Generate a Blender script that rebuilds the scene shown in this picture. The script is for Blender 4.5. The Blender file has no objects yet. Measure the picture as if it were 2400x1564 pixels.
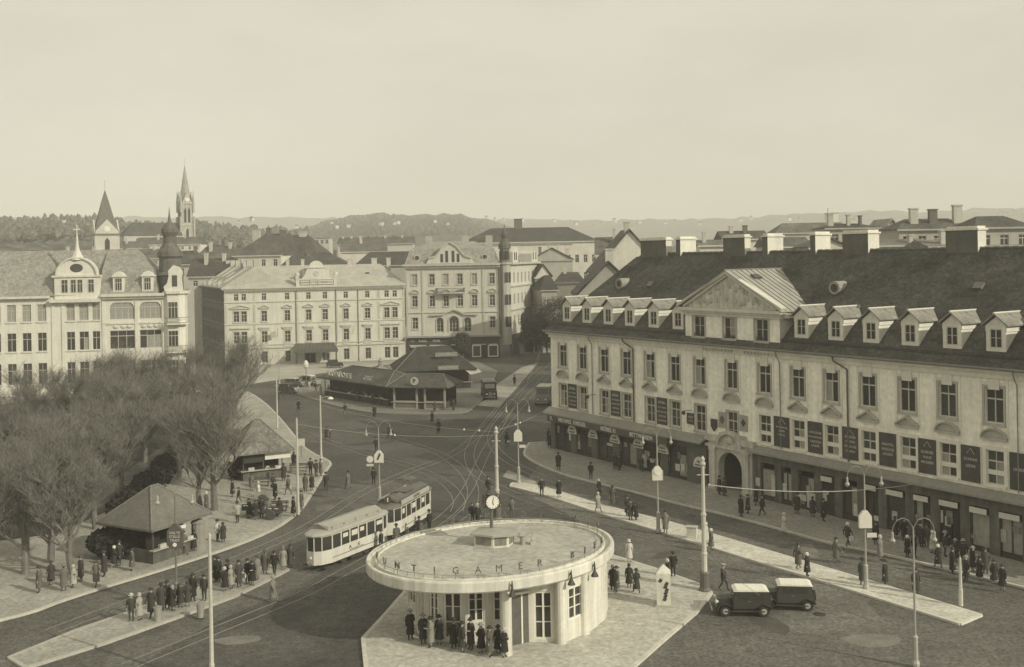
import bpy, bmesh, math, random
from mathutils import Vector, Matrix
R = math.radians
sc = bpy.context.scene
C = sc.collection
random.seed(7)
rnd = random.random
def U(a, b): return a + (b - a) * random.random()

# ------------------------------------------------------------------ camera
EYE, FOC, ROLL = 23.0, 2500.0, R(1.0)
cam = bpy.data.cameras.new('camera'); cam.lens = 37.5; cam.sensor_width = 36
cam.shift_y = -182 / 2400; cam.clip_start = .5; cam.clip_end = 9000
co = bpy.data.objects.new('camera', cam); C.objects.link(co); sc.camera = co
co.matrix_world = Matrix(((math.cos(ROLL), math.sin(ROLL), 0, 0), (0, 0, -1, 0), (-math.sin(ROLL), math.cos(ROLL), 0, EYE), (0, 0, 0, 1)))

# ------------------------------------------------------------------ light
SUN_EL = R(28.5); SUN_DIR = Vector((.83, -.56, 0)).normalized()      # towards the sun
w = bpy.data.worlds.new('World'); sc.world = w; w.use_nodes = True
nt = w.node_tree; nt.nodes.clear()
def N(nt, t, **k):
    n = nt.nodes.new(t)
    for a, b in k.items(): setattr(n, a, b)
    return n
def L(nt, a, b): nt.links.new(a, b)
sky = N(nt, 'ShaderNodeTexSky', sky_type='NISHITA', sun_disc=False, sun_elevation=SUN_EL,
        sun_rotation=math.atan2(SUN_DIR.x, SUN_DIR.y), altitude=300, air_density=1.3, dust_density=3.0, ozone_density=1.0)
bw = N(nt, 'ShaderNodeRGBToBW'); L(nt, sky.outputs[0], bw.inputs[0])
tc = N(nt, 'ShaderNodeTexCoord'); mp = N(nt, 'ShaderNodeMapping'); mp.inputs['Scale'].default_value = (1.0, 1.0, 3.0)
L(nt, tc.outputs['Generated'], mp.inputs[0])
no = N(nt, 'ShaderNodeTexNoise'); no.inputs['Scale'].default_value = 2.6; no.inputs['Detail'].default_value = 7; no.inputs['Roughness'].default_value = .55
L(nt, mp.outputs[0], no.inputs['Vector'])
mr = N(nt, 'ShaderNodeMapRange'); mr.inputs[1].default_value = .3; mr.inputs[2].default_value = .72; mr.inputs[3].default_value = .89; mr.inputs[4].default_value = 1.10
L(nt, no.outputs[0], mr.inputs[0])
# a thin high overcast evens the clear sky out towards its mean brightness
ev = N(nt, 'ShaderNodeMapRange'); ev.inputs[1].default_value = 0; ev.inputs[2].default_value = 14; ev.inputs[3].default_value = 5.6; ev.inputs[4].default_value = 10.2
L(nt, bw.outputs[0], ev.inputs[0])
mu = N(nt, 'ShaderNodeMath', operation='MULTIPLY'); L(nt, ev.outputs[0], mu.inputs[0]); L(nt, mr.outputs[0], mu.inputs[1])
cm = N(nt, 'ShaderNodeVectorMath', operation='SCALE'); cm.inputs[0].default_value = (1.0, .96, .81); L(nt, mu.outputs[0], cm.inputs['Scale'])
bg = N(nt, 'ShaderNodeBackground'); bg.inputs[1].default_value = .124; L(nt, cm.outputs[0], bg.inputs[0])
wo = N(nt, 'ShaderNodeOutputWorld'); L(nt, bg.outputs[0], wo.inputs[0])
sl = bpy.data.lights.new('sun', 'SUN'); sl.energy = 3.9; sl.angle = R(.6); sl.color = (1, .95, .80)
so = bpy.data.objects.new('sun', sl); C.objects.link(so)
sd = Vector((SUN_DIR.x * math.cos(SUN_EL), SUN_DIR.y * math.cos(SUN_EL), math.sin(SUN_EL)))
so.rotation_euler = sd.to_track_quat('Z', 'Y').to_euler()
vs = sc.view_settings; vs.view_transform = 'Standard'; vs.look = 'None'; vs.gamma = 1; vs.use_curve_mapping = False; vs.exposure = -.25
sc.cycles.max_bounces = 6; sc.cycles.diffuse_bounces = 3; sc.cycles.glossy_bounces = 2; sc.cycles.volume_bounces = 1
sc.cycles.use_denoising = True; sc.cycles.caustics_reflective = False; sc.cycles.caustics_refractive = False

# ------------------------------------------------------------------ placing
def lev(x, y):
    dx, dy = x - 1200, y - 600
    return dx * math.cos(ROLL) - dy * math.sin(ROLL), dx * math.sin(ROLL) + dy * math.cos(ROLL)
def G(x, y, z=0.0):                    # the point of height z seen along a survey ray
    a, b = lev(x, y); Y = (EYE - z) * FOC / b
    return Vector((a * Y / FOC, Y, z))
def AT(x, y, Y):
    a, b = lev(x, y)
    return Vector((a * Y / FOC, Y, EYE - b * Y / FOC))

# ------------------------------------------------------------------ materials (sepia print: one warm tone, many values)
_m = {}
def M(v, rough=.85, var=.16, scale=1.2, streak=0.0, fine=.12, metal=0, spec=.3, bump=0.0, course=0.0, name='tone', grain=0.0):
    key = (v, rough, var, scale, streak, fine, metal, spec, bump, course, grain)
    if key in _m: return _m[key]
    m = bpy.data.materials.new('%s_%03d' % (name, int(v * 1000))); m.use_nodes = True
    t = m.node_tree; p = t.nodes['Principled BSDF']
    p.inputs['Roughness'].default_value = rough; p.inputs['Metallic'].default_value = metal
    p.inputs['Specular IOR Level'].default_value = spec
    tc = N(t, 'ShaderNodeTexCoord')
    a = N(t, 'ShaderNodeTexNoise'); a.inputs['Scale'].default_value = scale; a.inputs['Detail'].default_value = 8; a.inputs['Roughness'].default_value = .62
    L(t, tc.outputs['Object'], a.inputs['Vector'])
    b = N(t, 'ShaderNodeTexNoise'); b.inputs['Scale'].default_value = scale * 11; b.inputs['Detail'].default_value = 3
    L(t, tc.outputs['Object'], b.inputs['Vector'])
    def rng(src, lo, hi, k):
        r = N(t, 'ShaderNodeMapRange'); r.inputs[1].default_value = lo; r.inputs[2].default_value = hi
        r.inputs[3].default_value = 1 - k; r.inputs[4].default_value = 1 + k * .8; L(t, src, r.inputs[0]); return r.outputs[0]
    def mul(x, y):
        q = N(t, 'ShaderNodeMath', operation='MULTIPLY'); L(t, x, q.inputs[0]); L(t, y, q.inputs[1]); return q.outputs[0]
    f = mul(rng(a.outputs[0], .28, .72, var), rng(b.outputs[0], .3, .7, fine))
    if grain:
        g = N(t, 'ShaderNodeTexNoise'); g.inputs['Scale'].default_value = 4.5; g.inputs['Detail'].default_value = 4; L(t, tc.outputs['Object'], g.inputs['Vector'])
        vp_ = N(t, 'ShaderNodeTexVoronoi'); vp_.inputs['Scale'].default_value = .11; L(t, tc.outputs['Object'], vp_.inputs['Vector'])
        sp_ = N(t, 'ShaderNodeSeparateColor'); L(t, vp_.outputs['Color'], sp_.inputs[0])
        f = mul(mul(f, rng(g.outputs[0], .3, .7, grain)), rng(sp_.outputs[0], 0, 1, grain * .35))
    if streak:
        mp = N(t, 'ShaderNodeMapping'); mp.inputs['Scale'].default_value = (2.2, 2.2, .16); L(t, tc.outputs['Object'], mp.inputs[0])
        s = N(t, 'ShaderNodeTexNoise'); s.inputs['Scale'].default_value = 1.0; s.inputs['Detail'].default_value = 5; L(t, mp.outputs[0], s.inputs['Vector'])
        f = mul(f, rng(s.outputs[0], .3, .66, streak))
    if course:
        wv = N(t, 'ShaderNodeTexWave', wave_type='BANDS', bands_direction='Z', wave_profile='SAW'); wv.inputs['Scale'].default_value = course
        wv.inputs['Distortion'].default_value = .6; wv.inputs['Detail'].default_value = 2; L(t, tc.outputs['Object'], wv.inputs['Vector'])
        f = mul(f, rng(wv.outputs['Fac'], 0, 1, .16))
        vo = N(t, 'ShaderNodeTexVoronoi'); vo.inputs['Scale'].default_value = 2.6; L(t, tc.outputs['Object'], vo.inputs['Vector'])
        sx = N(t, 'ShaderNodeSeparateColor'); L(t, vo.outputs['Color'], sx.inputs[0]); f = mul(f, rng(sx.outputs[0], 0, 1, .18))
    c = N(t, 'ShaderNodeVectorMath', operation='SCALE'); c.inputs[0].default_value = (v, v * .965, v * .83); L(t, f, c.inputs['Scale'])
    L(t, c.outputs[0], p.inputs['Base Color'])
    if bump:
        bp = N(t, 'ShaderNodeBump'); bp.inputs['Strength'].default_value = bump; bp.inputs['Distance'].default_value = .05
        L(t, b.outputs[0], bp.inputs['Height']); L(t, bp.outputs[0], p.inputs['Normal'])
    _m[key] = m
    return m
PLASTER = lambda v: M(v, .9, .12, .35, .07, .08, name='plaster')
ROOF = lambda v: M(v, .88, .42, .35, .12, .32, bump=.4, course=3.2, name='roof_tile')
METALROOF = lambda v: M(v, .55, .14, .5, .1, .06, spec=.4, name='sheet_metal')
PAVE = lambda v: M(v, .9, .18, .22, 0, .16, bump=.15, name='paving', grain=.22)
IRON = lambda v: M(v, .5, .15, 2, .1, .1, spec=.5, name='painted_iron')
CLOTH = lambda v: M(v, .95, .15, 5, 0, .15, name='cloth')
GLASS = M(.05, .08, .3, .6, 0, .1, spec=.6, name='window_glass')
GLASS2 = M(.07, .12, .4, .9, 0, .1, spec=.5, name='window_glass_pale')
CURTAIN = M(.34, .6, .25, 2, .2, .1, name='curtain')
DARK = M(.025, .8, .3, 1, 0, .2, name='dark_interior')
JOIN = M(.52, .6, .12, 3, 0, .1, name='painted_joinery')

# ------------------------------------------------------------------ mesh building
class MB:
    def __init__(s): s.v = []; s.f = []; s.m = []
    def add(s, vs, fs, mi=0):
        o = len(s.v); s.v += [tuple(v) for v in vs]
        s.f += [tuple(i + o for i in f) for f in fs]; s.m += [mi] * len(fs); return s
    def box(s, x0, x1, y0, y1, z0, z1, mi=0):
        return s.add([(x0,y0,z0),(x1,y0,z0),(x1,y1,z0),(x0,y1,z0),(x0,y0,z1),(x1,y0,z1),(x1,y1,z1),(x0,y1,z1)],
              [(0,3,2,1),(4,5,6,7),(0,1,5,4),(1,2,6,5),(2,3,7,6),(3,0,4,7)], mi)
    def poly(s, pts, mi=0): return s.add(pts, [tuple(range(len(pts)))], mi)
    def prism(s, p, z0, z1, mi=0):                      # p counter-clockwise in plan
        n = len(p)
        return s.add([(x, y, z0) for x, y in p] + [(x, y, z1) for x, y in p],
              [tuple(range(n - 1, -1, -1)), tuple(range(n, 2 * n))] + [(i, (i + 1) % n, n + (i + 1) % n, n + i) for i in range(n)], mi)
    def prismy(s, p, y0, y1, mi=0):                     # outline in x,z pushed from y0 to y1
        n = len(p)
        return s.add([(x, y0, z) for x, z in p] + [(x, y1, z) for x, z in p],
              [tuple(range(n)), tuple(range(2 * n - 1, n - 1, -1))] + [((i + 1) % n, i, n + i, n + (i + 1) % n) for i in range(n)], mi)
    def tube(s, pts, r, n=6, mi=0, cap=True):
        pts = [Vector(p) for p in pts]; rs = r if isinstance(r, (list, tuple)) else [r] * len(pts)
        vs = []; 
        for i, p in enumerate(pts):
            d = (pts[min(i + 1, len(pts) - 1)] - pts[max(i - 1, 0)]).normalized()
            a = d.cross(Vector((0, 0, 1)) if abs(d.z) < .9 else Vector((0, 1, 0))).normalized(); b = d.cross(a)
            for k in range(n):
                t = 2 * math.pi * k / n; vs.append(p + (a * math.cos(t) + b * math.sin(t)) * rs[i])
        fs = [(i * n + k, i * n + (k + 1) % n, (i + 1) * n + (k + 1) % n, (i + 1) * n + k) for i in range(len(pts) - 1) for k in range(n)]
        if cap: fs += [tuple(range(n - 1, -1, -1)), tuple(range((len(pts) - 1) * n, len(pts) * n))]
        return s.add(vs, fs, mi)
    def lathe(s, prof, n=12, cx=0, cy=0, mi=0, ry=1.0, a0=0.0):
        vs = [(cx + r * math.cos(a0 + 2 * math.pi * k / n), cy + ry * r * math.sin(a0 + 2 * math.pi * k / n), z) for r, z in prof for k in range(n)]
        fs = [(i * n + k, i * n + (k + 1) % n, (i + 1) * n + (k + 1) % n, (i + 1) * n + k) for i in range(len(prof) - 1) for k in range(n)]
        if prof[0][0] > 1e-4: fs.append(tuple(range(n - 1, -1, -1)))
        if prof[-1][0] > 1e-4: fs.append(tuple(range((len(prof) - 1) * n, len(prof) * n)))
        return s.add(vs, fs, mi)
    def hip(s, x0, x1, y0, y1, z0, z1, e0, e1, mi=0, over=0.0):  # hipped roof, ridge along x
        x0 -= over; x1 += over; y0 -= over; y1 += over; ym = (y0 + y1) / 2
        return s.add([(x0,y0,z0),(x1,y0,z0),(x1,y1,z0),(x0,y1,z0),(x0+e0,ym,z1),(x1-e1,ym,z1)],
              [(0,1,5,4),(2,3,4,5),(3,0,4),(1,2,5),(3,2,1,0)], mi)
    def mesh(s, name, mats, smooth=False):
        me = bpy.data.meshes.new(name); me.from_pydata(s.v, [], s.f)
        for m in (mats if isinstance(mats, (list, tuple)) else [mats]): me.materials.append(m)
        me.polygons.foreach_set('material_index', s.m)
        if smooth: me.polygons.foreach_set('use_smooth', [True] * len(me.polygons))
        me.update(); return me
    def build(s, name, mats, parent=None, loc=None, rz=None, smooth=False):
        return link(name, s.mesh(name, mats, smooth), parent, loc, rz)
def link(name, me, parent=None, loc=None, rz=None):
    o = bpy.data.objects.new(name, me); C.objects.link(o)
    if parent: o.parent = parent
    if loc is not None: o.location = loc
    if rz is not None: o.rotation_euler = (0, 0, rz)
    return o
def tag(o, label=None, cat=None, group=None, kind=None):
    if label: o['label'] = label
    if cat: o['category'] = cat
    if group: o['group'] = group
    if kind: o['kind'] = kind
    return o
def thing(name, label, cat, loc=(0, 0, 0), rz=0, group=None):
    o = bpy.data.objects.new(name, None); C.objects.link(o); o.empty_display_size = .3
    o.location = loc; o.rotation_euler = (0, 0, rz)
    return tag(o, label, cat, group)
def copy_tree(o, parent=None):
    c = o.copy(); C.objects.link(c)
    if parent: c.parent = parent
    for ch in list(o.children): copy_tree(ch, c)
    return c
_cache = {}
def cached(key, fn):
    if key not in _cache: _cache[key] = fn()
    return _cache[key]
def text_mesh(s, size, mat, ext=.02, bold=0.0):
    def mk():
        c = bpy.data.curves.new('text', 'FONT'); c.body = s; c.size = size; c.extrude = ext; c.offset = bold * size
        c.align_x = 'CENTER'; c.align_y = 'CENTER'; c.resolution_u = 2
        o = bpy.data.objects.new('text', c); C.objects.link(o)
        dg = bpy.context.evaluated_depsgraph_get()
        me = bpy.data.meshes.new_from_object(o.evaluated_get(dg))
        bpy.data.objects.remove(o)
        me.transform(Matrix.Rotation(R(90), 4, 'X')); me.materials.clear(); me.materials.append(mat); return me
    return cached(('text', s, size, mat.name, ext, bold), mk)
def facade(parent, x0, x1, z0, z1, holes, mat, y=0.0, depth=.28, name='wall', loc=None, rz=None):
    xs = sorted({x0, x1} | {round(h[i], 4) for h in holes for i in (0, 1)}); zs = sorted({z0, z1} | {round(h[i], 4) for h in holes for i in (2, 3)})
    b = MB()
    for i in range(len(xs) - 1):
        run = None
        for j in range(len(zs) - 1):
            cx, cz = (xs[i] + xs[i+1]) / 2, (zs[j] + zs[j+1]) / 2
            if any(h[0] < cx < h[1] and h[2] < cz < h[3] for h in holes): continue
            b.poly([(xs[i],y,zs[j]),(xs[i+1],y,zs[j]),(xs[i+1],y,zs[j+1]),(xs[i],y,zs[j+1])])
    for a, c, d, e in holes:
        b.poly([(a,y,d),(a,y,e),(a,y+depth,e),(a,y+depth,d)]); b.poly([(c,y,d),(c,y+depth,d),(c,y+depth,e),(c,y,e)])
        b.poly([(a,y,e),(c,y,e),(c,y+depth,e),(a,y+depth,e)]); b.poly([(a,y,d),(a,y+depth,d),(c,y+depth,d),(c,y,d)])
    return b.build(name, mat, parent, loc, rz)
def frame_mesh(w, h, tr, nm, fw, mat, bars=0):
    def mk():
        b = MB(); b.box(-w/2, -w/2+fw, -.05, .05, 0, h); b.box(w/2-fw, w/2, -.05, .05, 0, h)
        b.box(-w/2+fw, w/2-fw, -.05, .05, 0, fw); b.box(-w/2+fw, w/2-fw, -.05, .05, h-fw, h)
        if tr: b.box(-w/2+fw, w/2-fw, -.06, .04, h*tr-fw*.6, h*tr+fw*.6)
        for k in range(1, nm):
            x = -w/2 + w*k/nm; b.box(x-fw*.5, x+fw*.5, -.055, .045, fw, h*tr-fw*.6 if tr else h-fw)
            if tr: b.box(x-fw*.3, x+fw*.3, -.055, .045, h*tr+fw*.6, h-fw)
        for k in range(1, bars + 1):
            z = fw + (h * (tr or 1) - fw) * k / (bars + 1); b.box(-w/2+fw, w/2-fw, -.045, .03, z-.02, z+.02)
        return b.mesh('window', mat)
    return cached(('frame', w, h, tr, nm, fw, mat.name, bars), mk)
def pane_mesh(w, h, mat): return cached(('pane', round(w, 3), round(h, 3), mat.name), lambda: MB().box(-w/2, w/2, -.01, .01, 0, h).mesh('pane', mat))
def window(parent, x, z0, w, h, y=.2, tr=.68, nm=2, fw=.09, split=True, jm=None, sill=True, ped=None, surround=0.0, trim=None, bars=0, glass=None, wy=0.0):
    """joinery with its panes, sill, surround and pediment; stands in a hole of the wall at depth y"""
    jm = jm or JOIN; o = link('window', frame_mesh(w, h, tr, nm, fw, jm, bars), parent, (x, y, z0))
    g = glass or random.choice((GLASS, GLASS, GLASS, GLASS2))
    if split:
        zt = h * (tr or 1)
        for k in range(nm):
            pw = w / nm; xx = -w/2 + pw * (k + .5)
            g2 = CURTAIN if rnd() < .2 else g
            link('pane', pane_mesh(pw - .04, zt - .04, g2), o, (xx, .02, .02))
            if tr: link('pane', pane_mesh(pw - .04, h - zt - .04, g), o, (xx, .02, zt + .02))
    else: link('pane', pane_mesh(w - .04, h - .04, g), o, (0, .02, .02))
    if trim:
        if sill: link('sill', cached(('sill', w, trim.name), lambda: MB().box(-w/2-.18, w/2+.18, -.16, .06, -.2, -.003).mesh('sill', trim)), o, (0, wy - y, 0))
        s = surround
        if s: link('surround', cached(('sur', w, h, s, trim.name), lambda: MB().box(-w/2-s, -w/2-.003, -.07, .02, 0, h).box(w/2+.003, w/2+s, -.07, .02, 0, h).box(-w/2-s, w/2+s, -.07, .02, h+.003, h+s).mesh('surround', trim)), o, (0, wy - y, 0))
        if ped: pediment(o, w + .5, ped, trim, (0, wy - y, h + (s or .1) + .25))
    return o
def pediment(parent, w, kind, mat, loc, hgt=None, name='pediment'):
    hh = hgt or w * .36
    def mk():
        b = MB(); b.box(-w/2-.1, w/2+.1, -.28, .02, 0, .16)
        if kind == 'tri':
            b.prismy([(-w/2, .165), (w/2, .165), (0, .165+hh*.8)], -.1, .02)
            for sx in (-1, 1):
                b.add([(sx*(w/2+.12),-.3,.165),(sx*(w/2+.12),.02,.165),(0,.02,.165+hh),(0,-.3,.165+hh),(sx*(w/2+.12),-.3,.34),(sx*(w/2+.12),.02,.34),(0,.02,.34+hh),(0,-.3,.34+hh)],
                      [(0,3,7,4),(1,5,6,2),(4,7,6,5),(0,1,2,3),(0,4,5,1)] if sx < 0 else [(0,4,7,3),(1,2,6,5),(4,5,6,7),(0,3,2,1),(0,1,5,4)])
        elif kind == 'seg':
            n = 8; P = [(-w/2 * math.cos(math.pi*k/n), .165 + hh * math.sin(math.pi*k/n)) for k in range(n+1)]
            b.prismy(list(reversed(P)), -.1, .02)
            for k in range(n):
                (xa, za), (xb, zb) = P[k], P[k+1]; q = 1.13
                b.prismy([(xa*q, .165+(za-.165)*q+.03), (xa, za), (xb, zb), (xb*q, .165+(zb-.165)*q+.03)], -.3, .02)
        return b.mesh(name, mat)
    return link(name, cached(('ped', w, kind, mat.name, hh), mk), parent, loc)
# ------------------------------------------------------------------ ground, pavements, tracks, hills
ROAD = M(.088, .8, .36, .12, 0, .26, bump=.1, name='road', grain=.4)
road = tag(MB().poly([(-2600, -60, 0), (2600, -60, 0), (2600, 3300, 0), (-2600, 3300, 0)]).build('road', ROAD), kind='structure')
def slab(name, pts, v, h=.13, kerb=.34):
    """paved area with a kerb of dressed stone along its edge"""
    n = len(pts); c = Vector((sum(p[0] for p in pts) / n, sum(p[1] for p in pts) / n))
    b = MB(); b.prism(pts, .004, h, 0)
    o = b.build(name, PAVE(v)); tag(o, kind='structure')
    k = MB()
    for i in range(n):
        p, q = Vector(pts[i]), Vector(pts[(i + 1) % n]); d = (q - p)
        if d.length < .05: continue
        m = Vector((d.y, -d.x)).normalized()
        a1, a2 = p + m * .10, q + m * .10; b1, b2 = p - m * .16, q - m * .16
        k.prism([tuple(a1), tuple(a2), tuple(b2), tuple(b1)], .003, h + .012 + .0007 * (i % 2))
    k.build('kerb', M(kerb, .9, .15, 1.2, 0, .2, name='kerb_stone'), o)
    return o
def ccw(p):
    a = sum(p[i][0] * p[(i+1) % len(p)][1] - p[(i+1) % len(p)][0] * p[i][1] for i in range(len(p)))
    return p if a > 0 else p[::-1]
def gl(l): return ccw([tuple(G(x, y)[:2]) for x, y in l])
def smooth_line(l, k=4):
    out = []
    for i in range(len(l) - 1):
        p0, p1, p2, p3 = l[max(i-1, 0)], l[i], l[i+1], l[min(i+2, len(l)-1)]
        for j in range(k):
            t = j / k
            out.append(tuple(.5 * (2*p1[d] + (p2[d]-p0[d])*t + (2*p0[d]-5*p1[d]+4*p2[d]-p3[d])*t*t + (3*p1[d]-p0[d]-3*p2[d]+p3[d])*t**3) for d in (0, 1)))
    return out + [tuple(l[-1])]
# plaza with the trees
edge = smooth_line([(-140, 1490), (60, 1442), (138, 1414), (246, 1379), (372, 1341), (548, 1283), (640, 1244), (682, 1217), (703, 1198), (718, 1180), (763, 1108), (773, 1084), (718, 1054), (653, 978), (610, 938), (560, 915), (430, 905)], 3)
slab('plaza_pavement', gl(edge + [(300, 912), (100, 925), (-120, 950)]), .36, kerb=.5)
lawn = tag(MB().prism(gl([(-150, 1290), (130, 1255), (300, 1180), (390, 1090), (520, 985), (560, 940), (450, 918), (300, 925), (100, 938), (-120, 965)]), .138, .16).build('lawn', M(.055, .95, .4, .5, 0, .4, bump=.5, name='winter_grass')), kind='structure')
path = tag(MB().prism(gl([(118, 1262), (250, 1200), (300, 1210), (480, 1010), (455, 1000), (330, 1085), (180, 1180)]), .165, .17).build('path', M(.12, .9, .2, .4, 0, .2, name='gravel_path')), kind='structure')
# tram platform in front of the plaza
slab('tram_platform', gl([(676, 1338), (640, 1357), (548, 1402), (412, 1452), (250, 1510), (60, 1570), (20, 1545), (180, 1480), (296, 1440), (422, 1396), (520, 1363), (599, 1335), (650, 1328)]), .34, kerb=.42)
# pavement along the arcade house
edge = smooth_line([(1240, 1040), (1228, 1062), (1236, 1075), (1270, 1094), (1343, 1121), (1480, 1154), (1600, 1186), (1720, 1214), (1841, 1247), (1952, 1277), (2060, 1299), (2191, 1330), (2420, 1385)], 3)
slab('arcade_pavement', ccw([tuple(G(x, y)[:2]) for x, y in edge] + [(48, 66), (16, 118), (11, 131), (5, 131)]), .30, kerb=.52)
# long traffic island
slab('traffic_island', gl(smooth_line([(1196, 1142), (1285, 1165), (1400, 1203), (1520, 1240), (1645, 1279), (1800, 1327), (1985, 1383), (2250, 1466)], 2) + smooth_line([(2300, 1445), (2028, 1362), (1860, 1312), (1700, 1264), (1560, 1224), (1402, 1184), (1285, 1147), (1215, 1134), (1199, 1136)], 2)), .58, kerb=.62)
# platform round the pavilion
slab('pavilion_platform', gl([(1430, 1303), (1533, 1335), (1640, 1373), (1668, 1392), (1640, 1432), (1560, 1500), (1470, 1580), (860, 1600), (850, 1500), (905, 1440), (1000, 1330), (1200, 1290)]), .48, kerb=.56)
# market island in the middle of the square, forecourt of the hotel
slab('market_pavement', gl(smooth_line([(640, 905), (690, 922), (770, 948), (841, 964), (894, 970), (985, 972), (1075, 970), (1103, 962), (1131, 936), (1150, 905), (1165, 872)], 3) + [(1120, 850), (1000, 846), (850, 868), (720, 888)]), .20, kerb=.24)
slab('hotel_pavement', ccw([(-62.6, 231.6), (-60, 227), (-23, 235.5), (-24.4, 240.4)]), .34)
tag(MB().prism(gl([(560, 905), (720, 880), (860, 862), (960, 848), (945, 846), (700, 852), (528, 864), (470, 880)]), .004, .02).build('forecourt', PAVE(.40)), kind='structure')
tag(MB().prism(gl([(1108, 950), (1140, 938), (1166, 900), (1222, 862), (1262, 850), (1215, 905), (1170, 955)]), .004, .014).build('road', M(.34, .9, .35, .35, 0, .25, bump=.2, name='sun_painted_road')), kind='structure')  # sunlit ground between the shadows, put into a paler road colour
tag(MB().prism(gl([(1178, 1118), (1262, 1142), (1255, 1128), (1190, 1102)]), .004, .012).build('road', M(.30, .9, .3, .4, 0, .2, name='sun_painted_road')), kind='structure')  # streak of sunlight painted on as a pale strip of road

SETT = M(.145, .85, .3, .14, 0, .22, bump=.15, name='road_setts', grain=.45)
tag(MB().prism(gl([(1215, 1150), (1262, 1092), (1360, 1128), (1480, 1158), (1720, 1219), (2060, 1304), (2420, 1392), (2420, 1600), (1400, 1600), (1500, 1400), (1440, 1290), (1330, 1205)]), .0005, .003).build('road', SETT), kind='structure')
tag(MB().prism(gl([(-160, 1500), (60, 1446), (260, 1380), (560, 1286), (690, 1222), (730, 1160), (880, 1120), (1010, 1150), (980, 1215), (860, 1290), (700, 1372), (480, 1470), (250, 1600), (-160, 1600)]), .0005, .0032).build('road', M(.12, .85, .3, .14, 0, .22, bump=.15, name='road_setts', grain=.45)), kind='structure')
RAIL = M(.20, .42, .15, .8, 0, .1, spec=.6, name='rail_steel')
BED = M(.19, .85, .25, .2, 0, .2, name='track_setts')
def track(pix, gauge=1.1, bed=False):
    P = [Vector((*G(x, y)[:2], 0)) for x, y in smooth_line(pix, 8)]
    b = MB()
    def ribbon(off, wd, z0, z1, mi):
        A = []
        for i, p in enumerate(P):
            d = (P[min(i+1, len(P)-1)] - P[max(i-1, 0)]).normalized(); m = Vector((d.y, -d.x, 0))
            A.append((p + m * (off - wd/2), p + m * (off + wd/2)))
        for i in range(len(P) - 1):
            (a, c), (d, e) = A[i], A[i+1]
            b.add([(a.x,a.y,z1),(c.x,c.y,z1),(e.x,e.y,z1),(d.x,d.y,z1),(a.x,a.y,z0),(c.x,c.y,z0),(e.x,e.y,z0),(d.x,d.y,z0)], [(0,1,2,3),(0,3,7,4),(1,5,6,2)], mi)
    if bed: ribbon(0, gauge + 1.3, .001, .006 + .0006 * (hash(str(pix)) % 7), 1)
    for s in (-1, 1): ribbon(s * gauge / 2, .07, .001, .022 + .0006 * len(pix), 0)
    return tag(b.build('tram_track', [RAIL, BED]), kind='structure')
track([(300, 1562), (500, 1480), (700, 1398), (800, 1345), (905, 1288), (1000, 1240), (1060, 1195), (1100, 1140), (1150, 1040), (1230, 940), (1300, 860)])
track([(120, 1480), (330, 1400), (560, 1308), (720, 1235), (850, 1155), (960, 1105), (1060, 1065), (1140, 1000), (1200, 930), (1282, 852)])
track([(2000, 1448), (1850, 1390), (1700, 1332), (1500, 1265), (1350, 1210), (1220, 1165), (1130, 1120), (1100, 1072), (1120, 1020), (1180, 945)])
track([(2300, 1400), (2060, 1335), (1880, 1285), (1700, 1238), (1500, 1185), (1350, 1143), (1250, 1110), (1185, 1075), (1155, 1040), (1160, 1003), (1200, 950)])
track([(820, 1000), (930, 1030), (1030, 1064), (1085, 1105), (1108, 1145), (1100, 1190), (1060, 1225)])
track([(700, 1010), (850, 1062), (960, 1092), (1040, 1130), (1075, 1170), (1070, 1200)])

pr0 = random.Random(77)
for k, (x, y, sx, sy, v) in enumerate(((900, 1200, 2.2, 1.1, .06), (760, 1190, 1.4, .9, .15), (1010, 1015, 2.6, 1.4, .12), (1080, 985, 1.6, 1.0, .06), (860, 1040, 3, 1.2, .06), (960, 1120, 1.2, .8, .16), (1240, 1190, 2.0, .9, .09), (1420, 1240, 2.4, .8, .10), (1560, 1300, 1.6, .8, .09), (1700, 1225, 2.6, .7, .10), (1900, 1290, 2.4, .6, .2), (1800, 1460, 2.4, 1.0, .09), (2050, 1500, 2.0, 1.2, .2), (2200, 1440, 1.6, .9, .09), (700, 1440, 2.0, .9, .07), (560, 1500, 1.8, .8, .19), (330, 1400, 1.8, .6, .07), (1000, 960, 3, 1, .07))):
    p = G(x, y); n = 9; P = [(sx*math.cos(2*math.pi*i/n)*pr0.uniform(.7, 1.15), sy*math.sin(2*math.pi*i/n)*pr0.uniform(.7, 1.15)) for i in range(n)]
    tag(MB().prism(P, .0035, .0044 + .0001*(k % 3)).build('road_patch', M(v, .85, .3, .8, 0, .3, name='road_repair'), None, (p.x, p.y, 0), pr0.uniform(0, 3)), kind='structure')
for x, y in ((840, 1170), (1050, 1045), (1290, 1225), (1620, 1210), (1500, 1190), (700, 1400), (1920, 1440), (430, 1380)):
    tag(MB().lathe([(.42, .004), (.42, .0065)], 14).build('manhole_cover', M(.05, .6, .2, 4), None, G(x, y)), kind='structure')
HILLF = lambda v: M(v, 1, .40, .012, 0, .4, name='wooded_hill')
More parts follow.
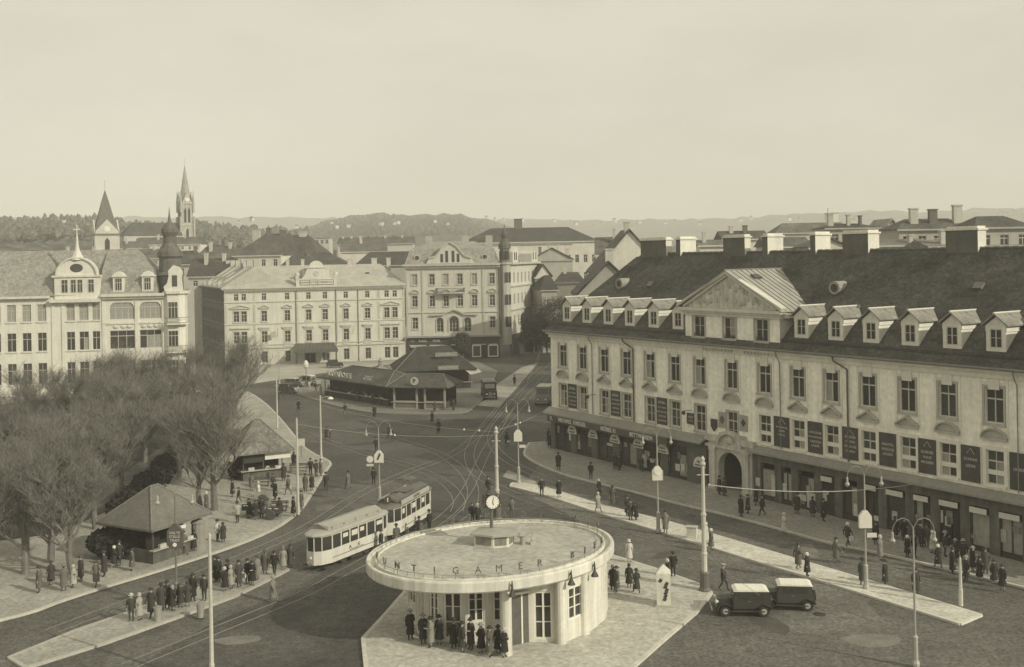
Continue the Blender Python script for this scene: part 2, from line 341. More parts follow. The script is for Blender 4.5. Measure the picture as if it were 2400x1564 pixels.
def terrain(name, sky, Y0, Y1, v, z0=0.0, rough=2.0):
    xs = list(range(-500, 2900, 20)); b = MB(); rows = []
    r = random.Random(len(sky) * 31 + int(Y1))
    def top(x):
        for (xa, ya), (xb, yb) in zip(sky, sky[1:]):
            if xa <= x <= xb: return ya + (yb - ya) * (x - xa) / (xb - xa)
        return sky[0][1] if x < sky[0][0] else sky[-1][1]
    S = [0, .2, .4, .6, .8, .92, 1, 1.1]
    for x in xs:
        p = AT(x, top(x), Y1); k = p.x / p.y
        for s in S:
            Y = Y0 + (Y1 - Y0) * s; z = z0 + (p.z - z0) * (min(s, 1) ** 1.3 if s <= 1 else .8)
            rows.append((k * Y, Y, z + (r.uniform(-rough, rough) if .1 < s <= 1 else 0)))
    n = len(S)
    fs = [(i*n+j, (i+1)*n+j, (i+1)*n+j+1, i*n+j+1) for i in range(len(xs)-1) for j in range(n-1)]
    b.add(rows, fs); return tag(b.build(name, HILLF(v), smooth=True), kind='structure')
terrain('hill', [(-500, 505), (1000, 512), (1200, 516), (1420, 516), (1700, 512), (1830, 505), (1930, 499), (2040, 494), (2090, 494), (2140, 499), (2290, 489), (2900, 480)], 1500, 2600, .15, rough=3)
terrain('hill', [(-500, 560), (660, 560), (700, 538), (760, 520), (830, 504), (885, 499), (950, 506), (1010, 503), (1075, 501), (1110, 510), (1150, 517), (1210, 535), (1300, 560), (2900, 575)], 800, 1500, .095)
terrain('hill', [(-500, 520), (130, 518), (300, 530), (450, 534), (560, 538), (640, 545), (720, 556), (800, 574), (900, 592), (2900, 610)], 480, 800, .14, rough=1.2)
# ------------------------------------------------------------------ the long arcade house
TH = math.atan2(-.83511484, .55007564)
ah = thing('arcade_house', 'long three storey plastered house with dark tiled roof, dormers, pediment and a row of shops', 'building', (4.4, 126.5, 0), TH)
PW, TRIM = M(.86, .9, .18, .22, .11, .12, name='plaster'), M(.42, .85, .12, 1.5, .1, .1, name='stone_trim')
PALE = M(.74, .8, .1, 1.5, 0, .08, name='pale_paint')
AXU = [2.4, 6.2, 10.15, 14.0, 17.85, 21.7, 25.35, 29.7, 33.9, 37.87, 41.6, 45.4, 49.2, 52.8, 56.7, 60.6, 64.4]
LEN = 68.0
holes = [(x-.75, x+.75, 9.95, 12.6) for x in AXU] + [(x-.72, x+.72, 5.38, 7.93) for x in AXU if x != 29.7] + [(29.0, 30.4, 5.05, 7.75)]
facade(ah, 0, LEN, 4.75, 14.1, holes, PW)
for i, x in enumerate(AXU):
    window(ah, x, 9.95, 1.5, 2.65, trim=TRIM, surround=.16)
    z0, hh = (5.05, 2.7) if x == 29.7 else (5.38, 2.55)
    window(ah, x, z0, 1.4 if x == 29.7 else 1.44, hh, trim=TRIM if i < 8 else PALE, surround=.17 if i < 8 else .3, tr=.68, bars=1)
    kind = 'seg' if i in (0, 1, 6, 7, 8, 13, 14) else 'tri'
    pediment(ah, 1.9, kind, TRIM, (x, 0, 8.72), .62)
    if i >= 8: MB().box(-.68, .68, -.06, 0, 0, .36).build('blind', PALE, ah, (x, .16, 6.1))
# pilaster strips, panels, cornice
for i, x in enumerate(AXU):
    s = cached('lesene', lambda: MB().box(-.5, .5, -.05, 0, 0, 4.6).box(-.34, .34, -.08, -.051, 3.2, 4.2).mesh('panel', PLASTER(.44)))
    if i % 1 == 0: link('panel', cached('lintel', lambda: MB().box(-1.15, -.95, -.05, 0, 0, 4.9).box(.95, 1.15, -.05, 0, 0, 4.9).box(-.94, .94, -.04, 0, 3.8, 4.0).box(-.45, .45, -.09, 0, 3.45, 4.35).mesh('panel', PLASTER(.74))), ah, (x, 0, 9.0))
cb = MB(); cb.box(-.5, LEN, -.42, 0, 13.72, 13.9); cb.box(-.55, LEN, -.62, .001, 13.901, 14.09); cb.box(-.2, LEN, -.18, 0, 13.3, 13.719)
cb.build('cornice', PLASTER(.7), ah)
db = MB()
for i in range(10): db.box(x0 := 26.0 + i * .42, x0 + .2, -.3, -.181, 13.45, 13.7)
for i in range(10): db.box(x0 := 31.5 + i * .42, x0 + .2, -.3, -.181, 13.45, 13.7)
db.build('dentil_row', PLASTER(.5), ah)
MB().tube([(-.6, -.72, 14.06), (LEN, -.72, 14.06)], .11, 8).build('gutter', IRON(.16), ah)
for x, kk in ((8.15, 0), (15.3, 1), (35.9, 0), (43.4, 1), (58.6, 0)):
    P = [(x - (1.1 if kk else 0), -.7, 14.0), (x - (1.1 if kk else 0), -.6, 13.6), (x, -.16, 12.9), (x, -.16, 5.1)]
    MB().tube(P, .085 if kk else .05, 6).build('downpipe', IRON(.10 if kk else .2), ah)
# end wall on the street and back wall
holes = [(a, a + 1.4, z, z + 2.5) for a in (2, 6, 10, 14) for z in (9.9, 5.4)]
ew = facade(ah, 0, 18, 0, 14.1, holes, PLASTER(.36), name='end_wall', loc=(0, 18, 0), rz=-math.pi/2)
for h in holes: window(ew, (h[0] + h[1]) / 2, h[2], 1.4, 2.5, split=False)
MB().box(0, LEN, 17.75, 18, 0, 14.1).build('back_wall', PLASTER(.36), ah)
# main roof
SL = (22.95 - 14.05) / 9.6
def roof_z(y): return 14.05 + SL * (y + .6)
TILE = ROOF(.084)
rb = MB(); e = .6
rb.add([(-e,-e,14.1),(LEN+2,-e,14.1),(LEN+2,9,22.95),(6.3,9,22.95),(-e,18+e,14.1)], [(0,1,2,3),(0,3,4)])
rb.add([(LEN+2,18+e,14.1)], []); rb.poly([(-e,18+e,14.1),(6.3,9,22.95),(LEN+2,9,22.95),(LEN+2,18+e,14.1)])
rb.poly([(-e,-e,14.1),(-e,18+e,14.1),(LEN+2,18+e,14.1),(LEN+2,-e,14.1)])
roof = rb.build('roof', TILE, ah)
rt = MB()
for i in range(150): rt.tube([(6.3 + i*.42, 9, 22.97 + .03*(i % 2)), (6.3 + i*.42 + .44, 9, 22.97 + .03*(i % 2))], .13, 6)
tag(rt.build('ridge_tiles', M(.16, .85, .2, 3, 0, .2, name='ridge_tile'), roof), kind='stuff')
# slight courses of tiles standing proud, more than can be told apart singly
tr = MB()
for k in range(38):
    y = -.45 + k * .245; z = roof_z(y) + .055; tr.add([(-e + (y+e)*.69, y, z), (LEN+2, y, z), (LEN+2, y-.25, z-.25*SL-.02), (-e+(y+e)*.69-.17, y-.25, z-.25*SL-.02)], [(0,1,2,3)])
tag(tr.build('tile_courses', TILE, roof), kind='stuff')
sg = MB()
for k in range(3): sg.tube([(0, .12, roof_z(.12) + .1 + k*.12), (LEN, .12, roof_z(.12) + .1 + k*.12)], .022, 4)
for k in range(46): sg.tube([(k*1.5, .12, roof_z(.12)), (k*1.5, .12, roof_z(.12) + .38)], .02, 4)
sg.build('snow_guard', IRON(.06), roof)
for x, y in ((12.2, 5.2), (41.5, 3.4), (52.0, 5.6), (57.5, 2.8)):
    h_ = MB().box(-.4, .4, -.35, .35, 0, .22).build('roof_hatch', METALROOF(.16), roof, (x, y, roof_z(y) + .05)); h_.rotation_euler = (math.atan(SL), 0, 0)
BRICK = M(.10, .9, .25, .8, .2, .3, bump=.3, name='sooty_render'); BR2 = PLASTER(.55)
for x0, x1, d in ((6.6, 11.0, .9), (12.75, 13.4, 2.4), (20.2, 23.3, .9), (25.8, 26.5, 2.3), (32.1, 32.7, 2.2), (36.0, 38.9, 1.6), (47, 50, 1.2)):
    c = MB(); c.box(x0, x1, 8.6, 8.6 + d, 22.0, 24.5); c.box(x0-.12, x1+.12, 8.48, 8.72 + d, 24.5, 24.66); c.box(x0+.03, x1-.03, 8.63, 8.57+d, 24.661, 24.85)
    ch = c.build('chimney', PLASTER(.68), roof); MB().box(x0-.01, x1+.01, 8.56, 8.595, 22.0, 24.49).build('dark_facing', M(.13, .8, .25, 1, .1, .2), ch)  # dark slab over the street face only; other faces stay pale
# ox-eye dormers
for px, py in ((1455, 665), (1960, 675)):
    a, bb = lev(px, py)
    # meet the roof slope
    best = None
    for k in range(200):
        d = 2 + k * .03; O = Vector((4.4, 126.5)) + Vector((.83511, .55008)) * d
        u = Vector((.55008, -.83511)); r = a / FOC; t = (r * O.y - O.x) / (u.x - r * u.y); Y = O.y + u.y * t; h = EYE - bb * Y / FOC
        q = abs(h - (roof_z(d) + .5))
        if best is None or q < best[0]: best = (q, t, d, h)
    _, t, d, h = best
    n = 12; ring = [(.62 * math.cos(2*math.pi*k/n), .62 * math.sin(2*math.pi*k/n)) for k in range(n)]
    o = MB().prismy([(x*1.0, z) for x, z in ring], 0, 1.6).build('ox_eye_dormer', M(.30, .8, .15, 2, 0, .1), roof, (t, d - .3, h))
    MB().prismy([(x*.62, z*.62) for x, z in ring], -.03, .04).build('pane', GLASS, o)
# dormers
def dormer_mesh():
    b = MB(); W = .8; b.box(-W, -.5, 0, .1, -.4, 2.0); b.box(.5, W, 0, .1, -.4, 2.0); b.box(-.5, .5, 0, .1, -.4, .28); b.box(-.5, .5, 0, .1, 1.72, 2.0)
    b.prismy([(-W, 2.0), (W, 2.0), (0, 2.62)], .02, .12)
    for s in (-1, 1): b.add([(s*W,.1,-.4),(s*W,.1,2.0),(s*W,2.7,2.0)], [(0,1,2)]); b.add([(s*(W-.1),.1,-.4),(s*(W-.1),.1,2.0),(s*(W-.1),2.7,2.0)], [(0,1,2)])
    b.prismy([(-.3, 2.12), (.3, 2.12), (0, 2.4)], -.03, .019)
    return b.mesh('dormer', PLASTER(.7))
def dormer_roof():
    b = MB(); W = 1.08
    for s in (-1, 1):
        b.add([(s*W,-.22,1.93),(s*W,2.75,1.93),(0,3.4,2.78),(0,-.22,2.78),(s*W,-.22,2.03),(s*W,2.75,2.03),(0,3.4,2.88),(0,-.22,2.88)], [(0,1,2,3),(4,5,6,7),(0,3,7,4),(0,4,5,1),(1,5,6,2)])
    b.tube([(0, -.26, 2.9), (0, 3.3, 2.9)], .09, 6, 1)
    return b.mesh('dormer_roof', [M(.26, .8, .3, 1.5, 0, .3, course=6, name='dormer_tile'), M(.6, .8, .1, 2)])
for px in (1329, 1375.5, 1425.5, 1476, 1532, 1589, 1878.5, 1959, 2041.6, 2133.5, 2232, 2335, 2445):
    py = 765 if px < 1600 else 808 + (px-1960)*.085
    a, bb = lev(px, py); O = Vector((4.4, 126.5)) + Vector((.83511, .55008)) * .62; u = Vector((.55008, -.83511)); r = a / FOC
    t = (r * O.y - O.x) / (u.x - r * u.y)
    d = link('dormer', cached('dormer', dormer_mesh), roof, (t, .62, 15.2))
    link('dormer_roof', cached('droof', dormer_roof), d); 
    f = link('window', frame_mesh(1.0, 1.44, 0, 2, .08, JOIN, 1), d, (0, .06, .28))
    f.parent = d; MB().box(-.48, .48, .0, .02, .3, 1.7).build('pane', GLASS, d, (0, .07, 0))
    for s in (-1, 1): link('eaves_board', cached(('eb', s), lambda: MB().box(min(s*.81, s*.86), max(s*.81, s*.86), .02, 2.3, 1.52, 1.9).mesh('eaves_board', PALE)), d)  # pale strip along each dormer cheek below the eave
# central risalit with pediment
rs = facade(ah, 23.35, 35.8, 14.15, 17.3, [(x-.8, x+.8, 14.75, 16.75) for x in (25.3, 29.5, 33.6)], PW, y=.05, name='pediment_storey')
for x in (25.3, 29.5, 33.6): window(rs, x, 14.75, 1.6, 2.0, y=.25, tr=0, nm=2, trim=TRIM, surround=.18, wy=.05, bars=1)
for x0 in (23.35, 35.5): MB().box(x0, x0 + .3, .06, 4.2, 14.3, 17.3).build('side_wall', PLASTER(.5), rs)
b = MB(); b.box(23.0, 36.15, -.3, .4, 17.1, 17.3); b.box(22.8, 36.35, -.5, .4, 17.301, 17.6); b.box(23.15, 36.0, -.15, .3, 16.85, 17.099); 
b.build('cornice', PLASTER(.62), rs)
MB().box(35.81, 36.2, .4, 3.6, 16.9, 17.6).build('eaves_board', PALE, rs); MB().box(22.9, 23.34, .4, 3.6, 17.1, 17.6).build('eaves_board', PALE, rs)
pd = MB().prismy([(23.2, 17.61), (35.95, 17.61), (29.57, 20.65)], -.1, .3).build('tympanum', M(.55, .9, .25, .8, .2, .2), rs)
rl = MB(); r5 = random.Random(5)
for k in range(26):
    x = r5.uniform(25.5, 33.6); z = 17.8 + r5.random() * (2.3 - abs(x-29.57)*.44)
    if z < 17.75: continue
    rl.lathe([(.05, -.25), (r5.uniform(.16,.3), -.1), (r5.uniform(.12,.26), .18), (.03, .42)], 6, 0, 0)
    off = len(rl.v) - 24
    for i in range(off, len(rl.v)): a_, b_, c_ = rl.v[i]; rl.v[i] = (a_ + x, b_*.5 - .1, c_ + z + .2)
tag(rl.build('relief', M(.42, .9, .2, 1), pd), kind='stuff')
rk = MB()
for s in (-1, 1):
    for o_, zz, y0 in ((.0, 0, -.5), (.12, -.28, -.3)):
        A, B = (29.57 + s*(6.85-o_*6), 17.63+zz*.2), (29.57, 20.95+zz*.8)
        p = [(A[0], A[1]), (B[0], B[1]), (B[0], B[1]+.26), (A[0]+s*.1, A[1]+.22)]
        rk.prismy(p if s < 0 else p[::-1], y0, .3)
rk.build('raking_cornice', PLASTER(.6), rs)
pr = MB(); SM = METALROOF(.36)
for s in (-1, 1):
    for k in range(12):
        y0 = -.55 + k * .68; y1 = y0 + .64; zr, ze = 21.28 + .015*(k % 2), 17.62
        xe = 29.57 + s * 6.95
        MB().add([(29.57,y0,zr),(29.57,y1,zr),(xe,y1,ze),(xe,y0,ze),(29.57,y0,zr-.12),(29.57,y1,zr-.12),(xe,y1,ze-.12),(xe,y0,ze-.12)], [(0,1,2,3),(4,7,6,5),(0,3,7,4),(1,5,6,2),(3,2,6,7)]).build('roof_panel', SM, rs)
        pr.tube([(29.57, y1+.02, zr+.03), (xe, y1+.02, ze+.03)], .035, 4)
pr.tube([(29.57, -.6, 21.3), (29.57, 7.2, 21.3)], .08, 6); pr.build('standing_seams', METALROOF(.2), rs)
MB().box(-.35, .35, -.5, .5, 0, .1).build('skylight', METALROOF(.08), rs, (31.0, 2.2, 20.62)).rotation_euler = (0, R(27.6), 0)

# signboards between the first-floor windows
BOARD, LET = M(.07, .7, .2, 2, .1, .1, name='dark_board'), M(.45, .7, .1, 3)
def board(x0, x1, z0, z1, lines, top=None, v=BOARD, lt=LET):
    o = MB().box(x0, x1, -.14, -.02, z0, z1).build('signboard', v, ah)
    for a, c in ((x0-.05, x0-.002), (x1+.002, x1+.05)): MB().box(a, c, -.16, -.01, z0, z1).build('board_frame', PALE, o)
    for z, s, sz in lines: link('lettering', text_mesh(s, sz, lt, .012, .01), o, ((x0+x1)/2, -.15, z))
    return o
for x0, x1 in ((3.5, 5.25), (11.35, 13.1), (18.95, 20.65)):
    board(x0, x1, 5.35, 8.1, [(7.6, 'MÖBEL', .36), (7.1, 'BETTFEDERN', .22), (6.65, 'MATRATZEN', .25), (6.2, 'TEPPICHE', .27), (5.75, 'VORHÄNGE', .24)])
L5 = [[(7.1, 'Versicherung', .25), (6.75, 'LEBEN', .24), (6.4, 'UNFALL', .22)], [(7.1, 'LINOLEUM', .28), (6.7, 'WACHSTUCH', .24), (6.3, 'TAPETEN', .3), (5.95, 'LÄUFER', .26)], [(7.2, 'KLEIDER', .3), (6.8, 'STOFFE', .3), (6.4, 'WÄSCHE', .3), (6.0, 'HERREN', .26)],
      [(7.1, 'MÄNTEL', .3), (6.7, 'ANZÜGE', .3), (6.3, 'HOSEN', .3)], [(7.0, 'KLEIDER', .3), (6.6, 'HAUS', .3), (6.2, 'MODEN', .3)], [(7.0, 'SCHUHE', .3), (6.5, 'LEDER', .3)], [(6.8, 'UHREN', .3)]]
for (x0, x1), ln in zip(((35.05, 36.95), (39.0, 40.7), (42.75, 44.45), (46.5, 48.2), (50.2, 51.85), (53.95, 55.6), (57.9, 59.5)), L5):
    board(x0, x1, 5.3, 8.02, ln)
    if ln[0][1] in ('Versicherung', 'KLEIDER', 'SCHUHE'): MB().tube([(x0+.5, -.15, 7.4), ((x0+x1)/2, -.15, 7.85), (x1-.5, -.15, 7.4)], .03, 4).build('emblem', LET, ah)
board(23.5, 24.65, 5.9, 7.0, [(6.6, 'ARZT', .3), (6.25, '1. STOCK', .17)])
for x in (8.6, 24.2): 
    o = MB().tube([(0, 0, 0), (0, -1.1, .05)], .035, 5).lathe([(.02, -.35), (.16, -.3), (.2, -.05), (.05, .1)], 8, 0, -1.15).build('wall_lamp', IRON(.06), ah, (x, -.05, 7.3))
# emblem shield and two framed posters by the portal window
MB().prismy([(-.4, 1.2), (-.4, .5), (0, 0), (.4, .5), (.4, 1.2)][::-1], -.14, 0).build('shield', M(.06, .6, .2, 2), ah, (27.3, -.02, 5.6))
for x, g in ((28.4, 0), (31.2, 1)):
    o = MB().box(-.5, .5, -.07, -.01, 0, 1.5).build('notice_board', M(.34, .8, .1, 2), ah, (x, -.01, 6.1))
    MB().box(-.42, .42, -.09, -.071, .1, .45).build('notice', M(.4, .8, .2, 5), o, (0, 0, -.9))
    if g: MB().prismy([(0, -.36), (.3, 0), (0, .36), (-.3, 0)][::-1], -.11, -.07).build('emblem', M(.05, .6), o, (0, 0, .8))
    else: MB().lathe([(.03, -.4), (.3, -.1), (.22, .25), (.04, .42)], 8, 0, 0, ry=.2).build('emblem', M(.12, .6, .5, 2), o, (0, -.08, .75))

# ground floor: shops left of the portal
SHOP = M(.12, .6, .25, .8, .15, .12, name='shopfront_paint'); SHOP2 = M(.05, .5, .25, .9, .1, .1, name='shopfront_dark')
def shops(x0, x1, piers, v, name='shopfront'):
    b = MB()
    b.box(x0, x1, -.12, .4, 3.55, 4.745)
    for a, c in piers: b.box(a, c, -.12, .4, 0, 3.549)
    o = b.build(name, v, ah); 
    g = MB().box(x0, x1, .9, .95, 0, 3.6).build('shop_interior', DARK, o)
    return o
pl = [(-.1, .7)] + [(x-.55, x+.55) for x in (4.4, 8.3, 12.2, 16.1, 20.0)] + [(23.4, 26.2)]
s1 = shops(-.1, 26.2, pl, SHOP)
for (a, c), (d, e) in zip(pl, pl[1:]):
    wx, ww = (c + d) / 2, d - c
    window(s1, wx, .35, ww, 3.15, y=.15, tr=.74, nm=2, fw=.11, jm=SHOP2, split=True)
    MB().box(c, d, .0, .35, 0, .349).build('stall_riser', SHOP2, s1)
# canopy roof over the shops
b = MB(); b.add([(-.5,-1.1,4.45),(26.3,-1.1,4.45),(26.3,-.02,5.02),(-.5,-.02,5.02),(-.5,-1.1,4.3),(26.3,-1.1,4.3),(26.3,-.02,4.76),(-.5,-.02,4.76)], [(0,1,2,3),(4,7,6,5),(0,4,5,1),(1,5,6,2),(0,3,7,4)])
b.build('canopy', METALROOF(.28), s1)
fa = MB().box(.6, 21.6, -1.16, -1.08, 3.58, 4.29).build('fascia_sign', M(.10, .6, .2, 1), s1)
MB().box(.7, 21.5, -.66, -.621, 3.68, 4.22).build('sign_strip', M(.11, .6, .2, 1), fa) if 0 else None
for x, s, sz in ((5.6, 'MICHAEL  KRIEGEL', .62), (12.2, 'MÖBEL U.', .62), (17.6, 'BETTWAREN', .62), (1.6, 'K.', .62)):
    link('lettering', text_mesh(s, sz, M(.62, .6, .05, 3), .05, .012), fa, (x, -1.2, 3.94))
for x, l1, l2 in ((4.4, 'Möbel', 'TAPEZIERER'), (8.3, 'Tapeten', 'VORHÄNGE'), (12.2, 'Stoffe', 'BETTWAREN'), (16.1, 'Möbel', 'HERRENZIMMER'), (20.0, 'Federn', 'BETTWAREN'), (25.6, 'Obst', 'SÜDFRÜCHTE')):
    n = 10; zc = 2.45 if x < 25 else 1.9
    P = [(.85*math.cos(math.pi*k/n), 1.05*math.sin(math.pi*k/n)) for k in range(n+1)]
    o = MB().prismy(P[::-1], -.06, .04).build('arched_sign', M(.62, .7, .08, 2), s1, (x, -.3 if x < 25 else -.5, zc))
    link('lettering', text_mesh(l1, .3, BOARD, .01, .01), o, (0, -.08, .55)); link('lettering', text_mesh(l2, .2, BOARD, .01, .012), o, (0, -.08, .2))
MB().box(-.38, .38, -.05, .02, 0, 1.3).build('poster', M(.5, .8, .2, 3), s1, (16.9, -.16, .5))
MB().box(-.5, .5, -.05, .02, 0, .3).build('poster', M(.55, .8, .2, 3), s1, (10.9, .05, 1.9))
# portal
ST = M(.48, .9, .15, .8, .25, .15, bump=.2, name='portal_stone')
n = 12; arc = [(1.55*math.cos(math.pi*k/n), 2.35 + 1.55*math.sin(math.pi*k/n)) for k in range(n+1)]
b = MB()
b.prismy([(-2.85, 0), (-1.55, 0), (-1.55, 2.35)] + arc[::-1][1:] + [(1.55, 0), (2.85, 0), (2.85, 4.7), (-2.85, 4.7)], -.3, .5)
po = b.build('portal', ST, ah, (29.55, 0, 0))
b = MB(); b.box(-3.1, 3.1, -.55, -.301, 4.2, 4.45); b.box(-3.2, -1.5, -.5, -.02, 4.75, 5.3); b.box(1.5, 3.2, -.5, -.02, 4.75, 5.3)
for s in (-1, 1):
    b.box(s*2.2-.35, s*2.2+.35, -.5, -.301, .5, 3.9); b.box(s*2.2-.48, s*2.2+.48, -.6, -.302, 0, .499); b.box(s*2.2-.45, s*2.2+.45, -.58, -.303, 3.9, 4.199)
b.build('portal_columns', ST, po)
q = [(1.7*math.cos(math.pi*k/n), 4.46+1.5*math.sin(math.pi*k/n)) for k in range(n+1)]; b = MB()
for (xa, za), (xb, zb) in zip(q, q[1:]): b.prismy([(xa*.78, 4.46+(za-4.46)*.78), (xa, za), (xb, zb), (xb*.78, 4.46+(zb-4.46)*.78)], -.55, 0)
b.prismy([(x*.8, 4.46+(z-4.46)*.8) for x, z in q][::-1], -.25, 0); b.lathe([(.05, 4.6), (.5, 4.8), (.6, 5.1), (.1, 5.6)], 8, 0, -.28, ry=.4)
b.build('portal_gable', ST, po)
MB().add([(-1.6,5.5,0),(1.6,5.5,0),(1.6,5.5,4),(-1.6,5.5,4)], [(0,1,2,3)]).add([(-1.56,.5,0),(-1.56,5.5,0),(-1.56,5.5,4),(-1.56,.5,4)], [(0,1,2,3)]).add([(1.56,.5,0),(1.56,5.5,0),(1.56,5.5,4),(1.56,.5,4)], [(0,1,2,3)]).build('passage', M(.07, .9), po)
MB().box(-1.0, .0, 3.2, 3.3, .6, 2.0).box(.1, .25, 3.1, 3.25, 0, 2.3).box(-1.2, .1, 3.1, 3.19, 2.05, 2.35).build('passage_stall', M(.42, .8, .4, 2), po)
# shops right of the portal
pr_ = [(32.45, 33.3)] + [(x-.4, x+.4) for x in (35.4, 37.4, 40.0, 42.2, 44.6, 46.7, 49.3, 51.6, 54.2, 56.6, 59.2, 61.6, 64.2)] + [(66.5, 68)]
s2 = shops(32.45, 68, pr_, M(.12, .7, .4, .8, .25, .25, name='shopfront_paint'))
for i, ((a, c), (d, e)) in enumerate(zip(pr_, pr_[1:])):
    window(s2, (c+d)/2, .45, d-c, 2.6, y=.12, tr=.0, nm=2 if i % 3 else 1, fw=.1, jm=SHOP2, split=True, glass=[GLASS, CURTAIN, GLASS2, GLASS][i % 4] if i > 5 else GLASS)
    MB().box(c, d, .0, .3, 0, .449).build('stall_riser', SHOP2, s2)
    if i in (3, 5, 6, 7, 8, 9, 10): 
        o = MB().box(c+.1, d-.1, -.32, -.24, 0, .42).build('shop_sign', M(.62, .7, .08, 2), s2, (0, 0, 3.05 + .02*(i % 3)))
b = MB(); b.add([(32.4,-.85,4.55),(LEN,-.85,4.55),(LEN,-.02,5.0),(32.4,-.02,5.0),(32.4,-.85,4.38),(LEN,-.85,4.38),(LEN,-.02,4.76),(32.4,-.02,4.76)], [(0,1,2,3),(4,7,6,5),(0,4,5,1),(1,5,6,2),(0,3,7,4)])
b.build('canopy', METALROOF(.25), s2)
gr = random.Random(31)
for k in range(60):
    x = gr.uniform(.9, 23) if k < 22 else gr.uniform(33.4, 66)
    MB().box(-gr.uniform(.1, .4), gr.uniform(.1, .4), -.02, .06, 0, gr.uniform(.2, 1.1)).build('display_goods', M(gr.choice((.2, .3, .42, .6)), .8, .35, 4), s1 if k < 22 else s2, (x, .06, gr.uniform(.5, 2.2)))
for x, z, ww, hh in ((33.0, 1.3, .5, .75), (34.9, .7, .42, 1.9), (38.3, .9, .9, .5), (39.3, .4, .9, 1.3)):
    MB().box(-ww/2, ww/2, -.05, .02, 0, hh).build('poster', M(.5, .8, .35, 4), s2, (x, -.14, z))
# ------------------------------------------------------------------ the hotel
HT = math.atan2(.22500363, .97435792)
ho = thing('hotel', 'sunlit white four storey hotel with lettered sign under a curved roof gable', 'hotel', (-62.8, 232.1, 0), HT)
HW, HTR = PLASTER(.60), M(.50, .85, .12, 1.2, .1, .1, name='stone_trim')
HX = [2.5, 4.12, 8.42, 13.4, 18.02, 21.62, 26.2, 31.0, 35.32, 37.15]
holes = []
for x in HX: holes += [(x-.5, x+.5, 14.2, 15.7), (x-.6, x+.6, 9.55, 11.9), (x-.62, x+.62, 4.9, 7.4)]
holes += [(x-.6, x+.6, .55, 3.0) for x in HX if x not in (18.02, 21.62)] + [(17.0, 19.4, .05, 3.2), (20.9, 22.4, .5, 3.0)]
facade(ho, 0, 39.4, 0, 16.75, holes, HW, depth=.3)
DJ = M(.30, .6, .15, 3, 0, .1, name='painted_joinery')
for i, x in enumerate(HX):
    window(ho, x, 14.2, 1.0, 1.5, split=False, jm=JOIN, glass=GLASS)
    p = 'tri' if i not in (0, 8) else None
    window(ho, x, 9.55, 1.2, 2.35, split=False, trim=HTR, surround=.16, glass=GLASS, bars=1)
    window(ho, x, 4.9, 1.24, 2.5, split=False, trim=HTR, surround=.2, glass=GLASS, bars=1)
    if i not in (4, 5): window(ho, x, .55, 1.2, 2.45, split=False, glass=GLASS, jm=DJ)
    if i not in (0, 1, 8, 9): pediment(ho, 2.0, 'tri', HTR, (x, 0, 12.4), .5); MB().box(-1.15, 1.15, -.35, 0, 0, .28).box(-1.0, 1.0, -.2, 0, -.35, -.001).build('window_hood', HTR, ho, (x, 0, 8.05))
    MB().box(-.9, .9, -.14, 0, -.9, -.25).build('apron', HTR, ho, (x, 0, 4.85))
for x in (3.3, 36.2):
    pediment(ho, 4.1, 'tri', HTR, (x, 0, 12.4), .6); MB().box(-2.1, 2.1, -.35, 0, 0, .28).build('window_hood', HTR, ho, (x, 0, 8.05))
window(ho, 21.65, .5, 1.5, 2.5, split=False, glass=GLASS, jm=DJ)
o = window(ho, 18.2, .05, 2.4, 3.15, split=False, glass=DARK, jm=DJ); o.name = 'entrance_door'
b = MB()
for z, d, h in ((13.75, .16, .18), (8.95, .14, .16), (4.35, .2, .2), (3.65, .28, .25)):
    b.box(-.05, 39.45, -d, -.001, z, z + h)
for k in range(7): b.box(.02, 39.38, -.06, -.002, .5 + k*.45, .5 + k*.45 + .38) if 0 else None
b.build('string_courses', HTR, ho)
b = MB()
for x in (-.02, 6.1, 15.3, 23.9, 33.3, 38.9):
    for k in range(30): b.box(x, x + .55 - .1*(k % 2), -.07, -.0015, 4.6 + k*.4, 4.6 + k*.4 + .34) if not (8.6 < 4.6 + k*.4 < 9.2 or 13.3 < 4.6 + k*.4 < 14.0 or 16.2 < 4.6+k*.4) else None
tag(b.build('quoins', HTR, ho), kind='stuff')
b = MB()
for k in range(7):
    z = .5 + k*.45
    xs = [0] + sorted([v for h in holes if h[2] < 1 for v in (h[0]-.05, h[1]+.05)]) + [39.4]
    for a, c in zip(xs[::2], xs[1::2]): b.box(a, c, -.05, -.0015, z, z + .38)
tag(b.build('rusticated_blocks', PLASTER(.56), ho), kind='stuff')
b = MB(); b.box(-.6, 39.6, -.75, .2, 16.76, 17.0); b.box(-.4, 39.5, -.5, .2, 16.5, 16.759)
for k in range(66): b.box(.1 + k*.6, .36 + k*.6, -.48, -.001, 16.12, 16.499)
b.build('cornice', HTR, ho)
for x in (15.3, 24.0, 28.9): MB().tube([(x, -.14, 16.2), (x, -.14, 0)], .08, 6).build('downpipe', IRON(.16), ho)
HR = M(.40, .75, .18, .5, .1, .12, name='pale_slate')
b = MB(); b.hip(-.5, 39.9, -.6, 17, 17.0, 21.7, 8.0, 5.0); rf = b.build('roof', HR, ho)
for x, y, w_ in ((4, 11, .8), (9, 12.5, 1.0), (13.6, 13, .7), (17, 12.5, .7), (27.5, 9.5, .9), (33.0, 9.0, 1.2), (36.6, 10, .9)):
    b = MB(); b.box(x, x+w_, y, y+1.4, 18.6, 22.9); b.box(x-.1, x+w_+.1, y-.1, y+1.5, 22.9, 23.1); b.build('chimney', PLASTER(.5), rf)
MB().box(-.4, .4, -.3, .3, 0, .45).build('skylight', IRON(.07), rf, (9.0, 3.3, 18.9)); MB().box(-.4, .4, -.3, .3, 0, .45).build('skylight', IRON(.07), rf, (31.5, 4.3, 19.4))
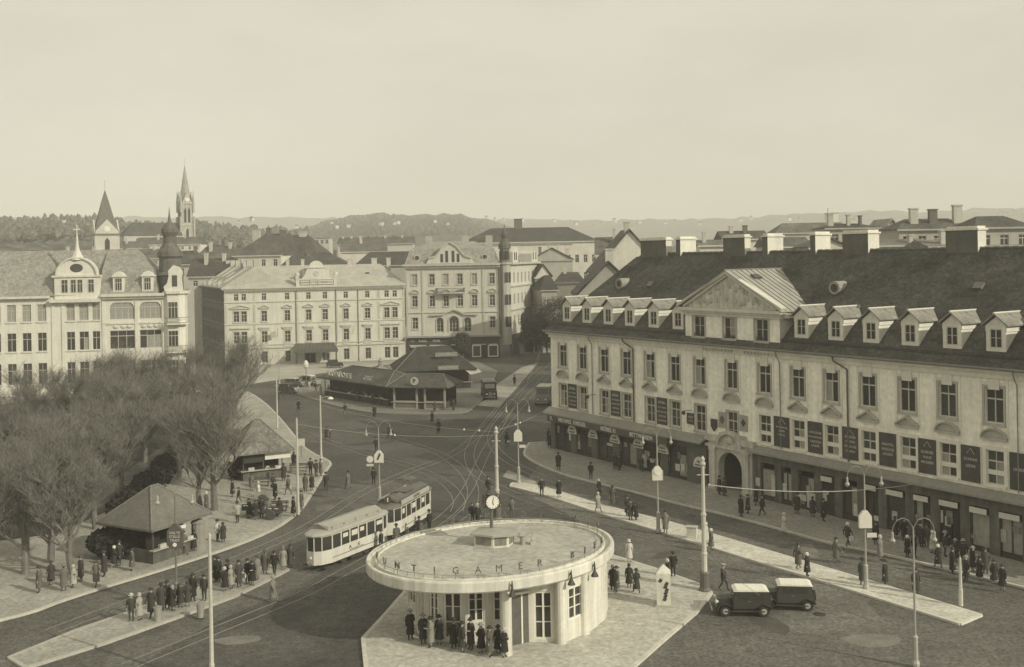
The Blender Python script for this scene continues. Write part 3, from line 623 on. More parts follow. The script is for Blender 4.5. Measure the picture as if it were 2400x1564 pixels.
# attic gable with the sign
b = MB(); b.box(15.4, 24.3, -.65, .2, 17.01, 18.75)
b.box(15.3, 16.0, -.75, .1, 18.751, 19.5); b.box(23.7, 24.4, -.75, .1, 18.751, 19.5)
n = 10; b.prismy(([(16.6, 18.76), (17.3, 19.6), (17.7, 20.7), (18.2, 21.3)] + [(19.85 - 1.55*math.cos(math.pi*k/n), 21.3 + 1.4*math.sin(math.pi*k/n)) for k in range(n+1)] + [(21.5, 21.3), (22.0, 20.7), (22.4, 19.6), (23.1, 18.76)])[::-1], -.5, .3)
b.box(17.2, 22.5, -.7, .3, 21.1, 21.3); b.lathe([(.55, 19.5), (.45, 20.1), (.05, 20.2)], 12, 15.65, -.3); b.lathe([(.55, 19.5), (.45, 20.1), (.05, 20.2)], 12, 24.05, -.3)
b.box(17.0, 22.6, .3, 6, 18.0, 20.9); b.prismy([(18.3, 20.9), (19.0, 22.2), (19.85, 22.6), (20.7, 22.2), (21.4, 20.9)][::-1], .31, 5.5)
ag = b.build('attic_gable', HW, ho)
MB().lathe([(.02, 0), (.55, .02), (.62, .0), (.62, .12), (.5, .14)], 14).build('round_niche', HTR, ag, (19.85, -.45, 19.9)).rotation_euler = (R(90), 0, 0)
for x0, x1, s in ((16.3, 18.2, 'GRAND'), (18.3, 20.0, 'HOTEL'), (20.1, 23.5, 'STEIRERHOF')):
    o = MB().box(x0, x1, -.72, -.651, 17.45, 18.35).build('sign_panel', M(.66, .7, .05, 3), ag)
    f = MB(); f.box(x0-.09, x1+.09, -.73, -.652, 18.352, 18.46); f.box(x0-.09, x1+.09, -.73, -.652, 17.34, 17.448); f.box(x1+.002, x1+.1, -.73, -.653, 17.45, 18.35); f.box(x0-.1, x0-.002, -.73, -.653, 17.45, 18.35); f.build('sign_frame', IRON(.05), o)
    link('lettering', text_mesh(s, .58, IRON(.05), .01, .01), o, ((x0+x1)/2, -.74, 17.9))
# entrance canopy on iron posts
b = MB(); b.add([(14.6,-4.2,3.3),(24.0,-4.2,3.3),(23.4,-.3,4.5),(15.2,-.3,4.5),(14.6,-4.2,3.05),(24.0,-4.2,3.05),(23.4,-.3,4.25),(15.2,-.3,4.25)], [(0,1,2,3),(4,7,6,5),(0,4,5,1),(1,5,6,2),(0,3,7,4)])
b.box(14.55, 24.05, -4.3, -4.2, 2.7, 3.4)
cn = b.build('entrance_canopy', METALROOF(.09), ho)
sb = MB()
for k in range(11): sb.tube([(14.9 + k*.85, -4.2, 3.35), (15.4 + k*.76, -.3, 4.55)], .04, 4)
sb.build('roof_bars', METALROOF(.2), cn)
for x in (15.0, 19.3, 23.6): MB().tube([(x, -4.0, 0), (x, -4.0, 3.05)], .1, 6).build('post', IRON(.07), cn)
for x in (11.2, 27.6):
    MB().tube([(x, -.1, 6.2), (x+.1, -1.4, 8.0)], .04, 5).build('flagstaff', IRON(.2), ho)
MB().add([(0,0,0),(-1.3,0,-.3),(-1.1,-.1,-1.5),(-.1,-.1,-1.3)], [(0,1,2,3)]).build('flag', CLOTH(.4), ho, (10.9, -.9, 7.4))
# side wing along the side street, its shade put into darker plaster
sa = math.atan2(AT(461, 671, 270).y - 232.1, AT(461, 671, 270).x + 62.8)     # world heading of the wing
wl = 46.0
sx = [2.2 + k*2.6 for k in range(17)]
holes = [(x-.55, x+.55, z, z+h) for x in sx for z, h in ((14.2, 1.5), (9.55, 2.35), (4.9, 2.5), (.6, 2.4))]
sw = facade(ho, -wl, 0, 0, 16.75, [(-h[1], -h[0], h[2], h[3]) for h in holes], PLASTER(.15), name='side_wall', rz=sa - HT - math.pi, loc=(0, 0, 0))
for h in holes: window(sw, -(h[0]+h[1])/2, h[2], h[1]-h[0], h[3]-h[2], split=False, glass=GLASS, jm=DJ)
b = MB(); b.box(-wl, .5, -.7, .1, 16.76, 17.0)
for z, d in ((13.75, .2), (8.95, .2), (4.35, .25)): b.box(-wl, 0, -d, -.001, z, z+.22)
for x in sx: b.box(-x-.75, -x+.75, -.22, -.002, 12.1, 12.4); b.box(-x-.75, -x+.75, -.22, -.002, 7.65, 7.95)
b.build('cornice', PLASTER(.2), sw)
b = MB(); b.hip(-wl, 0, -.6, 14, 17.05, 21.6, .01, .01); b.build('wing_roof', HR, sw)
for k, x in enumerate((-6, -13, -20, -27, -34, -41)):
    b = MB(); b.box(x-.5, x+.5, -.4, 7, 17.3, 17.9 if k % 2 else 18.2); b.add([(x-.5,-.5,17.4),(x-.5,7,22.1),(x+.5,7,22.1),(x+.5,-.5,17.4)], [(0,1,2,3)]).add([(x-.5,-.5,17.4),(x-.5,7,22.1),(x-.5,7,20)], [(0,1,2)]).add([(x+.5,-.5,17.4),(x+.5,7,22.1),(x+.5,7,20)], [(0,1,2)])
    b.build('fire_wall', PLASTER(.5), sw)
    b = MB().box(x-.5, x+.5, 6, 7.4, 20, 23.1).build('chimney', PLASTER(.42), sw)

# ------------------------------------------------------------------ corner building with the onion turret
cc = thing('corner_building', 'ornate pale corner building with curved gable, balcony, dark onion turret and shop sign', 'building', (-24.1, 240.9, 0)); cc.scale = (1.02, 1.02, 1.0)
CW, CT = PLASTER(.56), M(.46, .85, .15, 1.2, .1, .1, name='stone_trim')
CX = [1.95, 5.8, 8.87, 12.0, 15.17, 19.1]
holes = [(x-.62, x+.62, 16.75, 19.2) for x in CX] + [(x-.62, x+.62, 11.85, 14.35) for x in CX] + [(x-.62, x+.62, 6.85, 9.4) for x in (CX[0], CX[-1])]
ar = [(7.45, .75), (10.55, 1.05), (13.57, .75)]
holes += [(x-r, x+r, 6.1, 8.6) for x, r in ar]
facade(cc, 0, 20.6, 3.0, 21.0, holes, CW)
for i, x in enumerate(CX):
    window(cc, x, 16.75, 1.24, 2.45, split=False, trim=CT, surround=.2, glass=GLASS2 if i % 2 else CURTAIN, bars=1)
    window(cc, x, 11.85, 1.24, 2.5, split=False, trim=CT, surround=.22, ped='seg', glass=GLASS, bars=1)
    if i in (0, 5): window(cc, x, 6.85, 1.24, 2.55, split=False, trim=CT, surround=.22, glass=GLASS, bars=1)
for x, r in ar:
    n = 8; P = [(r*math.cos(math.pi*k/n), r*math.sin(math.pi*k/n)) for k in range(n+1)]
    o = window(cc, x, 6.1, 2*r, 2.5, split=False, tr=.0, nm=3 if r > 1 else 2, glass=GLASS, bars=2)
    MB().prismy(P[::-1], -.03, .02).build('fanlight', GLASS2, o, (0, -.2, 2.5))
    b = MB()
    for (xa, za), (xb, zb) in zip(P, P[1:]): b.prismy([(xa, za), (xa*1.25, za*1.25), (xb*1.25, zb*1.25), (xb, zb)][::-1], -.14, .01)
    b.box(-r*1.25, -r-.003, -.14, .01, -2.5, 0); b.box(r+.003, r*1.25, -.14, .01, -2.5, 0)
    b.build('arched_surround', CT, o, (0, -.2, 2.5))
q = [(10.55 - 5.2, 10.0), (8.2, 10.1), (9.2, 10.7), (10.55, 11.2), (11.9, 10.7), (12.9, 10.1), (15.75, 10.0)]; b = MB()
for (xa, za), (xb, zb) in zip(q, q[1:]): b.prismy([(xa, za-.25), (xa, za+.1), (xb, zb+.1), (xb, zb-.25)], -.5, 0)
b.build('curved_hood', CT, cc)
b = MB()
for x in (-.01, 3.5, 16.9, 20.25): b.box(x, x+.36, -.14, -.001, 5.6, 20.4)
b.box(-.1, 20.7, -.2, -.002, 10.4, 10.55); b.build('pilasters', CT, cc)
b = MB(); b.box(-.6, 21.0, -.9, .1, 21.01, 21.5); b.box(-.4, 20.9, -.5, .1, 20.5, 21.009); b.build('cornice', CT, cc)
# balcony
b = MB(); P = [(6.6, 0), (13.1, 0), (12.7, -.9), (11.5, -1.4), (9.85, -1.6), (8.2, -1.4), (7.0, -.9)]
b.prism(ccw(P), 14.75, 15.0); ba = b.build('balcony', CT, cc)
b = MB(); pts = [(6.65, -.05), (7.05, -.85), (8.2, -1.32), (9.85, -1.52), (11.5, -1.32), (12.65, -.85), (13.05, -.05)]
for z in (15.15, 15.95): b.tube([(x, y, z) for x, y in pts], .05, 5)
for i in range(len(pts)-1):
    for k in range(6): x = pts[i][0]+(pts[i+1][0]-pts[i][0])*k/6; y = pts[i][1]+(pts[i+1][1]-pts[i][1])*k/6; b.tube([(x, y, 15.0), (x, y, 15.95)], .03, 4)
b.build('railing', IRON(.10), ba)
# mansard roof and gable
CR = M(.30, .8, .2, .6, .15, .15, course=2.0, name='mansard_tile')
b = MB(); b.add([(-.2,-.2,21.5),(20.6,-.2,21.5),(20.6,26,21.5),(-.2,26,21.5),(1.0,1.2,24.9),(19.4,1.2,24.9),(19.4,25,24.9),(1.0,25,24.9),(5,8,26.6),(15,8,26.6),(15,18,26.6),(5,18,26.6)],
  [(0,1,5,4),(1,2,6,5),(2,3,7,6),(3,0,4,7),(4,5,9,8),(5,6,10,9),(6,7,11,10),(7,4,8,11),(8,9,10,11)]); cr = b.build('roof', CR, cc)
for x in (2.6, 17.6):
    o = MB().lathe([(.7, -.1), (.7, .4)], 12).build('round_dormer', CT, cr, (x, .5, 22.9)); o.rotation_euler = (R(90), 0, 0)
    MB().lathe([(.5, .41), (.48, .44)], 12).build('pane', GLASS, o)
g = [(4.6, 21.55), (5.2, 22.6), (6.6, 23.0), (7.4, 23.9), (8.4, 25.2), (9.9, 26.2), (11.4, 25.2), (12.4, 23.9), (13.2, 23.0), (14.6, 22.6), (15.2, 21.55)]
cg = MB().prismy(g[::-1], -.5, .6).build('roof_gable', CW, cc); b = MB()
for (xa, za), (xb, zb) in zip(g[1:-1], g[2:-1]): b.prismy([(xa, za), (xa, za+.35), (xb, zb+.35), (xb, zb)], -.8, .7)
b.build('gable_moulding', CT, cg)
for x, h in ((8.1, 1.9), (9.2, 2.6), (10.6, 2.6), (11.7, 1.9)): link('pane', pane_mesh(.62, h, GLASS), cg, (x, -.52, 21.8))
for x, y in ((3.5, 12), (12, 12), (17.5, 14)): MB().box(x, x+1.6, y, y+.9, 24, 28).build('chimney', PLASTER(.4), cr)
# turret
b = MB(); b.lathe([(1.25, 3.0), (1.25, 21.0), (1.55, 21.1), (1.55, 21.55)], 10)
tu = b.build('turret', PLASTER(.42), cc, (22.0, 1.2, 0))
MB().lathe([(1.4, 24.9), (1.35, 25.6), (.9, 26.4), (.62, 27.0), (.8, 27.5), (.8, 27.9), (.55, 28.4), (.15, 29.2), (.06, 30.2)], 10, smooth_ := 0).build('dome', M(.10, .6, .2, 1, .2, .1, name='copper_dome'), tu)
MB().lathe([(1.3, 21.552), (1.15, 22.0), (1.1, 24.6), (1.4, 24.7), (1.4, 24.899)], 10).build('drum', M(.15, .65, .2, 1, .2, .1, name='copper_dome'), tu)
for a in (-100, -60, -140): MB().box(-.35, .35, -.04, .04, 0, 1.9).build('pane', GLASS, tu, (1.23*math.cos(R(a)), 1.23*math.sin(R(a)), 22.2), R(a+90))
for z in (17.0, 12.0, 7.0):
    for a in (-75, -35): MB().box(-.34, .34, -.05, .05, 0, 2.3).build('pane', GLASS, tu, (1.27*math.cos(R(a)), 1.27*math.sin(R(a)), z), R(a+90))
MB().tube([(20.75, -.15, 20.5), (20.75, -.15, 4.5)], .22, 6).build('downpipe', IRON(.10), cc)
# long side on the receding street
s0 = Vector((23.1, 1.6)); s1_ = Vector((39.0, 62)) ; sl_ = (s1_ - s0).length; srz = math.atan2(s1_.y - s0.y, s1_.x - s0.x)
hs = [(x, x+1.2, z, z+2.4) for x in (3, 6.5, 10, 13.5, 17, 20.5, 24) for z in (16.75, 11.85, 6.9)]
sd_ = facade(cc, 0, 27, 3.0, 21.0, hs, PLASTER(.56), name='side_wall', loc=(s0.x, s0.y, 0), rz=srz)
for h in hs: window(sd_, h[0]+.6, h[2], 1.2, 2.4, split=False, glass=GLASS)
b = MB(); b.box(0, 27.4, -.7, .1, 21.01, 21.5); 
for z in (15.9, 10.5): b.box(0, 27, -.3, -.001, z, z+.3)
b.build('cornice', CT, sd_)
b = MB(); b.prismy([(2, 21.5), (2, 23.9), (3.2, 24.9), (4.6, 25.2), (6, 24.9), (7, 23.9), (7, 21.5)][::-1], -.2, 3); b.prismy([(20, 21.5), (20, 23.5), (23, 24.2), (26, 23.5), (26, 21.5)][::-1], -.2, 3); g2 = b.build('roof_gable', CW, sd_)
for x in (3.6, 5.2, 21.5, 24.2): link('pane', pane_mesh(.9, 1.8, GLASS), g2, (x, -.21, 22))
# ground floor shop
b = MB(); b.box(-.05, 20.6, -.12, .3, 3.3, 5.2)
for x in (-.04, 4.4, 9.2, 13.9, 17.6, 20.0): b.box(x, x+.6, -.12, .3, 0, 3.299)
sh = b.build('shopfront', SHOP2, cc)
MB().box(-.05, 20.6, .5, .55, 0, 3.3).build('shop_interior', DARK, sh)
MB().box(-.3, 20.9, -.9, -.121, 4.9, 5.18).build('canopy', M(.30, .8, .15, 1), sh)
for x, s, sz in ((1.3, 'UHREN', .3), (3.6, 'KARL', .78), (6.6, 'FINK', .78)): link('lettering', text_mesh(s, sz, M(.6, .6, .05, 3), .03, .015), sh, (x, -.16, 4.15))
MB().box(-1.3, 1.3, -.1, 0, 0, .55).build('shop_sign', M(.45, .7, .1, 2), sh, (2.1, -.14, 2.7))
for x0, x1 in ((14.7, 16.2), (18.2, 20.0)):
    f = MB(); f.box(x0-.25, x0, -.2, -.05, .3, 3.0); f.box(x1, x1+.25, -.2, -.05, .3, 3.0); f.box(x0, x1, -.2, -.05, 2.8, 3.05); f.box(x0, x1, -.2, -.05, .3, .55)
    o = f.build('display_window', PALE, sh); MB().box(x0, x1, -.08, -.06, .55, 2.8).build('pane', GLASS, o)
MB().box(0, 27, -.05, .3, 0, 5).build('shopfront', SHOP2, sd_)

# ------------------------------------------------------------------ department store by the trees
O = AT(380, 700, 190); st = thing('department_store', 'white department store with curved gable, wide upper windows, corner balconies and a dark onion dome', 'building', (O.x, O.y, 0), R(10))
SW, STR = PLASTER(.68), M(.62, .85, .1, 1.2, .1, .1, name='stone_trim')
RWS = [(12.95, 3.0), (7.75, 3.25), (2.0, 3.7)]
holes = []
for z, h in RWS: holes += [(a, a+1.5, z, z+h) for a in (-28.5, -26, -23.5, -21)] + [(-9.0, -4.75, z, z+h), (-3.95, -.2, z, z+h), (-16.2, -14.8, z, z+h), (-14.1, -12.5, z, z+h), (-11.9, -10.6, z, z+h)]
facade(st, -30, .3, 0, 17.3, holes, SW)
for zi, (z, h) in enumerate(RWS):
    for a, c in ((-9.0, -4.75), (-3.95, -.2)):
        dk = GLASS if zi == 1 else GLASS2
        o = window(st, (a+c)/2, z, c-a, h, tr=.7, nm=4 if zi != 1 else 3, fw=.1, split=True, glass=GLASS if zi else CURTAIN)
        if zi == 0:
            for s in (-1, 1): MB().prismy([(0, 0), (s*-1.0, 0), (s*-.6, -.1), (s*-.2, -.45), (0, -1.0)][::-s], -.14, .0).build('corner_fill', SW, o, (s*(c-a)/2, -.05, h))
    for a, c in ((-28.5, -27), (-26, -24.5), (-23.5, -22), (-21, -19.5), (-16.2, -14.8), (-14.1, -12.5), (-11.9, -10.6)): window(st, (a+c)/2, z, c-a, h, tr=.66, nm=2, fw=.08, split=True, trim=STR, glass=[CURTAIN, GLASS, GLASS][zi])
b = MB()
for x in (-30, -18.6, -16.95, -10.2, -4.65, .0): b.box(x, x+.55, -.16, -.001, 1.5, 16.2)
b.build('pilasters', SW, st)
b = MB(); b.box(-10.3, .5, -.9, .1, 17.01, 17.5); b.box(-10.2, .4, -.5, .1, 16.6, 17.009); b.box(-10.2, .3, -.18, -.002, 12.1, 12.4); b.box(-18.8, -10.31, -1.0, .1, 16.2, 16.75); b.box(-30, -18.81, -.8, .1, 17.01, 17.4)
for k in range(9): b.lathe([(.35, 0), (.3, .1), (.05, .14)], 8, 0, 0) if 0 else None
b.build('cornice', STR, st)
b = MB()
for x in (-7.9, -6.6, -5.6, -3.2, -2.1, -1.0): b.lathe([(.1, 11.35), (.45, 11.55), (.5, 11.8), (.1, 12.0)], 8, x, -.1, ry=.3)
b.build('garland_relief', STR, st)
# left bay with curved gable
n = 14; gb = [(-18.0, 16.76), (-18.0, 20.9)] + [(-14.3 - 3.3*math.cos(math.pi*k/n), 20.9 + 3.0*math.sin(math.pi*k/n)) for k in range(n+1)] + [(-10.4, 20.9), (-10.4, 16.76)]
b = MB().prismy(gb[::-1], -.3, 1.2); gg = b.build('curved_gable', SW, st); b = MB()
for (xa, za), (xb, zb) in zip(gb[2:-2], gb[3:-2]): b.prismy([(-14.3+(xa+14.3)*1.06, 20.9+(za-20.9)*1.08), (xa*1, za), (xb, zb), (-14.3+(xb+14.3)*1.06, 20.9+(zb-20.9)*1.08)], -.6, 1.3)
b.box(-18.4, -10.1, -.55, .2, 20.6, 20.95); b.build('gable_moulding', STR, gg)
MB().lathe([(1.1, 0), (.95, .1)], 14, ry=.7).build('oval_window', GLASS2, gg, (-14.3, -.31, 22.2)).rotation_euler = (R(90), 0, 0)
for x, w_ in ((-16.3, 1.1), (-14.85, .9), (-13.75, .9), (-11.9, 1.0)): 
    o = link('window', frame_mesh(w_, 2.3, .66, 2, .07, JOIN), gg, (x, -.34, 17.9)); link('pane', pane_mesh(w_-.05, 2.25, GLASS), o, (0, .03, .02))
MB().lathe([(1.3, 23.6), (.9, 24.3), (.45, 25.2), (.25, 26.4), (.16, 27.6), (.1, 28.2)], 8, -14.3, .5).box(-14.38, -14.22, .42, .58, 28.2, 29.8).box(-14.9, -13.7, .43, .57, 28.9, 29.1).build('spire', STR, gg)
# mansard roof with dormers
b = MB(); b.add([(-10.4,-.5,17.5),(-.6,-.5,17.5),(-.6,14,17.5),(-10.4,14,17.5),(-10.4,1.6,21.6),(-1.6,1.6,21.6),(-1.6,13,21.6),(-10.4,13,21.6),(-10.4,7,25.4),(-5.0,7,25.4)], [(0,1,5,4),(1,2,6,5),(4,5,9,8),(5,6,9),(6,7,8,9),(2,3,7,6)])
b.add([(-30,-.4,17.4),(-18.0,-.4,17.4),(-10.4,-.2,17.5),(-10.4,7,25.4),(-30,7,25.4),(-30,14,17.4),(-10.4,14,17.4)], [(0,1,2,3,4),(4,3,6,5)])
sr = b.build('roof', M(.28, .8, .2, .6, .15, .2, course=2.0, name='mansard_tile'), st)
for x in (-7.3, -2.4):
    b = MB(); b.box(-.95, .95, -.2, 2, 0, 2.9); b.prismy([(-1.2, 2.9), (1.2, 2.9), (.6, 3.6), (0, 3.85), (-.6, 3.6)], -.45, 2.4); d = b.build('dormer', SW, sr, (x, -.1, 17.6))
    f = link('window', frame_mesh(1.2, 2.2, .62, 3, .08, JOIN), d, (0, -.24, .5)); MB().box(-.56, .56, -.215, -.205, .55, 2.65).build('pane', GLASS, d)
# corner bay, turning into the side street
b = MB(); P = [(.3, -.25), (1.0, -.9), (3.0, -.9), (3.9, 0), (3.9, 3.5), (.3, 3.5)]
b.prism(P, 0, 17.3); cbx = b.build('corner_bay', SW, st)
MB().prism([(.1, -.5), (.9, -1.3), (3.2, -1.3), (4.4, -.1), (4.4, 3.6), (.1, 3.6)], 17.31, 17.75).build('cornice', STR, cbx)
for z, h in ((12.9, 3.0), (7.9, 2.9), (2.2, 3.4)):
    o = link('window', frame_mesh(1.7, h, .68, 3, .08, JOIN), cbx, (1.95, -.93, z)); link('pane', pane_mesh(1.65, h-.05, GLASS if z < 10 else GLASS2), o, (0, .025, .02))
    if z > 5:
        b = MB(); b.prism([(.5, -.91), (1.0, -1.9), (3.3, -1.9), (4.5, -.8), (4.5, .6), (3.91, .6), (3.91, -.01), (3.0, -.91)], z-1.05, z-.75); bb = b.build('balcony', STR, cbx)
        b = MB()
        for zz in (z-.7, z+.2): b.tube([(.5, -.95, zz), (1.0, -1.85, zz), (3.3, -1.85, zz), (4.45, -.75, zz), (4.45, .5, zz)], .05, 5)
        for k in range(12): b.tube([(1.0 + k*.2, -1.85, z-.74), (1.0 + k*.2, -1.85, z+.2)], .03, 4)
        b.build('railing', IRON(.16), bb)
b = MB().prismy([(.6, 17.76), (.4, 18.6), (1.0, 19.2), (1.3, 20.5), (1.2, 21.4), (2.1, 22.4), (3.2, 22.0), (3.7, 21.2), (3.5, 20), (3.7, 17.76)][::-1], -.9, -.3); g3 = b.build('bay_gable', SW, cbx)
link('pane', pane_mesh(.9, 2.0, GLASS2), g3, (2.3, -.93, 18.6))
dm = MB().lathe([(2.3, 17.6), (2.3, 20.4), (2.6, 20.6), (2.0, 21.2), (1.9, 23.6), (2.3, 24.0), (2.2, 24.8), (1.6, 25.6), (1.2, 26.4), (1.15, 27.6), (1.5, 28.4), (1.45, 29.0), (.9, 29.7), (.3, 30.4), (.1, 32.0), (.03, 33.0)], 12, .9, 4.2)
dm.build('onion_dome', M(.13, .7, .25, .8, .2, .15, name='copper_dome'), st)
MB().box(-30, 3.8, 13.5, 14, 0, 17.3).box(3.5, 3.9, 3.5, 14, 0, 17.3).build('back_wall', PLASTER(.4), st)
# low pale annex
an = G(215, 925); tag(MB().box(-9, 6, -1, 4, 0, 3.3).box(-9.2, 6.2, -1.2, 4.2, 3.31, 3.6).build('garden_wall', PLASTER(.36), None, (an.x - 3, an.y + 6, 0), R(10)), 'low pale garden wall behind the bare trees at the foot of the department store', 'wall')
# ------------------------------------------------------------------ houses behind the square
def house(name, label, x0, x1, Y, zb, zr, dep=12, kind='gable', v=.45, rv=.08, rz=0.0, e=(3, 3), wins=None, chim=(), z0=-2, group=None, side=True):
    """plastered block with eaves at zb and ridge at zr; x0..x1 world width of the front at depth Y"""
    t = thing(name, label, 'building', (x0, Y, 0), rz, group); W = x1 - x0
    hs = []
    if wins:
        n, rows = wins; 
        for z, h in rows:
            for k in range(n): c = W * (k + .5) / n; hs.append((c-.6, c+.6, z, z+h))
    b = MB(); facade(t, 0, W, z0, zb, hs, PLASTER(v))
    b.box(W-.01, W, .001, dep, z0, zb-.01); b.box(0, .01, .001, dep, z0, zb-.01); b.box(0, W, dep-.02, dep, z0, zb-.01)
    if kind == 'side': b.prismy([(0, zb), (W, zb), (W/2, zr)][::-1], .02, .3); b.prismy([(0, zb), (W, zb), (W/2, zr)][::-1], dep-.3, dep)
    b.build('wall', PLASTER(v), t)
    for h in hs: window(t, (h[0]+h[1])/2, h[2], 1.2, h[3]-h[2], split=False, glass=GLASS)
    r = MB(); o_ = .4
    if kind == 'hip': r.hip(-o_, W+o_, -o_, dep+o_, zb, zr, e[0], e[1])
    elif kind == 'gable': r.hip(-o_, W+o_, -o_, dep+o_, zb, zr, .001, .001)
    elif kind == 'side':
        for s in (0, 1):
            xe = -o_ if s == 0 else W + o_
            r.add([(W/2,-o_,zr+.1),(W/2,dep+o_,zr+.1),(xe,dep+o_,zb-.1),(xe,-o_,zb-.1),(W/2,-o_,zr+.35),(W/2,dep+o_,zr+.35),(xe,dep+o_,zb+.15),(xe,-o_,zb+.15)], [(0,1,2,3),(4,5,6,7),(0,3,7,4),(3,2,6,7)])
    elif kind == 'flat': r.box(-o_, W+o_, -o_, dep+o_, zb+.001, zb+.5)
    ro = r.build('roof', ROOF(rv) if kind != 'flat' else METALROOF(.3), t)
    if kind != 'flat': MB().box(-o_-.05, W+o_+.05, -o_-.12, -o_+.001, zb-.28, zb-.02).build('eaves', PLASTER(v), t)
    for cx, cy, cw, ch in chim:
        k = MB(); k.box(cx, cx+cw, cy, cy+.9, zb, ch); k.box(cx-.1, cx+cw+.1, cy-.1, cy+1, ch, ch+.2); k.build('chimney', PLASTER(.5 if rnd() < .6 else .16), ro)
    return t
def PX(x, Y): return AT(x, 600, Y).x
def PZ(x, y, Y): return AT(x, y, Y).z
# large block with the broad hipped roof
Y = 300; house('apartment_block', 'tall block with broad hipped roof and white top wall rising behind the hotel', PX(548, Y), PX(662, Y), Y, PZ(600, 599, Y), PZ(600, 549, Y+8), 16, 'hip', .62, .10, R(-6), (7, .01), (4, [(21.2, 2.0)]), [(3, 7, 2.2, 31.5), (7, 7, 1.4, 32), (11, 7, 2.0, 31.4)])
Y = 312; house('town_house', 'block with dark hipped roof beside the broad roofed block behind the hotel', PX(668, Y), PX(742, Y), Y, PZ(700, 596, Y), PZ(700, 551, Y+8), 18, 'hip', .4, .085, R(-4), (.01, 5), None, [(2, 8, 2.2, 31.2)])
Y = 285; house('town_house', 'low dark roof stretched right behind the chimneys of the hotel', PX(660, Y), PX(812, Y), Y, PZ(740, 622, Y), PZ(740, 592, Y+6), 12, 'hip', .4, .085, R(2), (3, 6), None, [(6, 4, 1.2, 24.6), (13, 6, .8, 25.2)])
Y = 275; house('town_house', 'dark roofed house wedged between the hotel and the ornate corner building', PX(832, Y), PX(955, Y), Y, PZ(900, 622, Y), PZ(900, 590, Y+6), 13, 'hip', .4, .07, R(6), (4, .01), None, [(4, 3, 2.2, 22.4)])
Y = 350; house('town_house', 'broad house with mid grey roof and white gable end above the hotel roof', PX(800, Y), PX(905, Y), Y, PZ(850, 590, Y), PZ(850, 568, Y+7), 14, 'gable', .6, .12, R(8), (3, 3), None, [(6, 6, .9, 30)])
Y = 400; house('town_house', 'row of dark roofs with many small chimneys below the wooded hill', PX(792, Y), PX(968, Y), Y, PZ(880, 572, Y), PZ(880, 556, Y+8), 15, 'gable', .5, .11, R(3), (3, 3), None, [(k*3.2+1, 6, .7, PZ(880, 553, Y)) for k in range(8)])
Y = 420; house('town_house', 'pale square block with a grid of windows beside the dark roofs', PX(738, Y), PX(772, Y), Y, PZ(750, 558, Y), PZ(750, 556, Y), 8, 'flat', .5, .1, 0, (1, 1), (3, [(PZ(750, 572, Y), 1.6)]))
# school-like block behind the corner building
Y = 330; x0, x1 = PX(1085, Y), PX(1345, Y)
house('school_building', 'large white block with long dark roof and bracketed cornice beyond the corner building', x0, x1 + 7.5, Y, PZ(1300, 566, Y), PZ(1300, 533, Y+12), 22, 'hip', .62, .075, R(0), (9, 9), (16, [(20.6, 2.4), (15.0, 2.6), (9.5, 2.6)]), [(16, 10, 2.6, 34.6)])
b = MB(); 
for k in range(46): b.box(x0 + k*.75, x0 + k*.75 + .35, Y-.45, Y-.02, PZ(1300, 566, Y)-.9, PZ(1300, 566, Y)-.3)
b.build('cornice_brackets', PLASTER(.5), None).parent = None
br = bpy.data.objects['cornice_brackets']; sb_ = bpy.data.objects['school_building']; br.parent = sb_; br.location = (-x0, -Y, 0)
Y = 300; o = house('party_wall_house', 'house showing a blank pale grey party wall in front of the white school block', PX(1246, Y), PX(1342, Y), Y, PZ(1300, 609, Y), PZ(1290, 583, Y), 14, 'side', .42, .10, 0, (2, 2), None, [(2, 1, .8, 25.2), (4.5, 1, .8, 26), (7, 1, .8, 25.8), (9.6, 1, .9, 24.6)])
Y = 262; house('town_house', 'small house with white gable on the bend of the side street', PX(1254, Y), PX(1292, Y), Y, PZ(1270, 650, Y), PZ(1270, 622, Y), 10, 'side', .6, .07, R(8))
Y = 252; house('town_house', 'house with dark tiled roof and lit gable edge down the side street', PX(1268, Y), PX(1305, Y), Y, PZ(1285, 680, Y), PZ(1285, 646, Y+4), 16, 'hip', .35, .05, R(12), (3, .01))
Y = 275; house('town_house', 'low dark house closing the view down the side street', PX(1300, Y), PX(1366, Y), Y, PZ(1320, 662, Y), PZ(1320, 638, Y+5), 10, 'hip', .25, .06, R(-5), (2, 2), None, [(2, 4, .8, 20.4)])
# gables right behind the arcade house
Y = 178; house('gabled_house', 'white house with a steep blank gable behind the end of the arcade house roof', PX(1392, Y), PX(1560, Y), Y, PZ(1392, 640, Y), PZ(1475, 541, Y), 14, 'side', .62, .12, 0, (2, 2), None, [(5.2, .4, .9, 28.2)])
Y = 150; house('lean_to_house', 'small house with a plain grey pitched roof tucked against the arcade house', PX(1352, Y), PX(1500, Y), Y, PZ(1352, 692, Y), PZ(1428, 617, Y), 10, 'side', .36, .11, R(0), (2, 2), None, [(4.2, 2, 1.1, 23.6)])
Y = 215; house('town_house', 'house with mid grey roof and tall white chimney beside the white gable', PX(1398, Y), PX(1470, Y), Y, PZ(1420, 598, Y), PZ(1420, 556, Y+5), 11, 'hip', .6, .13, R(-5), (.01, 3), (4, [(17, 2)]), [(3.4, 3, .5, 28)])
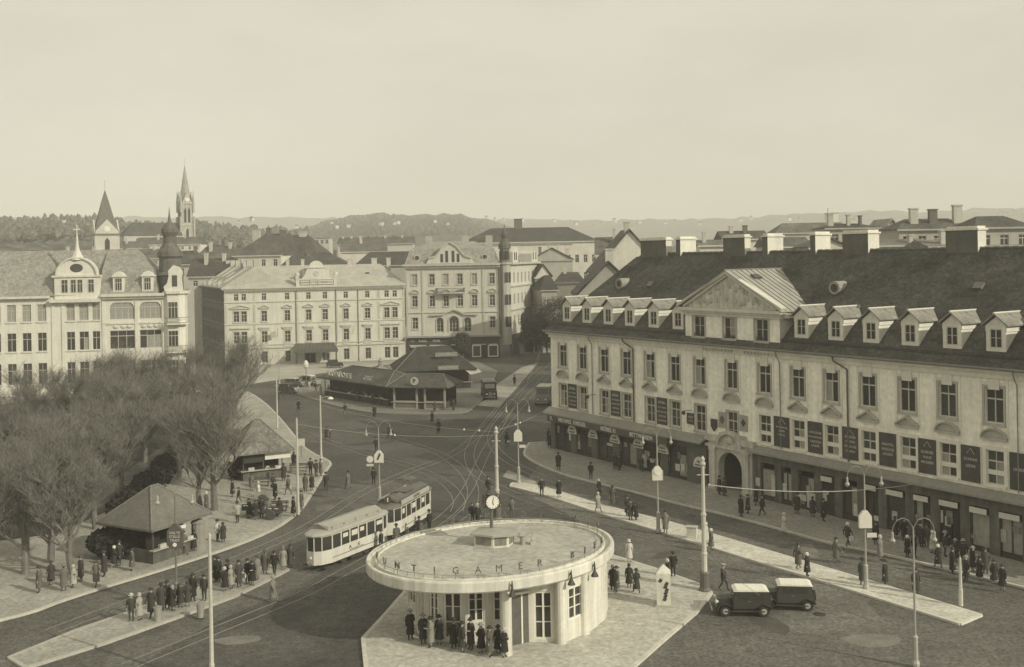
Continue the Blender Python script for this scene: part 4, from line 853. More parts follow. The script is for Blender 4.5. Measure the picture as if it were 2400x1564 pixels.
# skyline above the long ridge
for (xa, xb, ye, yr, Y, v, rv, kind, ch, lb) in (
    (2108, 2290, 536, 512, 165, .42, .12, 'hip', [(2.6, 2, 1.2, 29.2), (5.6, 2, 1.2, 29.0), (9.4, 2, 1.3, 29.6)], 'grey house with stout chimneys standing highest at the end of the long ridge'),
    (2076, 2106, 538, 518, 190, .6, .3, 'side', [], 'narrow white gable next to the grey house over the long ridge'),
    (1938, 2060, 534, 524, 190, .4, .08, 'hip', [(1, 2, .9, 29.4), (4.4, 2, .5, 29.2), (6.6, 2, .4, 29)], 'dark roofed house with two pale fire walls above the big ridge chimney'),
    (1820, 2010, 545, 522, 260, .5, .15, 'hip', [], 'wide pale grey roof above the middle of the long ridge'),
    (1696, 1800, 560, 541, 230, .55, .09, 'gable', [(2, 3, .8, 28.5), (5, 3, .9, 28.6)], 'house with light fire walls above the ridge beside the tall chimney'),
    (1640, 1720, 575, 562, 215, .6, .16, 'gable', [(1, 2, .7, 27)], 'house with mid grey roof and white edge over the ridge'),
    (1800, 1900, 578, 556, 185, .55, .12, 'gable', [], 'house with plain grey roof between the chimneys on the ridge'),
    (1900, 1990, 580, 562, 175, .6, .12, 'side', [], 'white gable end between the pale chimneys on the ridge'),
    (2060, 2180, 574, 560, 160, .5, .17, 'gable', [(5, 1, .5, 25)], 'low pale roof behind the large chimney on the ridge'),
    (2180, 2420, 576, 560, 150, .5, .2, 'gable', [(2, 1, 1.0, 25.4), (4.5, 1, .6, 25.2)], 'low roof with white chimney stubs at the end of the long ridge'),
    (2290, 2420, 532, 506, 150, .4, .1, 'hip', [], 'tall grey house at the far end of the skyline')):
    a, c = PX(xa, Y), PX(xb, Y); house('town_house', lb, a, c, Y, PZ((xa+xb)/2, ye, Y), PZ((xa+xb)/2, yr, Y+4), 9, kind, v, rv, 0, (min(3, (c-a)*.3),)*2, (max(2, int((c-a)/2.4)), [(PZ((xa+xb)/2, ye, Y)-2.6, 1.5)]) if xb - xa > 90 else None, ch)
# roofs on the far left, below the churches
for (xa, xb, ye, yr, Y, v, rv, kind, lb) in (
    (318, 470, 573, 556, 470, .62, .10, 'gable', 'long low white building with dark roof in front of the tall church'),
    (270, 330, 582, 566, 440, .6, .14, 'gable', 'white house between the two churches'),
    (100, 250, 612, 588, 330, .5, .10, 'gable', 'dark roofed house behind the curved gable of the department store'),
    (230, 400, 606, 584, 340, .55, .12, 'gable', 'long roof with skylights below the pyramid spire'),
    (450, 560, 612, 578, 300, .5, .12, 'hip', 'house with lit roof slope next to the broad hipped roof'),
    (380, 470, 620, 588, 280, .5, .08, 'hip', 'dark hipped house behind the onion dome'),
    (440, 540, 648, 606, 262, .5, .07, 'gable', 'dark roofed house at the back of the hotel wing')):
    a, c = PX(xa, Y), PX(xb, Y); house('town_house', lb, a, c, Y, PZ((xa+xb)/2, ye, Y), PZ((xa+xb)/2, yr, Y+4), 10, kind, v, rv, 0, (3, 3), (max(3, int((c-a)/3)), [(PZ((xa+xb)/2, ye, Y)-2.4, 1.4)]), [((c-a)*.3, 3, .8, PZ((xa+xb)/2, yr, Y)+1.2), ((c-a)*.7, 4, .8, PZ((xa+xb)/2, yr, Y)+1.0)])
# roofscape filling in towards the hills
fr = random.Random(3)
protos = []
for k in range(7):
    W, D, zb, zr = fr.uniform(11, 20), fr.uniform(9, 13), fr.uniform(13, 17), 0; zr = zb + fr.uniform(3.5, 6)
    t = house('town_house', 'plastered town house with tiled roof in the roofscape between the square and the hills', -W/2, W/2, 0, zb, zr, D, ('hip', 'gable', 'gable', 'side', 'gable', 'hip', 'gable')[k], (.6, .42, .6, .55, .4, .62, .5)[k], (.06, .09, .12, .07, .15, .10, .08)[k], 0, (4, 4), (4, [(zb-3, 1.7)]), [(W*.3, 3, .8, zr+1.4), (W*.7, 4, .8, zr+1.2)], group='town houses towards the hills')
    protos.append(t)
spots = []
for row, Y in enumerate((345, 375, 410, 450, 495, 545, 600, 665, 740, 830, 930, 1050, 1200, 1380)):
    x = -.52 * Y + fr.uniform(0, 20)
    while x < .52 * Y:
        pxl = 1200 + x / Y * 2500
        if not (Y < 480 and (pxl > 1330)) and not (Y < 560 and 180 < pxl < 480) and fr.random() < (.95 if Y < 500 else .6): spots.append((x, Y + fr.uniform(-8, 8)))
        x += fr.uniform(19, 30) * (1 if Y < 500 else 1.35)
for i, (x, Y) in enumerate(spots):
    o = protos[i] if i < len(protos) else copy_tree(protos[i % 7])
    far = max(0, Y - 480) / 320; up = 0
    s = fr.uniform(.9, 1.15)
    o.location = (x, Y, up - fr.uniform(0, 2.0) + (4 if x > .2*Y else (min(12, (Y-480)*.022) if Y > 480 else 0))); o.rotation_euler = (0, 0, R(fr.choice((-25, -12, 0, 8, 20, 78, 100)))); o.scale = (s, s, 1)

# ------------------------------------------------------------------ the two churches
Y = 430; p = AT(248, 580, Y); c1 = thing('church', 'church with broad dark pyramid spire rising from four pale gables', 'church', (p.x, Y, 0), R(28))
zt = PZ(248, 446, Y); zg = PZ(248, 548, Y); b = MB(); wd = 4.7; b.box(-wd, wd, -wd, wd, 0, zg-1)
c1w = b.build('tower', PLASTER(.52), c1)
b = MB()
for k in range(4):
    q = MB().prismy([(-wd, zg-1), (wd, zg-1), (wd*.9, zg+1), (0, zg+5.6), (-wd*.9, zg+1)][::-1], -wd-.06, -wd+.5)
    o = q.build('gable', PLASTER(.55), c1w, (0, 0, 0), k*math.pi/2)
    MB().lathe([(1.1, 0), (1.1, .12)], 12).build('clock_face', PALE, o, (0, -wd-.08, zg+1.8)).rotation_euler = (R(90), 0, 0)
    MB().prismy([(-.9, 0), (.9, 0), (.9, 4), (0, 5.3), (-.9, 4)][::-1], -.05, .05).build('belfry_window', DARK, o, (0, -wd-.05, zg-7))
MB().lathe([(wd*1.5, zg-.8), (wd*1.2, zg+2.5), (wd*.86, zg+6.5), (wd*.42, zg+12.5), (.12, zt)], 4, a0=math.pi/4).lathe([(.05, zt-.5), (.05, zt+4)], 4).build('spire', M(.13, .8, .2, .5, .2, .15, name='slate_spire'), c1)
MB().hip(-6, 22, -4, 10, 15, 22, .01, 4).box(-6, 22, -3.6, 9.6, 0, 15).build('nave', PLASTER(.4), c1)
Y = 520; p = AT(436, 575, Y); c2 = thing('church', 'church with tall slender gothic stone tower and needle spire', 'church', (p.x, Y, 0), R(33))
zt = PZ(432, 384, Y); z1 = PZ(436, 470, Y); b = MB(); wd = 2.9
b.box(-wd, wd, -wd, wd, 0, z1-2)
for sx in (-1, 1):
    for sy in (-1, 1):
        b.box(sx*(wd-.1), sx*(wd+.75), sy*(wd-.1), sy*(wd+.75), 0, z1-8); b.lathe([(.65, z1-6), (.6, z1-.5), (.02, z1+5)], 6, sx*(wd+.1), sy*(wd+.1))
for z in (z1-2, z1-12.5, z1-21): b.box(-wd-.35, wd+.35, -wd-.35, wd+.35, z, z+.7)
tw = b.build('tower', M(.40, .9, .2, .6, .2, .25, name='gothic_stone'), c2)
for k in range(4):
    a = k*math.pi/2
    o = MB().prismy([(-2.4, 0), (2.4, 0), (0, 5.5)][::-1], -.3, .3).build('gable', M(.42, .9, .2, .6), tw, (wd*math.sin(a), -wd*math.cos(a), z1-1.3), a)
    for x in (-.95, .95): MB().prismy([(-.5, 0), (.5, 0), (.5, 6), (0, 7.2), (-.5, 6)][::-1], -.05, .1).build('belfry_window', DARK, o, (x, -.12, -9.6))
    MB().prismy([(-.6, 0), (.6, 0), (.6, 5.5), (0, 6.8), (-.6, 5.5)][::-1], -.05, .1).build('lancet_window', DARK, o, (0, -.12, -19))
    MB().lathe([(1.0, 0), (1.0, .1)], 12).build('clock_face', PALE, o, (0, -.34, 1.5)).rotation_euler = (R(90), 0, 0)
MB().lathe([(2.7, z1-1.5), (1.5, z1 + (zt-z1)*.45), (.15, zt-1)], 8, a0=math.pi/8).lathe([(.06, zt-1.5), (.05, zt+2.5)], 4).build('spire', M(.34, .85, .2, .6, .2, .2, name='stone_spire'), c2)
zn = PZ(400, 553, Y); zr = PZ(400, 523, Y)
b = MB(); b.box(-30, -wd, -4.5, 5.5, 0, zn); b.prismy([(-wd-.6, zn), (-wd-.6, zr), (-wd-.2, zr)], -4.5, 5.5) if 0 else None; b.build('nave', PLASTER(.45), c2)
MB().hip(-30.5, -wd, -5, 6, zn+.01, zr, 5, .01).build('nave_roof', ROOF(.075), c2)
b = MB().add([(-wd-.05,-5.2,zn-2),(-wd-.05,5.8,zn-2),(-wd-.05,.5,zr+1.5),(-wd+.5,-5.2,zn-2),(-wd+.5,5.8,zn-2),(-wd+.5,.5,zr+1.5)], [(0,1,2),(3,5,4),(0,2,5,3),(1,4,5,2)]).build('nave_gable', PLASTER(.6), c2)

# ------------------------------------------------------------------ woods and villas on the hills
def blob(b, r, x, y, z, rad, h, kind):
    if kind == 0:
        n = 6; a0 = r.random() * 6
        for q in range(3):
            b.lathe([(rad*(1-.25*q)*r.uniform(.85, 1.15), z + h*(.15+.27*q)), (rad*.12, z + h*(.55+.23*q))], n, x, y, a0=a0 + q)
    else:
        n = 7; b.lathe([(rad*.3, z+h*.1), (rad*r.uniform(.8,1.1), z+h*.35), (rad*r.uniform(.8,1.05), z+h*.62), (rad*.55, z+h*.88), (.05, z+h)], n, x + r.uniform(-.5,.5), y, a0=r.random()*6)
        o = len(b.v) - 5*n
        for i in range(o, len(b.v)): v = b.v[i]; b.v[i] = (v[0]+r.uniform(-.25,.25)*rad, v[1]+r.uniform(-.25,.25)*rad, v[2]+r.uniform(-.12,.12)*h)
def wood(name, seed, n, pxr, Yr, sky, v, size):
    r = random.Random(seed); b = MB()
    for k in range(n):
        x = r.uniform(*pxr); Y = r.uniform(*Yr)
        for (xa, ya), (xb, yb) in zip(sky, sky[1:]):
            if xa <= x <= xb: ys = ya + (yb-ya)*(x-xa)/(xb-xa); break
        f = (Y - Yr[0]) / (Yr[1] - Yr[0]); p = AT(x, ys + (1-f) * 42 + 4, Y)
        s = r.uniform(.6, 1.3) * size; blob(b, r, p.x, Y, p.z - s*.3, s*.42, s, 0 if r.random() < .42 else 1)
    return tag(b.build(name, M(v, 1, .45, .08, 0, .5, name='wood_foliage')), kind='stuff')
wood('wood', 4, 950, (-130, 720), (560, 790), [(-200, 518), (60, 516), (150, 510), (230, 512), (300, 524), (400, 532), (480, 526), (560, 538), (640, 540), (800, 548)], .14, 6.5)
wood('wood', 5, 1100, (680, 1180), (1150, 1490), [(600, 545), (700, 538), (760, 522), (830, 507), (885, 502), (950, 509), (1010, 506), (1075, 504), (1110, 513), (1200, 535)], .085, 6)
wood('wood', 6, 800, (1100, 2420), (2200, 2580), [(1000, 514), (1200, 518), (1420, 518), (1700, 515), (1830, 508), (1930, 502), (2040, 497), (2140, 502), (2290, 492), (2500, 485)], .11, 9)
hv = thing('hillside_villa', 'small white villa on the wooded hillside', 'house', (0, 0, 0), 0, 'villas scattered on the hills')
MB().box(-5, 5, -4, 4, -4, 6).build('wall', PLASTER(.66), hv); MB().hip(-5.6, 5.6, -4.6, 4.6, 6, 9.5, 3, 3).build('roof', ROOF(.12), hv)
hr = random.Random(9)
vp = [(150, 520, 640), (205, 528, 620), (560, 522, 720), (590, 516, 740), (695, 534, 900), (778, 523, 1150), (817, 531, 1100), (894, 526, 1150), (924, 525, 1200), (934, 523, 1250), (790, 533, 1000), (1020, 520, 1250), (1050, 526, 1150), (1140, 513, 1700), (1160, 516, 1750), (1180, 517, 1800), (1225, 517, 1900), (1300, 519, 1700), (1440, 519, 1900), (1500, 522, 1800), (1560, 524, 1900), (1735, 518, 2000), (1760, 513, 2200), (1850, 515, 1900), (1872, 515, 1500), (1938, 513, 1000), (1220, 527, 1300), (1350, 526, 1400), (1640, 526, 1500), (2000, 520, 1700)]
for i, (x, y, Y) in enumerate(vp):
    o = hv if i == 0 else copy_tree(hv); p = AT(x, y, Y); o.location = p; s = Y / 3400 * hr.uniform(.7, 1.2); o.scale = (s, s, s); o.rotation_euler = (0, 0, hr.uniform(-.5, .5))
p = AT(1949, 512, 900); tg = thing('water_tower', 'pale square tower block with a thin mast on the far skyline', 'tower', (p.x, 900, 0))
MB().box(-4.5, 4.5, -4, 4, 0, p.z + 4).build('wall', PLASTER(.68), tg); MB().tube([(-3, 0, p.z+4), (-3, 0, p.z + 9)], .3, 5).box(-4.8, 4.8, -4.3, 4.3, p.z+4, p.z+4.5).build('mast', IRON(.12), tg)
# ------------------------------------------------------------------ bare trees on the plaza
def tree_meshes(seed, H, spread):
    r = random.Random(seed); tb, cb = MB(), MB()
    def seg(p, d, ln, rad, lvl):
        n = 3 if lvl > 1 else 4 if lvl else 7; steps = 3 if lvl < 3 else 2
        pts = [p]; rs = [rad]; dd = d.copy()
        for k in range(steps):
            dd = (dd + Vector((r.uniform(-.22,.22), r.uniform(-.22,.22), r.uniform(-.06,.16)))).normalized()
            pts.append(pts[-1] + dd * ln / steps); rs.append(rad * (1 - .45*(k+1)/steps))
        (tb if lvl == 0 else cb).tube(pts, rs, n, cap=False)
        if lvl >= 5: return
        for k in range((8, 6, 5, 5, 4)[lvl]):
            t = r.uniform(.25, 1.0) if lvl else r.uniform(.3, 1.0)
            i = min(int(t * steps), steps - 1); q = pts[i].lerp(pts[i+1], t*steps - i)
            a = r.uniform(0, 2*math.pi); side = Vector((math.cos(a), math.sin(a), 0))
            nd = (dd * r.uniform(.5, .95) + side * r.uniform(.35, .8) * spread + Vector((0, 0, r.uniform(.05, .45)))).normalized()
            seg(q, nd, ln * r.uniform(.5, .78), max(rs[min(i+1, steps)] * r.uniform(.46, .68), .011), lvl + 1)
    seg(Vector((0, 0, -.1)), Vector((0, 0, 1)), H * .36, H * .023, 0)
    return tb, cb
BARK = M(.17, .95, .25, 1.5, .2, .3, bump=.4, name='bark'); TWIG = M(.19, .95, .3, 1.0, 0, .3, name='twigs')
TM = []
for k, (s, h, sp) in enumerate(((11, 14.5, 1.15), (12, 16.0, 1.05), (13, 13.5, 1.25))):
    tb, cb = tree_meshes(s, h, sp); TM.append((tb.mesh('trunk', BARK), cb.mesh('crown', TWIG)))
tl = [(470, 1194, 'twin stemmed bare tree right behind the near hipped kiosk'), (503, 1196, 'bare tree with pale trunk between the two hipped kiosks'), (500, 1150, 'bare tree beside the counter of the far hipped kiosk'), (420, 1120, 'bare tree behind the roof of the near kiosk'),
      (340, 1085, 'bare tree on the lawn along the gravel path'), (500, 1070, 'bare tree with wide crown behind the far kiosk roof'), (548, 980, 'outermost bare tree of the plaza overlooking the forecourt'), (520, 1005, 'bare tree at the kerb of the forecourt'), (440, 985, 'bare tree in front of the hotel side street'), (350, 985, 'bare tree before the corner bay of the department store'),
      (262, 990, 'bare tree before the wide windows of the department store'), (165, 1030, 'bare tree before the curved gable bay'), (255, 1075, 'bare tree in the middle of the lawn'), (180, 1140, 'dense bare tree at the lawn edge, deep in the little park'), (110, 1180, 'bare tree in the thick of the little park'), (290, 1165, 'bare tree beside the gravel path bend'),
      (150, 1250, 'bare tree overhanging the tram side pavement'), (225, 1240, 'bare tree behind the clipped dark bush by the near kiosk'), (60, 1290, 'bare tree farthest from the kiosks along the pavement'), (168, 1345, 'bare tree whose trunk stands among people on the pavement'), (20, 1150, 'bare tree at the outer side of the little park'), (90, 1060, 'bare tree at the outer corner of the department store'), (60, 1345, 'bare tree leaning over the pavement edge at the end of the park'), (118, 1318, 'bare tree between the pavement and the dense park trees'), (-30, 1370, 'outermost bare tree by the tram side pavement'), (-60, 1240, 'bare tree beyond the edge of the park'), (210, 1040, 'bare tree in front of the low pale garden wall'), (310, 1030, 'bare tree near the end of the low garden wall'), (400, 1050, 'bare tree where the path meets the forecourt'), (470, 1090, 'bare tree at the far end of the dark hedge'), (230, 1110, 'bare tree in the dense middle of the park')]
tr_ = random.Random(21)
for i, (x, y, lb) in enumerate(tl):
    p = G(x, y, .13); t = thing('bare_tree', lb, 'tree', p, tr_.uniform(0, 6.28), 'bare winter trees on the plaza'); k = tr_.randrange(3); s = tr_.uniform(.82, 1.05)
    t.scale = (s, s, s); link('trunk', TM[k][0], t); link('crown', TM[k][1], t)
def leafy(name, label, p, rx, ry, h, n, v, cat='bush', seed=1, rz=0.0, leaf=.28):
    r = random.Random(seed); t = thing(name, label, cat, p, rz); b = MB()
    for k in range(n):
        while True:
            q = Vector((r.uniform(-1,1), r.uniform(-1,1), r.uniform(-1,1)))
            if .35 < q.length < 1: break
        c = Vector((q.x*rx, q.y*ry, h*.5 + q.z*h*.5)); a = Vector((r.gauss(0,1), r.gauss(0,1), r.gauss(0,1))).normalized()*leaf*r.uniform(.6,1.3); d = a.orthogonal().normalized()*leaf*r.uniform(.5,.9)
        b.add([c-a, c+d, c+a, c-d], [(0,1,2,3)])
    b.build('foliage', M(v, .9, .4, 1.5, 0, .3, name='evergreen_leaf'), t)
    b = MB()
    for k in range(7): b.tube([(r.uniform(-.3,.3)*rx, r.uniform(-.3,.3)*ry, 0), (r.uniform(-.6,.6)*rx, r.uniform(-.6,.6)*ry, h*.7)], [.05, .02], 4, cap=False)
    b.build('stem', BARK, t); return t
leafy('bush', 'dark clipped evergreen bush beside the near kiosk counter', G(285, 1305, .13), 2.6, 1.6, 2.4, 2600, .035, seed=2)
leafy('bush', 'small dark bush at the corner of the far kiosk', G(560, 1122, .13), 1.1, .9, 2.0, 900, .04, seed=3)
# dark evergreen hedge put in where the ground is only shadowed
P0, P1 = G(275, 1235, .13), G(520, 985, .13); hd = thing('hedge', 'long dark evergreen hedge standing in for shadowed ground between lawn and path', 'hedge', P0, math.atan2(P1.y-P0.y, P1.x-P0.x)); ln = (P1-P0).length
r = random.Random(8); b = MB()
for k in range(9000):
    c = Vector((r.uniform(0, ln), r.uniform(-1, 1)*1.0, 0)); c.z = r.uniform(.1, 2.0) if abs(c.y) > .8 else r.uniform(1.6, 2.1); c.z += .2*math.sin(c.x*.7)
    a = Vector((r.gauss(0,1), r.gauss(0,1), r.gauss(0,1))).normalized()*.22; d = a.orthogonal().normalized()*.16; b.add([c-a, c+d, c+a, c-d], [(0,1,2,3)])
b.box(0, ln, -.8, .8, 0, 1.6); b.build('foliage', M(.028, .9, .4, 1.2, 0, .3, name='hedge_leaf'), hd)
def street_tree(label, x, y, h, seed):
    p = G(x, y); r = random.Random(seed); t = thing('street_tree', label, 'tree', p); b = MB(); w_ = MB(); w_.tube([(0,0,0),(.1,0,h*.35),(0,.1,h*.7)], [.22,.16,.06], 6, cap=False)
    for k in range(9): a = r.uniform(0, 6.28); w_.tube([(0,0,h*r.uniform(.3,.5)), (math.cos(a)*h*.25, math.sin(a)*h*.25, h*r.uniform(.6,.85))], [.08,.02], 4, cap=False)
    w_.build('trunk', BARK, t); cl = [(Vector((r.gauss(0,1)*h*.16, r.gauss(0,1)*h*.16, h*r.uniform(.4,.92))), h*r.uniform(.08,.16)) for k in range(26)]
    for k in range(3200):
        c, rad = r.choice(cl); d = Vector((r.gauss(0,1), r.gauss(0,1), r.gauss(0,1))).normalized()*rad*r.uniform(.5,1.1); a = Vector((r.gauss(0,1), r.gauss(0,1), r.gauss(0,1))).normalized()*.2; e = a.orthogonal().normalized()*.14; q = c + d
        b.add([q-a, q+e, q+a, q-e], [(0,1,2,3)])
    b.build('crown', M(.035, .9, .45, .8, 0, .3, name='evergreen_leaf'), t)
street_tree('dark leafy tree at the mouth of the side street past the shop', 1262, 848, 9, 41); street_tree('dark leafy tree in the middle of the side street', 1282, 838, 11.5, 42); street_tree('tallest dark leafy tree, against the houses of the side street', 1300, 826, 13, 43); street_tree('dark leafy tree behind the market hall before the corner building', 1085, 850, 6.5, 44); street_tree('dark leafy tree along the side wall of the corner building', 1252, 826, 10, 45)
# ------------------------------------------------------------------ kiosks
def kiosk(name, label, E0, E1, dep, ze, zap, ridge=.1, v=.15, rv=None, wall=.2, inset=1.0, open_front=True, cat='kiosk', group=None, parts=True):
    d = (E1 - E0); d.z = 0; W = d.length; t = thing(name, label, cat, (E0.x, E0.y, .13), math.atan2(d.y, d.x), group)
    r = MB(); a = (W * (1 - ridge)) / 2; r.hip(0, W, 0, dep, ze, zap, a, a); r.box(-.02, W+.02, -.02, dep+.02, ze-.16, ze-.005)
    ro = r.build('roof', rv or ROOF(v), t)
    hp = MB(); hp.tube([(0,0,ze+.02),(a,dep/2,zap+.04),(W-a,dep/2,zap+.04),(W,0,ze+.02)], .07, 5); hp.tube([(0,dep,ze+.02),(a,dep/2,zap+.04)], .07, 5).tube([(W,dep,ze+.02),(W-a,dep/2,zap+.04)], .07, 5)
    hp.build('ridge_tiles', M(.2, .8, .2, 3), ro)
    WM = M(wall, .85, .2, .8, .25, .15, name='kiosk_boards')
    b = MB(); x0, x1, y0, y1 = inset, W-inset, inset, dep-inset
    b.box(x0, x1, y1-.1, y1, 0, ze-.165); b.box(x0, x0+.1, y0, y1-.101, 0, 1.0); b.box(x1-.1, x1, y0, y1-.101, 0, 1.0); b.box(x0, x1, y0-.001, y0+.1, 0, 1.0)
    b.build('wall', WM, t); c = MB(); c.box(x0-.25, x1+.25, y0-.35, y0+.15, 1.001, 1.08); c.build('counter', M(.42, .8, .2, 1), t)
    b = MB()
    for x in (x0, (x0+x1)/2, x1-.1): b.box(x, x+.1, y0-.005, y0+.11, 1.081, ze-.165)
    for y in (y1-.2,): b.box(x0, x0+.1, y, y+.09, 1.0, ze-.165); b.box(x1-.1, x1, y, y+.09, 1.0, ze-.165)
    b.build('posts', WM, t); MB().box(x0+.2, x1-.2, y0+.9, y0+.95, .1, ze-.2).build('interior', DARK, t)
    if parts:
        rr = random.Random(int(W*100))
        for k in range(7): q = MB().box(-.16, .16, -.12, .12, 0, rr.uniform(.12, .3)).build('goods_box', M(rr.choice((.2, .5, .62)), .8, .2, 3), t, (rr.uniform(x0+.2, x1-.2), y0-.12, 1.085))
    return t
k1 = kiosk('kiosk', 'tile roofed market kiosk with steep pyramid roof, white awning and goods on the counter', G(551, 1070, 3), G(690, 1056, 3), 6.2, 3.0, 5.95, .09, .20, None, .12)
MB().box(3.2, 5.9, .55, .62, 2.1, 2.75).build('awning', PALE, k1); MB().box(1.0, 3.19, .7, .76, 1.9, 2.7).build('shutter', M(.05, .8), k1)
k2 = kiosk('kiosk', 'low hip roofed kiosk by the tram side pavement beneath the double armed lamp', G(355.6, 1248, 2.9), G(496.5, 1205, 2.9), 6.0, 2.9, 5.4, .12, .16, M(.16, .9, .2, .5, .1, .2, name='tarred_felt'), .11)
MB().box(2.4, 3.7, .3, .38, 2.25, 2.5).build('awning', PALE, k2)
MB().lathe([(.55, 0), (.55, 2.1), (.62, 2.15), (.3, 2.4)], 12).build('round_end', M(.28, .8, .15, 1), k2, (5.6, .9, 0))
m1 = kiosk('market_hall', 'long dark roofed market stall row with lettering on the roof edge beside the forecourt', G(741, 885.6, 3.2), G(905, 908.7, 3.2), 9, 3.2, 5.0, .6, .085, None, .05)
lb_ = MB()
link('lettering', text_mesh('SÜDFRÜCHTE', 1.15, M(.55, .6), .05, .012), m1, (6.6, .35, 4.0)); link('lettering', text_mesh('OBST', 1.1, M(.4, .6), .05, .012), m1, (15.0, .35, 4.0))
m2 = kiosk('market_hall', 'pale grey pyramid roofed stall in the middle of the market kiosks', G(866, 893, 3.4), G(950, 888, 3.4), 8.0, 3.4, 5.3, .06, .24, M(.25, .8, .15, .6, .1, .15, name='felt_roof'), .06, parts=False)
MB().lathe([(.4, 4.9), (.4, 5.9), (.5, 6.0), (.1, 6.5)], 8, 2.9, 4.0).build('vent_turret', M(.3, .8, .2, 2), m2)
m3 = kiosk('tram_waiting_hall', 'open fronted waiting hall with white posts and round P sign on the roof', G(903, 909, 3.4), G(1050, 911, 3.4), 8, 3.4, 5.0, .6, .085, None, .05, .9, parts=False)
b = MB()
for x in (1.0, 4.6, 5.9, 9.0): b.box(x, x+.28, .62, .86, 0, 3.2)
for a, c in ((1.3, 4.5), (6.2, 8.95)): b.box(a, c, .66, .8, 1.0, 1.25); b.box(a, c, .66, .8, 0, .2); b.box(a, c, .72, .78, .2, 1.0, 1)
b.build('white_posts', [M(.34, .8, .1, 1), M(.16, .8, .2, 1)], m3)
o = MB().lathe([(.62, 0), (.62, .12)], 18).build('round_sign', M(.5, .7, .05), m3, (4.6, .2, 4.3)); o.rotation_euler = (R(90), 0, 0)
t_ = link('lettering', text_mesh('P', .85, IRON(.04), .02, .02), m3, (4.6, .06, 4.3))
E0, E1 = G(925, 873, 3.4), G(1118, 866, 3.4); dk = kiosk('market_hall', 'broad dark hip roofed market hall with striped signboards behind the waiting hall', E0, E1, 12, 3.4, 7.0, .38, .055, M(.05, .9, .35, .6, .1, .35, bump=.4, course=2, name='dark_shingle'), .05, parts=False)
for z, ww, hh in ((1.9, 3.6, .75), (4.0, 3.9, .7)):
    o = MB().box(-ww/2, ww/2, -.12, 0, z, z+hh).build('signboard', M(.24, .7, .2, 2), dk, (9.2, -.3 if z < 3 else 2.2, 1.5)); link('lettering', text_mesh('MÄRKTHALLE' if z < 3 else 'BLUMEN', .5, M(.42, .7), .02, .01), o, (0, -.14, z+hh/2))
MB().add([(0,0,3.2),(2.4,0,3.5),(2.4,-1.6,2.8),(0,-1.6,2.5)], [(0,1,2,3)]).build('awning', M(.4, .8), dk, (12.2, .2, 0)).rotation_euler = (0, 0, R(30))

# ------------------------------------------------------------------ round pavilion with letters on its rim
PC = Vector((-1.53, 67.4, 0)); PA = math.atan2(.55, .83); pv = thing('refreshment_pavilion', 'white oval flat roofed pavilion with standing letters around its roof rim', 'pavilion', PC, PA)
AX, AY = 8.25, 6.55; WHITE = M(.62, .75, .1, .4, .18, .06, name='white_render'); ROOFTOP = M(.42, .9, .2, .25, 0, .22, bump=.15, name='gravel_felt')
def ell(k, z, n=64): return [(AX*k*math.cos(2*math.pi*i/n) - 0, AY*k*math.sin(2*math.pi*i/n), z) for i in range(n)]
def shell(rows, name, mat, smooth=True, par=pv, n=64):
    b = MB(); vs = []
    for sx, sy, z in rows: vs += [(sx*math.cos(2*math.pi*i/n), sy*math.sin(2*math.pi*i/n), z) for i in range(n)]
    fs = [(r_*n+i, r_*n+(i+1) % n, (r_+1)*n+(i+1) % n, (r_+1)*n+i) for r_ in range(len(rows)-1) for i in range(n)]
    b.add(vs, fs); return b, b
def ring(rows, name, mat, caps=(0, 0), par=pv, n=64, smooth=False):
    b = shell(rows, name, mat, n=n)[0]
    if caps[0]: b.f.append(tuple(range(n-1, -1, -1))); b.m.append(0)
    if caps[1]: k = (len(rows)-1)*n; b.f.append(tuple(range(k, k+n))); b.m.append(0)
    return b.build(name, mat, par, smooth=smooth)
ring([(AX-.9, AY-.9, 3.86), (AX-.1, AY-.1, 3.9), (AX, AY, 4.0), (AX, AY, 4.5), (AX-.04, AY-.04, 4.6), (AX-.22, AY-.22, 4.6), (AX-.25, AY-.25, 4.36), (AX-.55, AY-.55, 4.36), (AX-.57, AY-.57, 4.58), (AX-.70, AY-.70, 4.6), (AX-.72, AY-.72, 4.5)], 'roof_rim', WHITE)
ring([(AX-.9, AY-.9, 3.86), (AX-.72, AY-.72, 4.49)], 'roof_deck', ROOFTOP, caps=(1, 1))
rr_ = MB(); n = 72
for z, o_ in ((4.82, .62),): rr_.tube([((AX-o_)*math.cos(2*math.pi*i/n), (AY-o_)*math.sin(2*math.pi*i/n), z) for i in range(n+1)], .022, 4)
for i in range(0, n, 2): rr_.tube([((AX-.62)*math.cos(2*math.pi*i/n), (AY-.62)*math.sin(2*math.pi*i/n), 4.55), ((AX-.62)*math.cos(2*math.pi*i/n), (AY-.62)*math.sin(2*math.pi*i/n), 4.84)], .02, 4)
rr_.build('letter_rail', IRON(.3), pv)
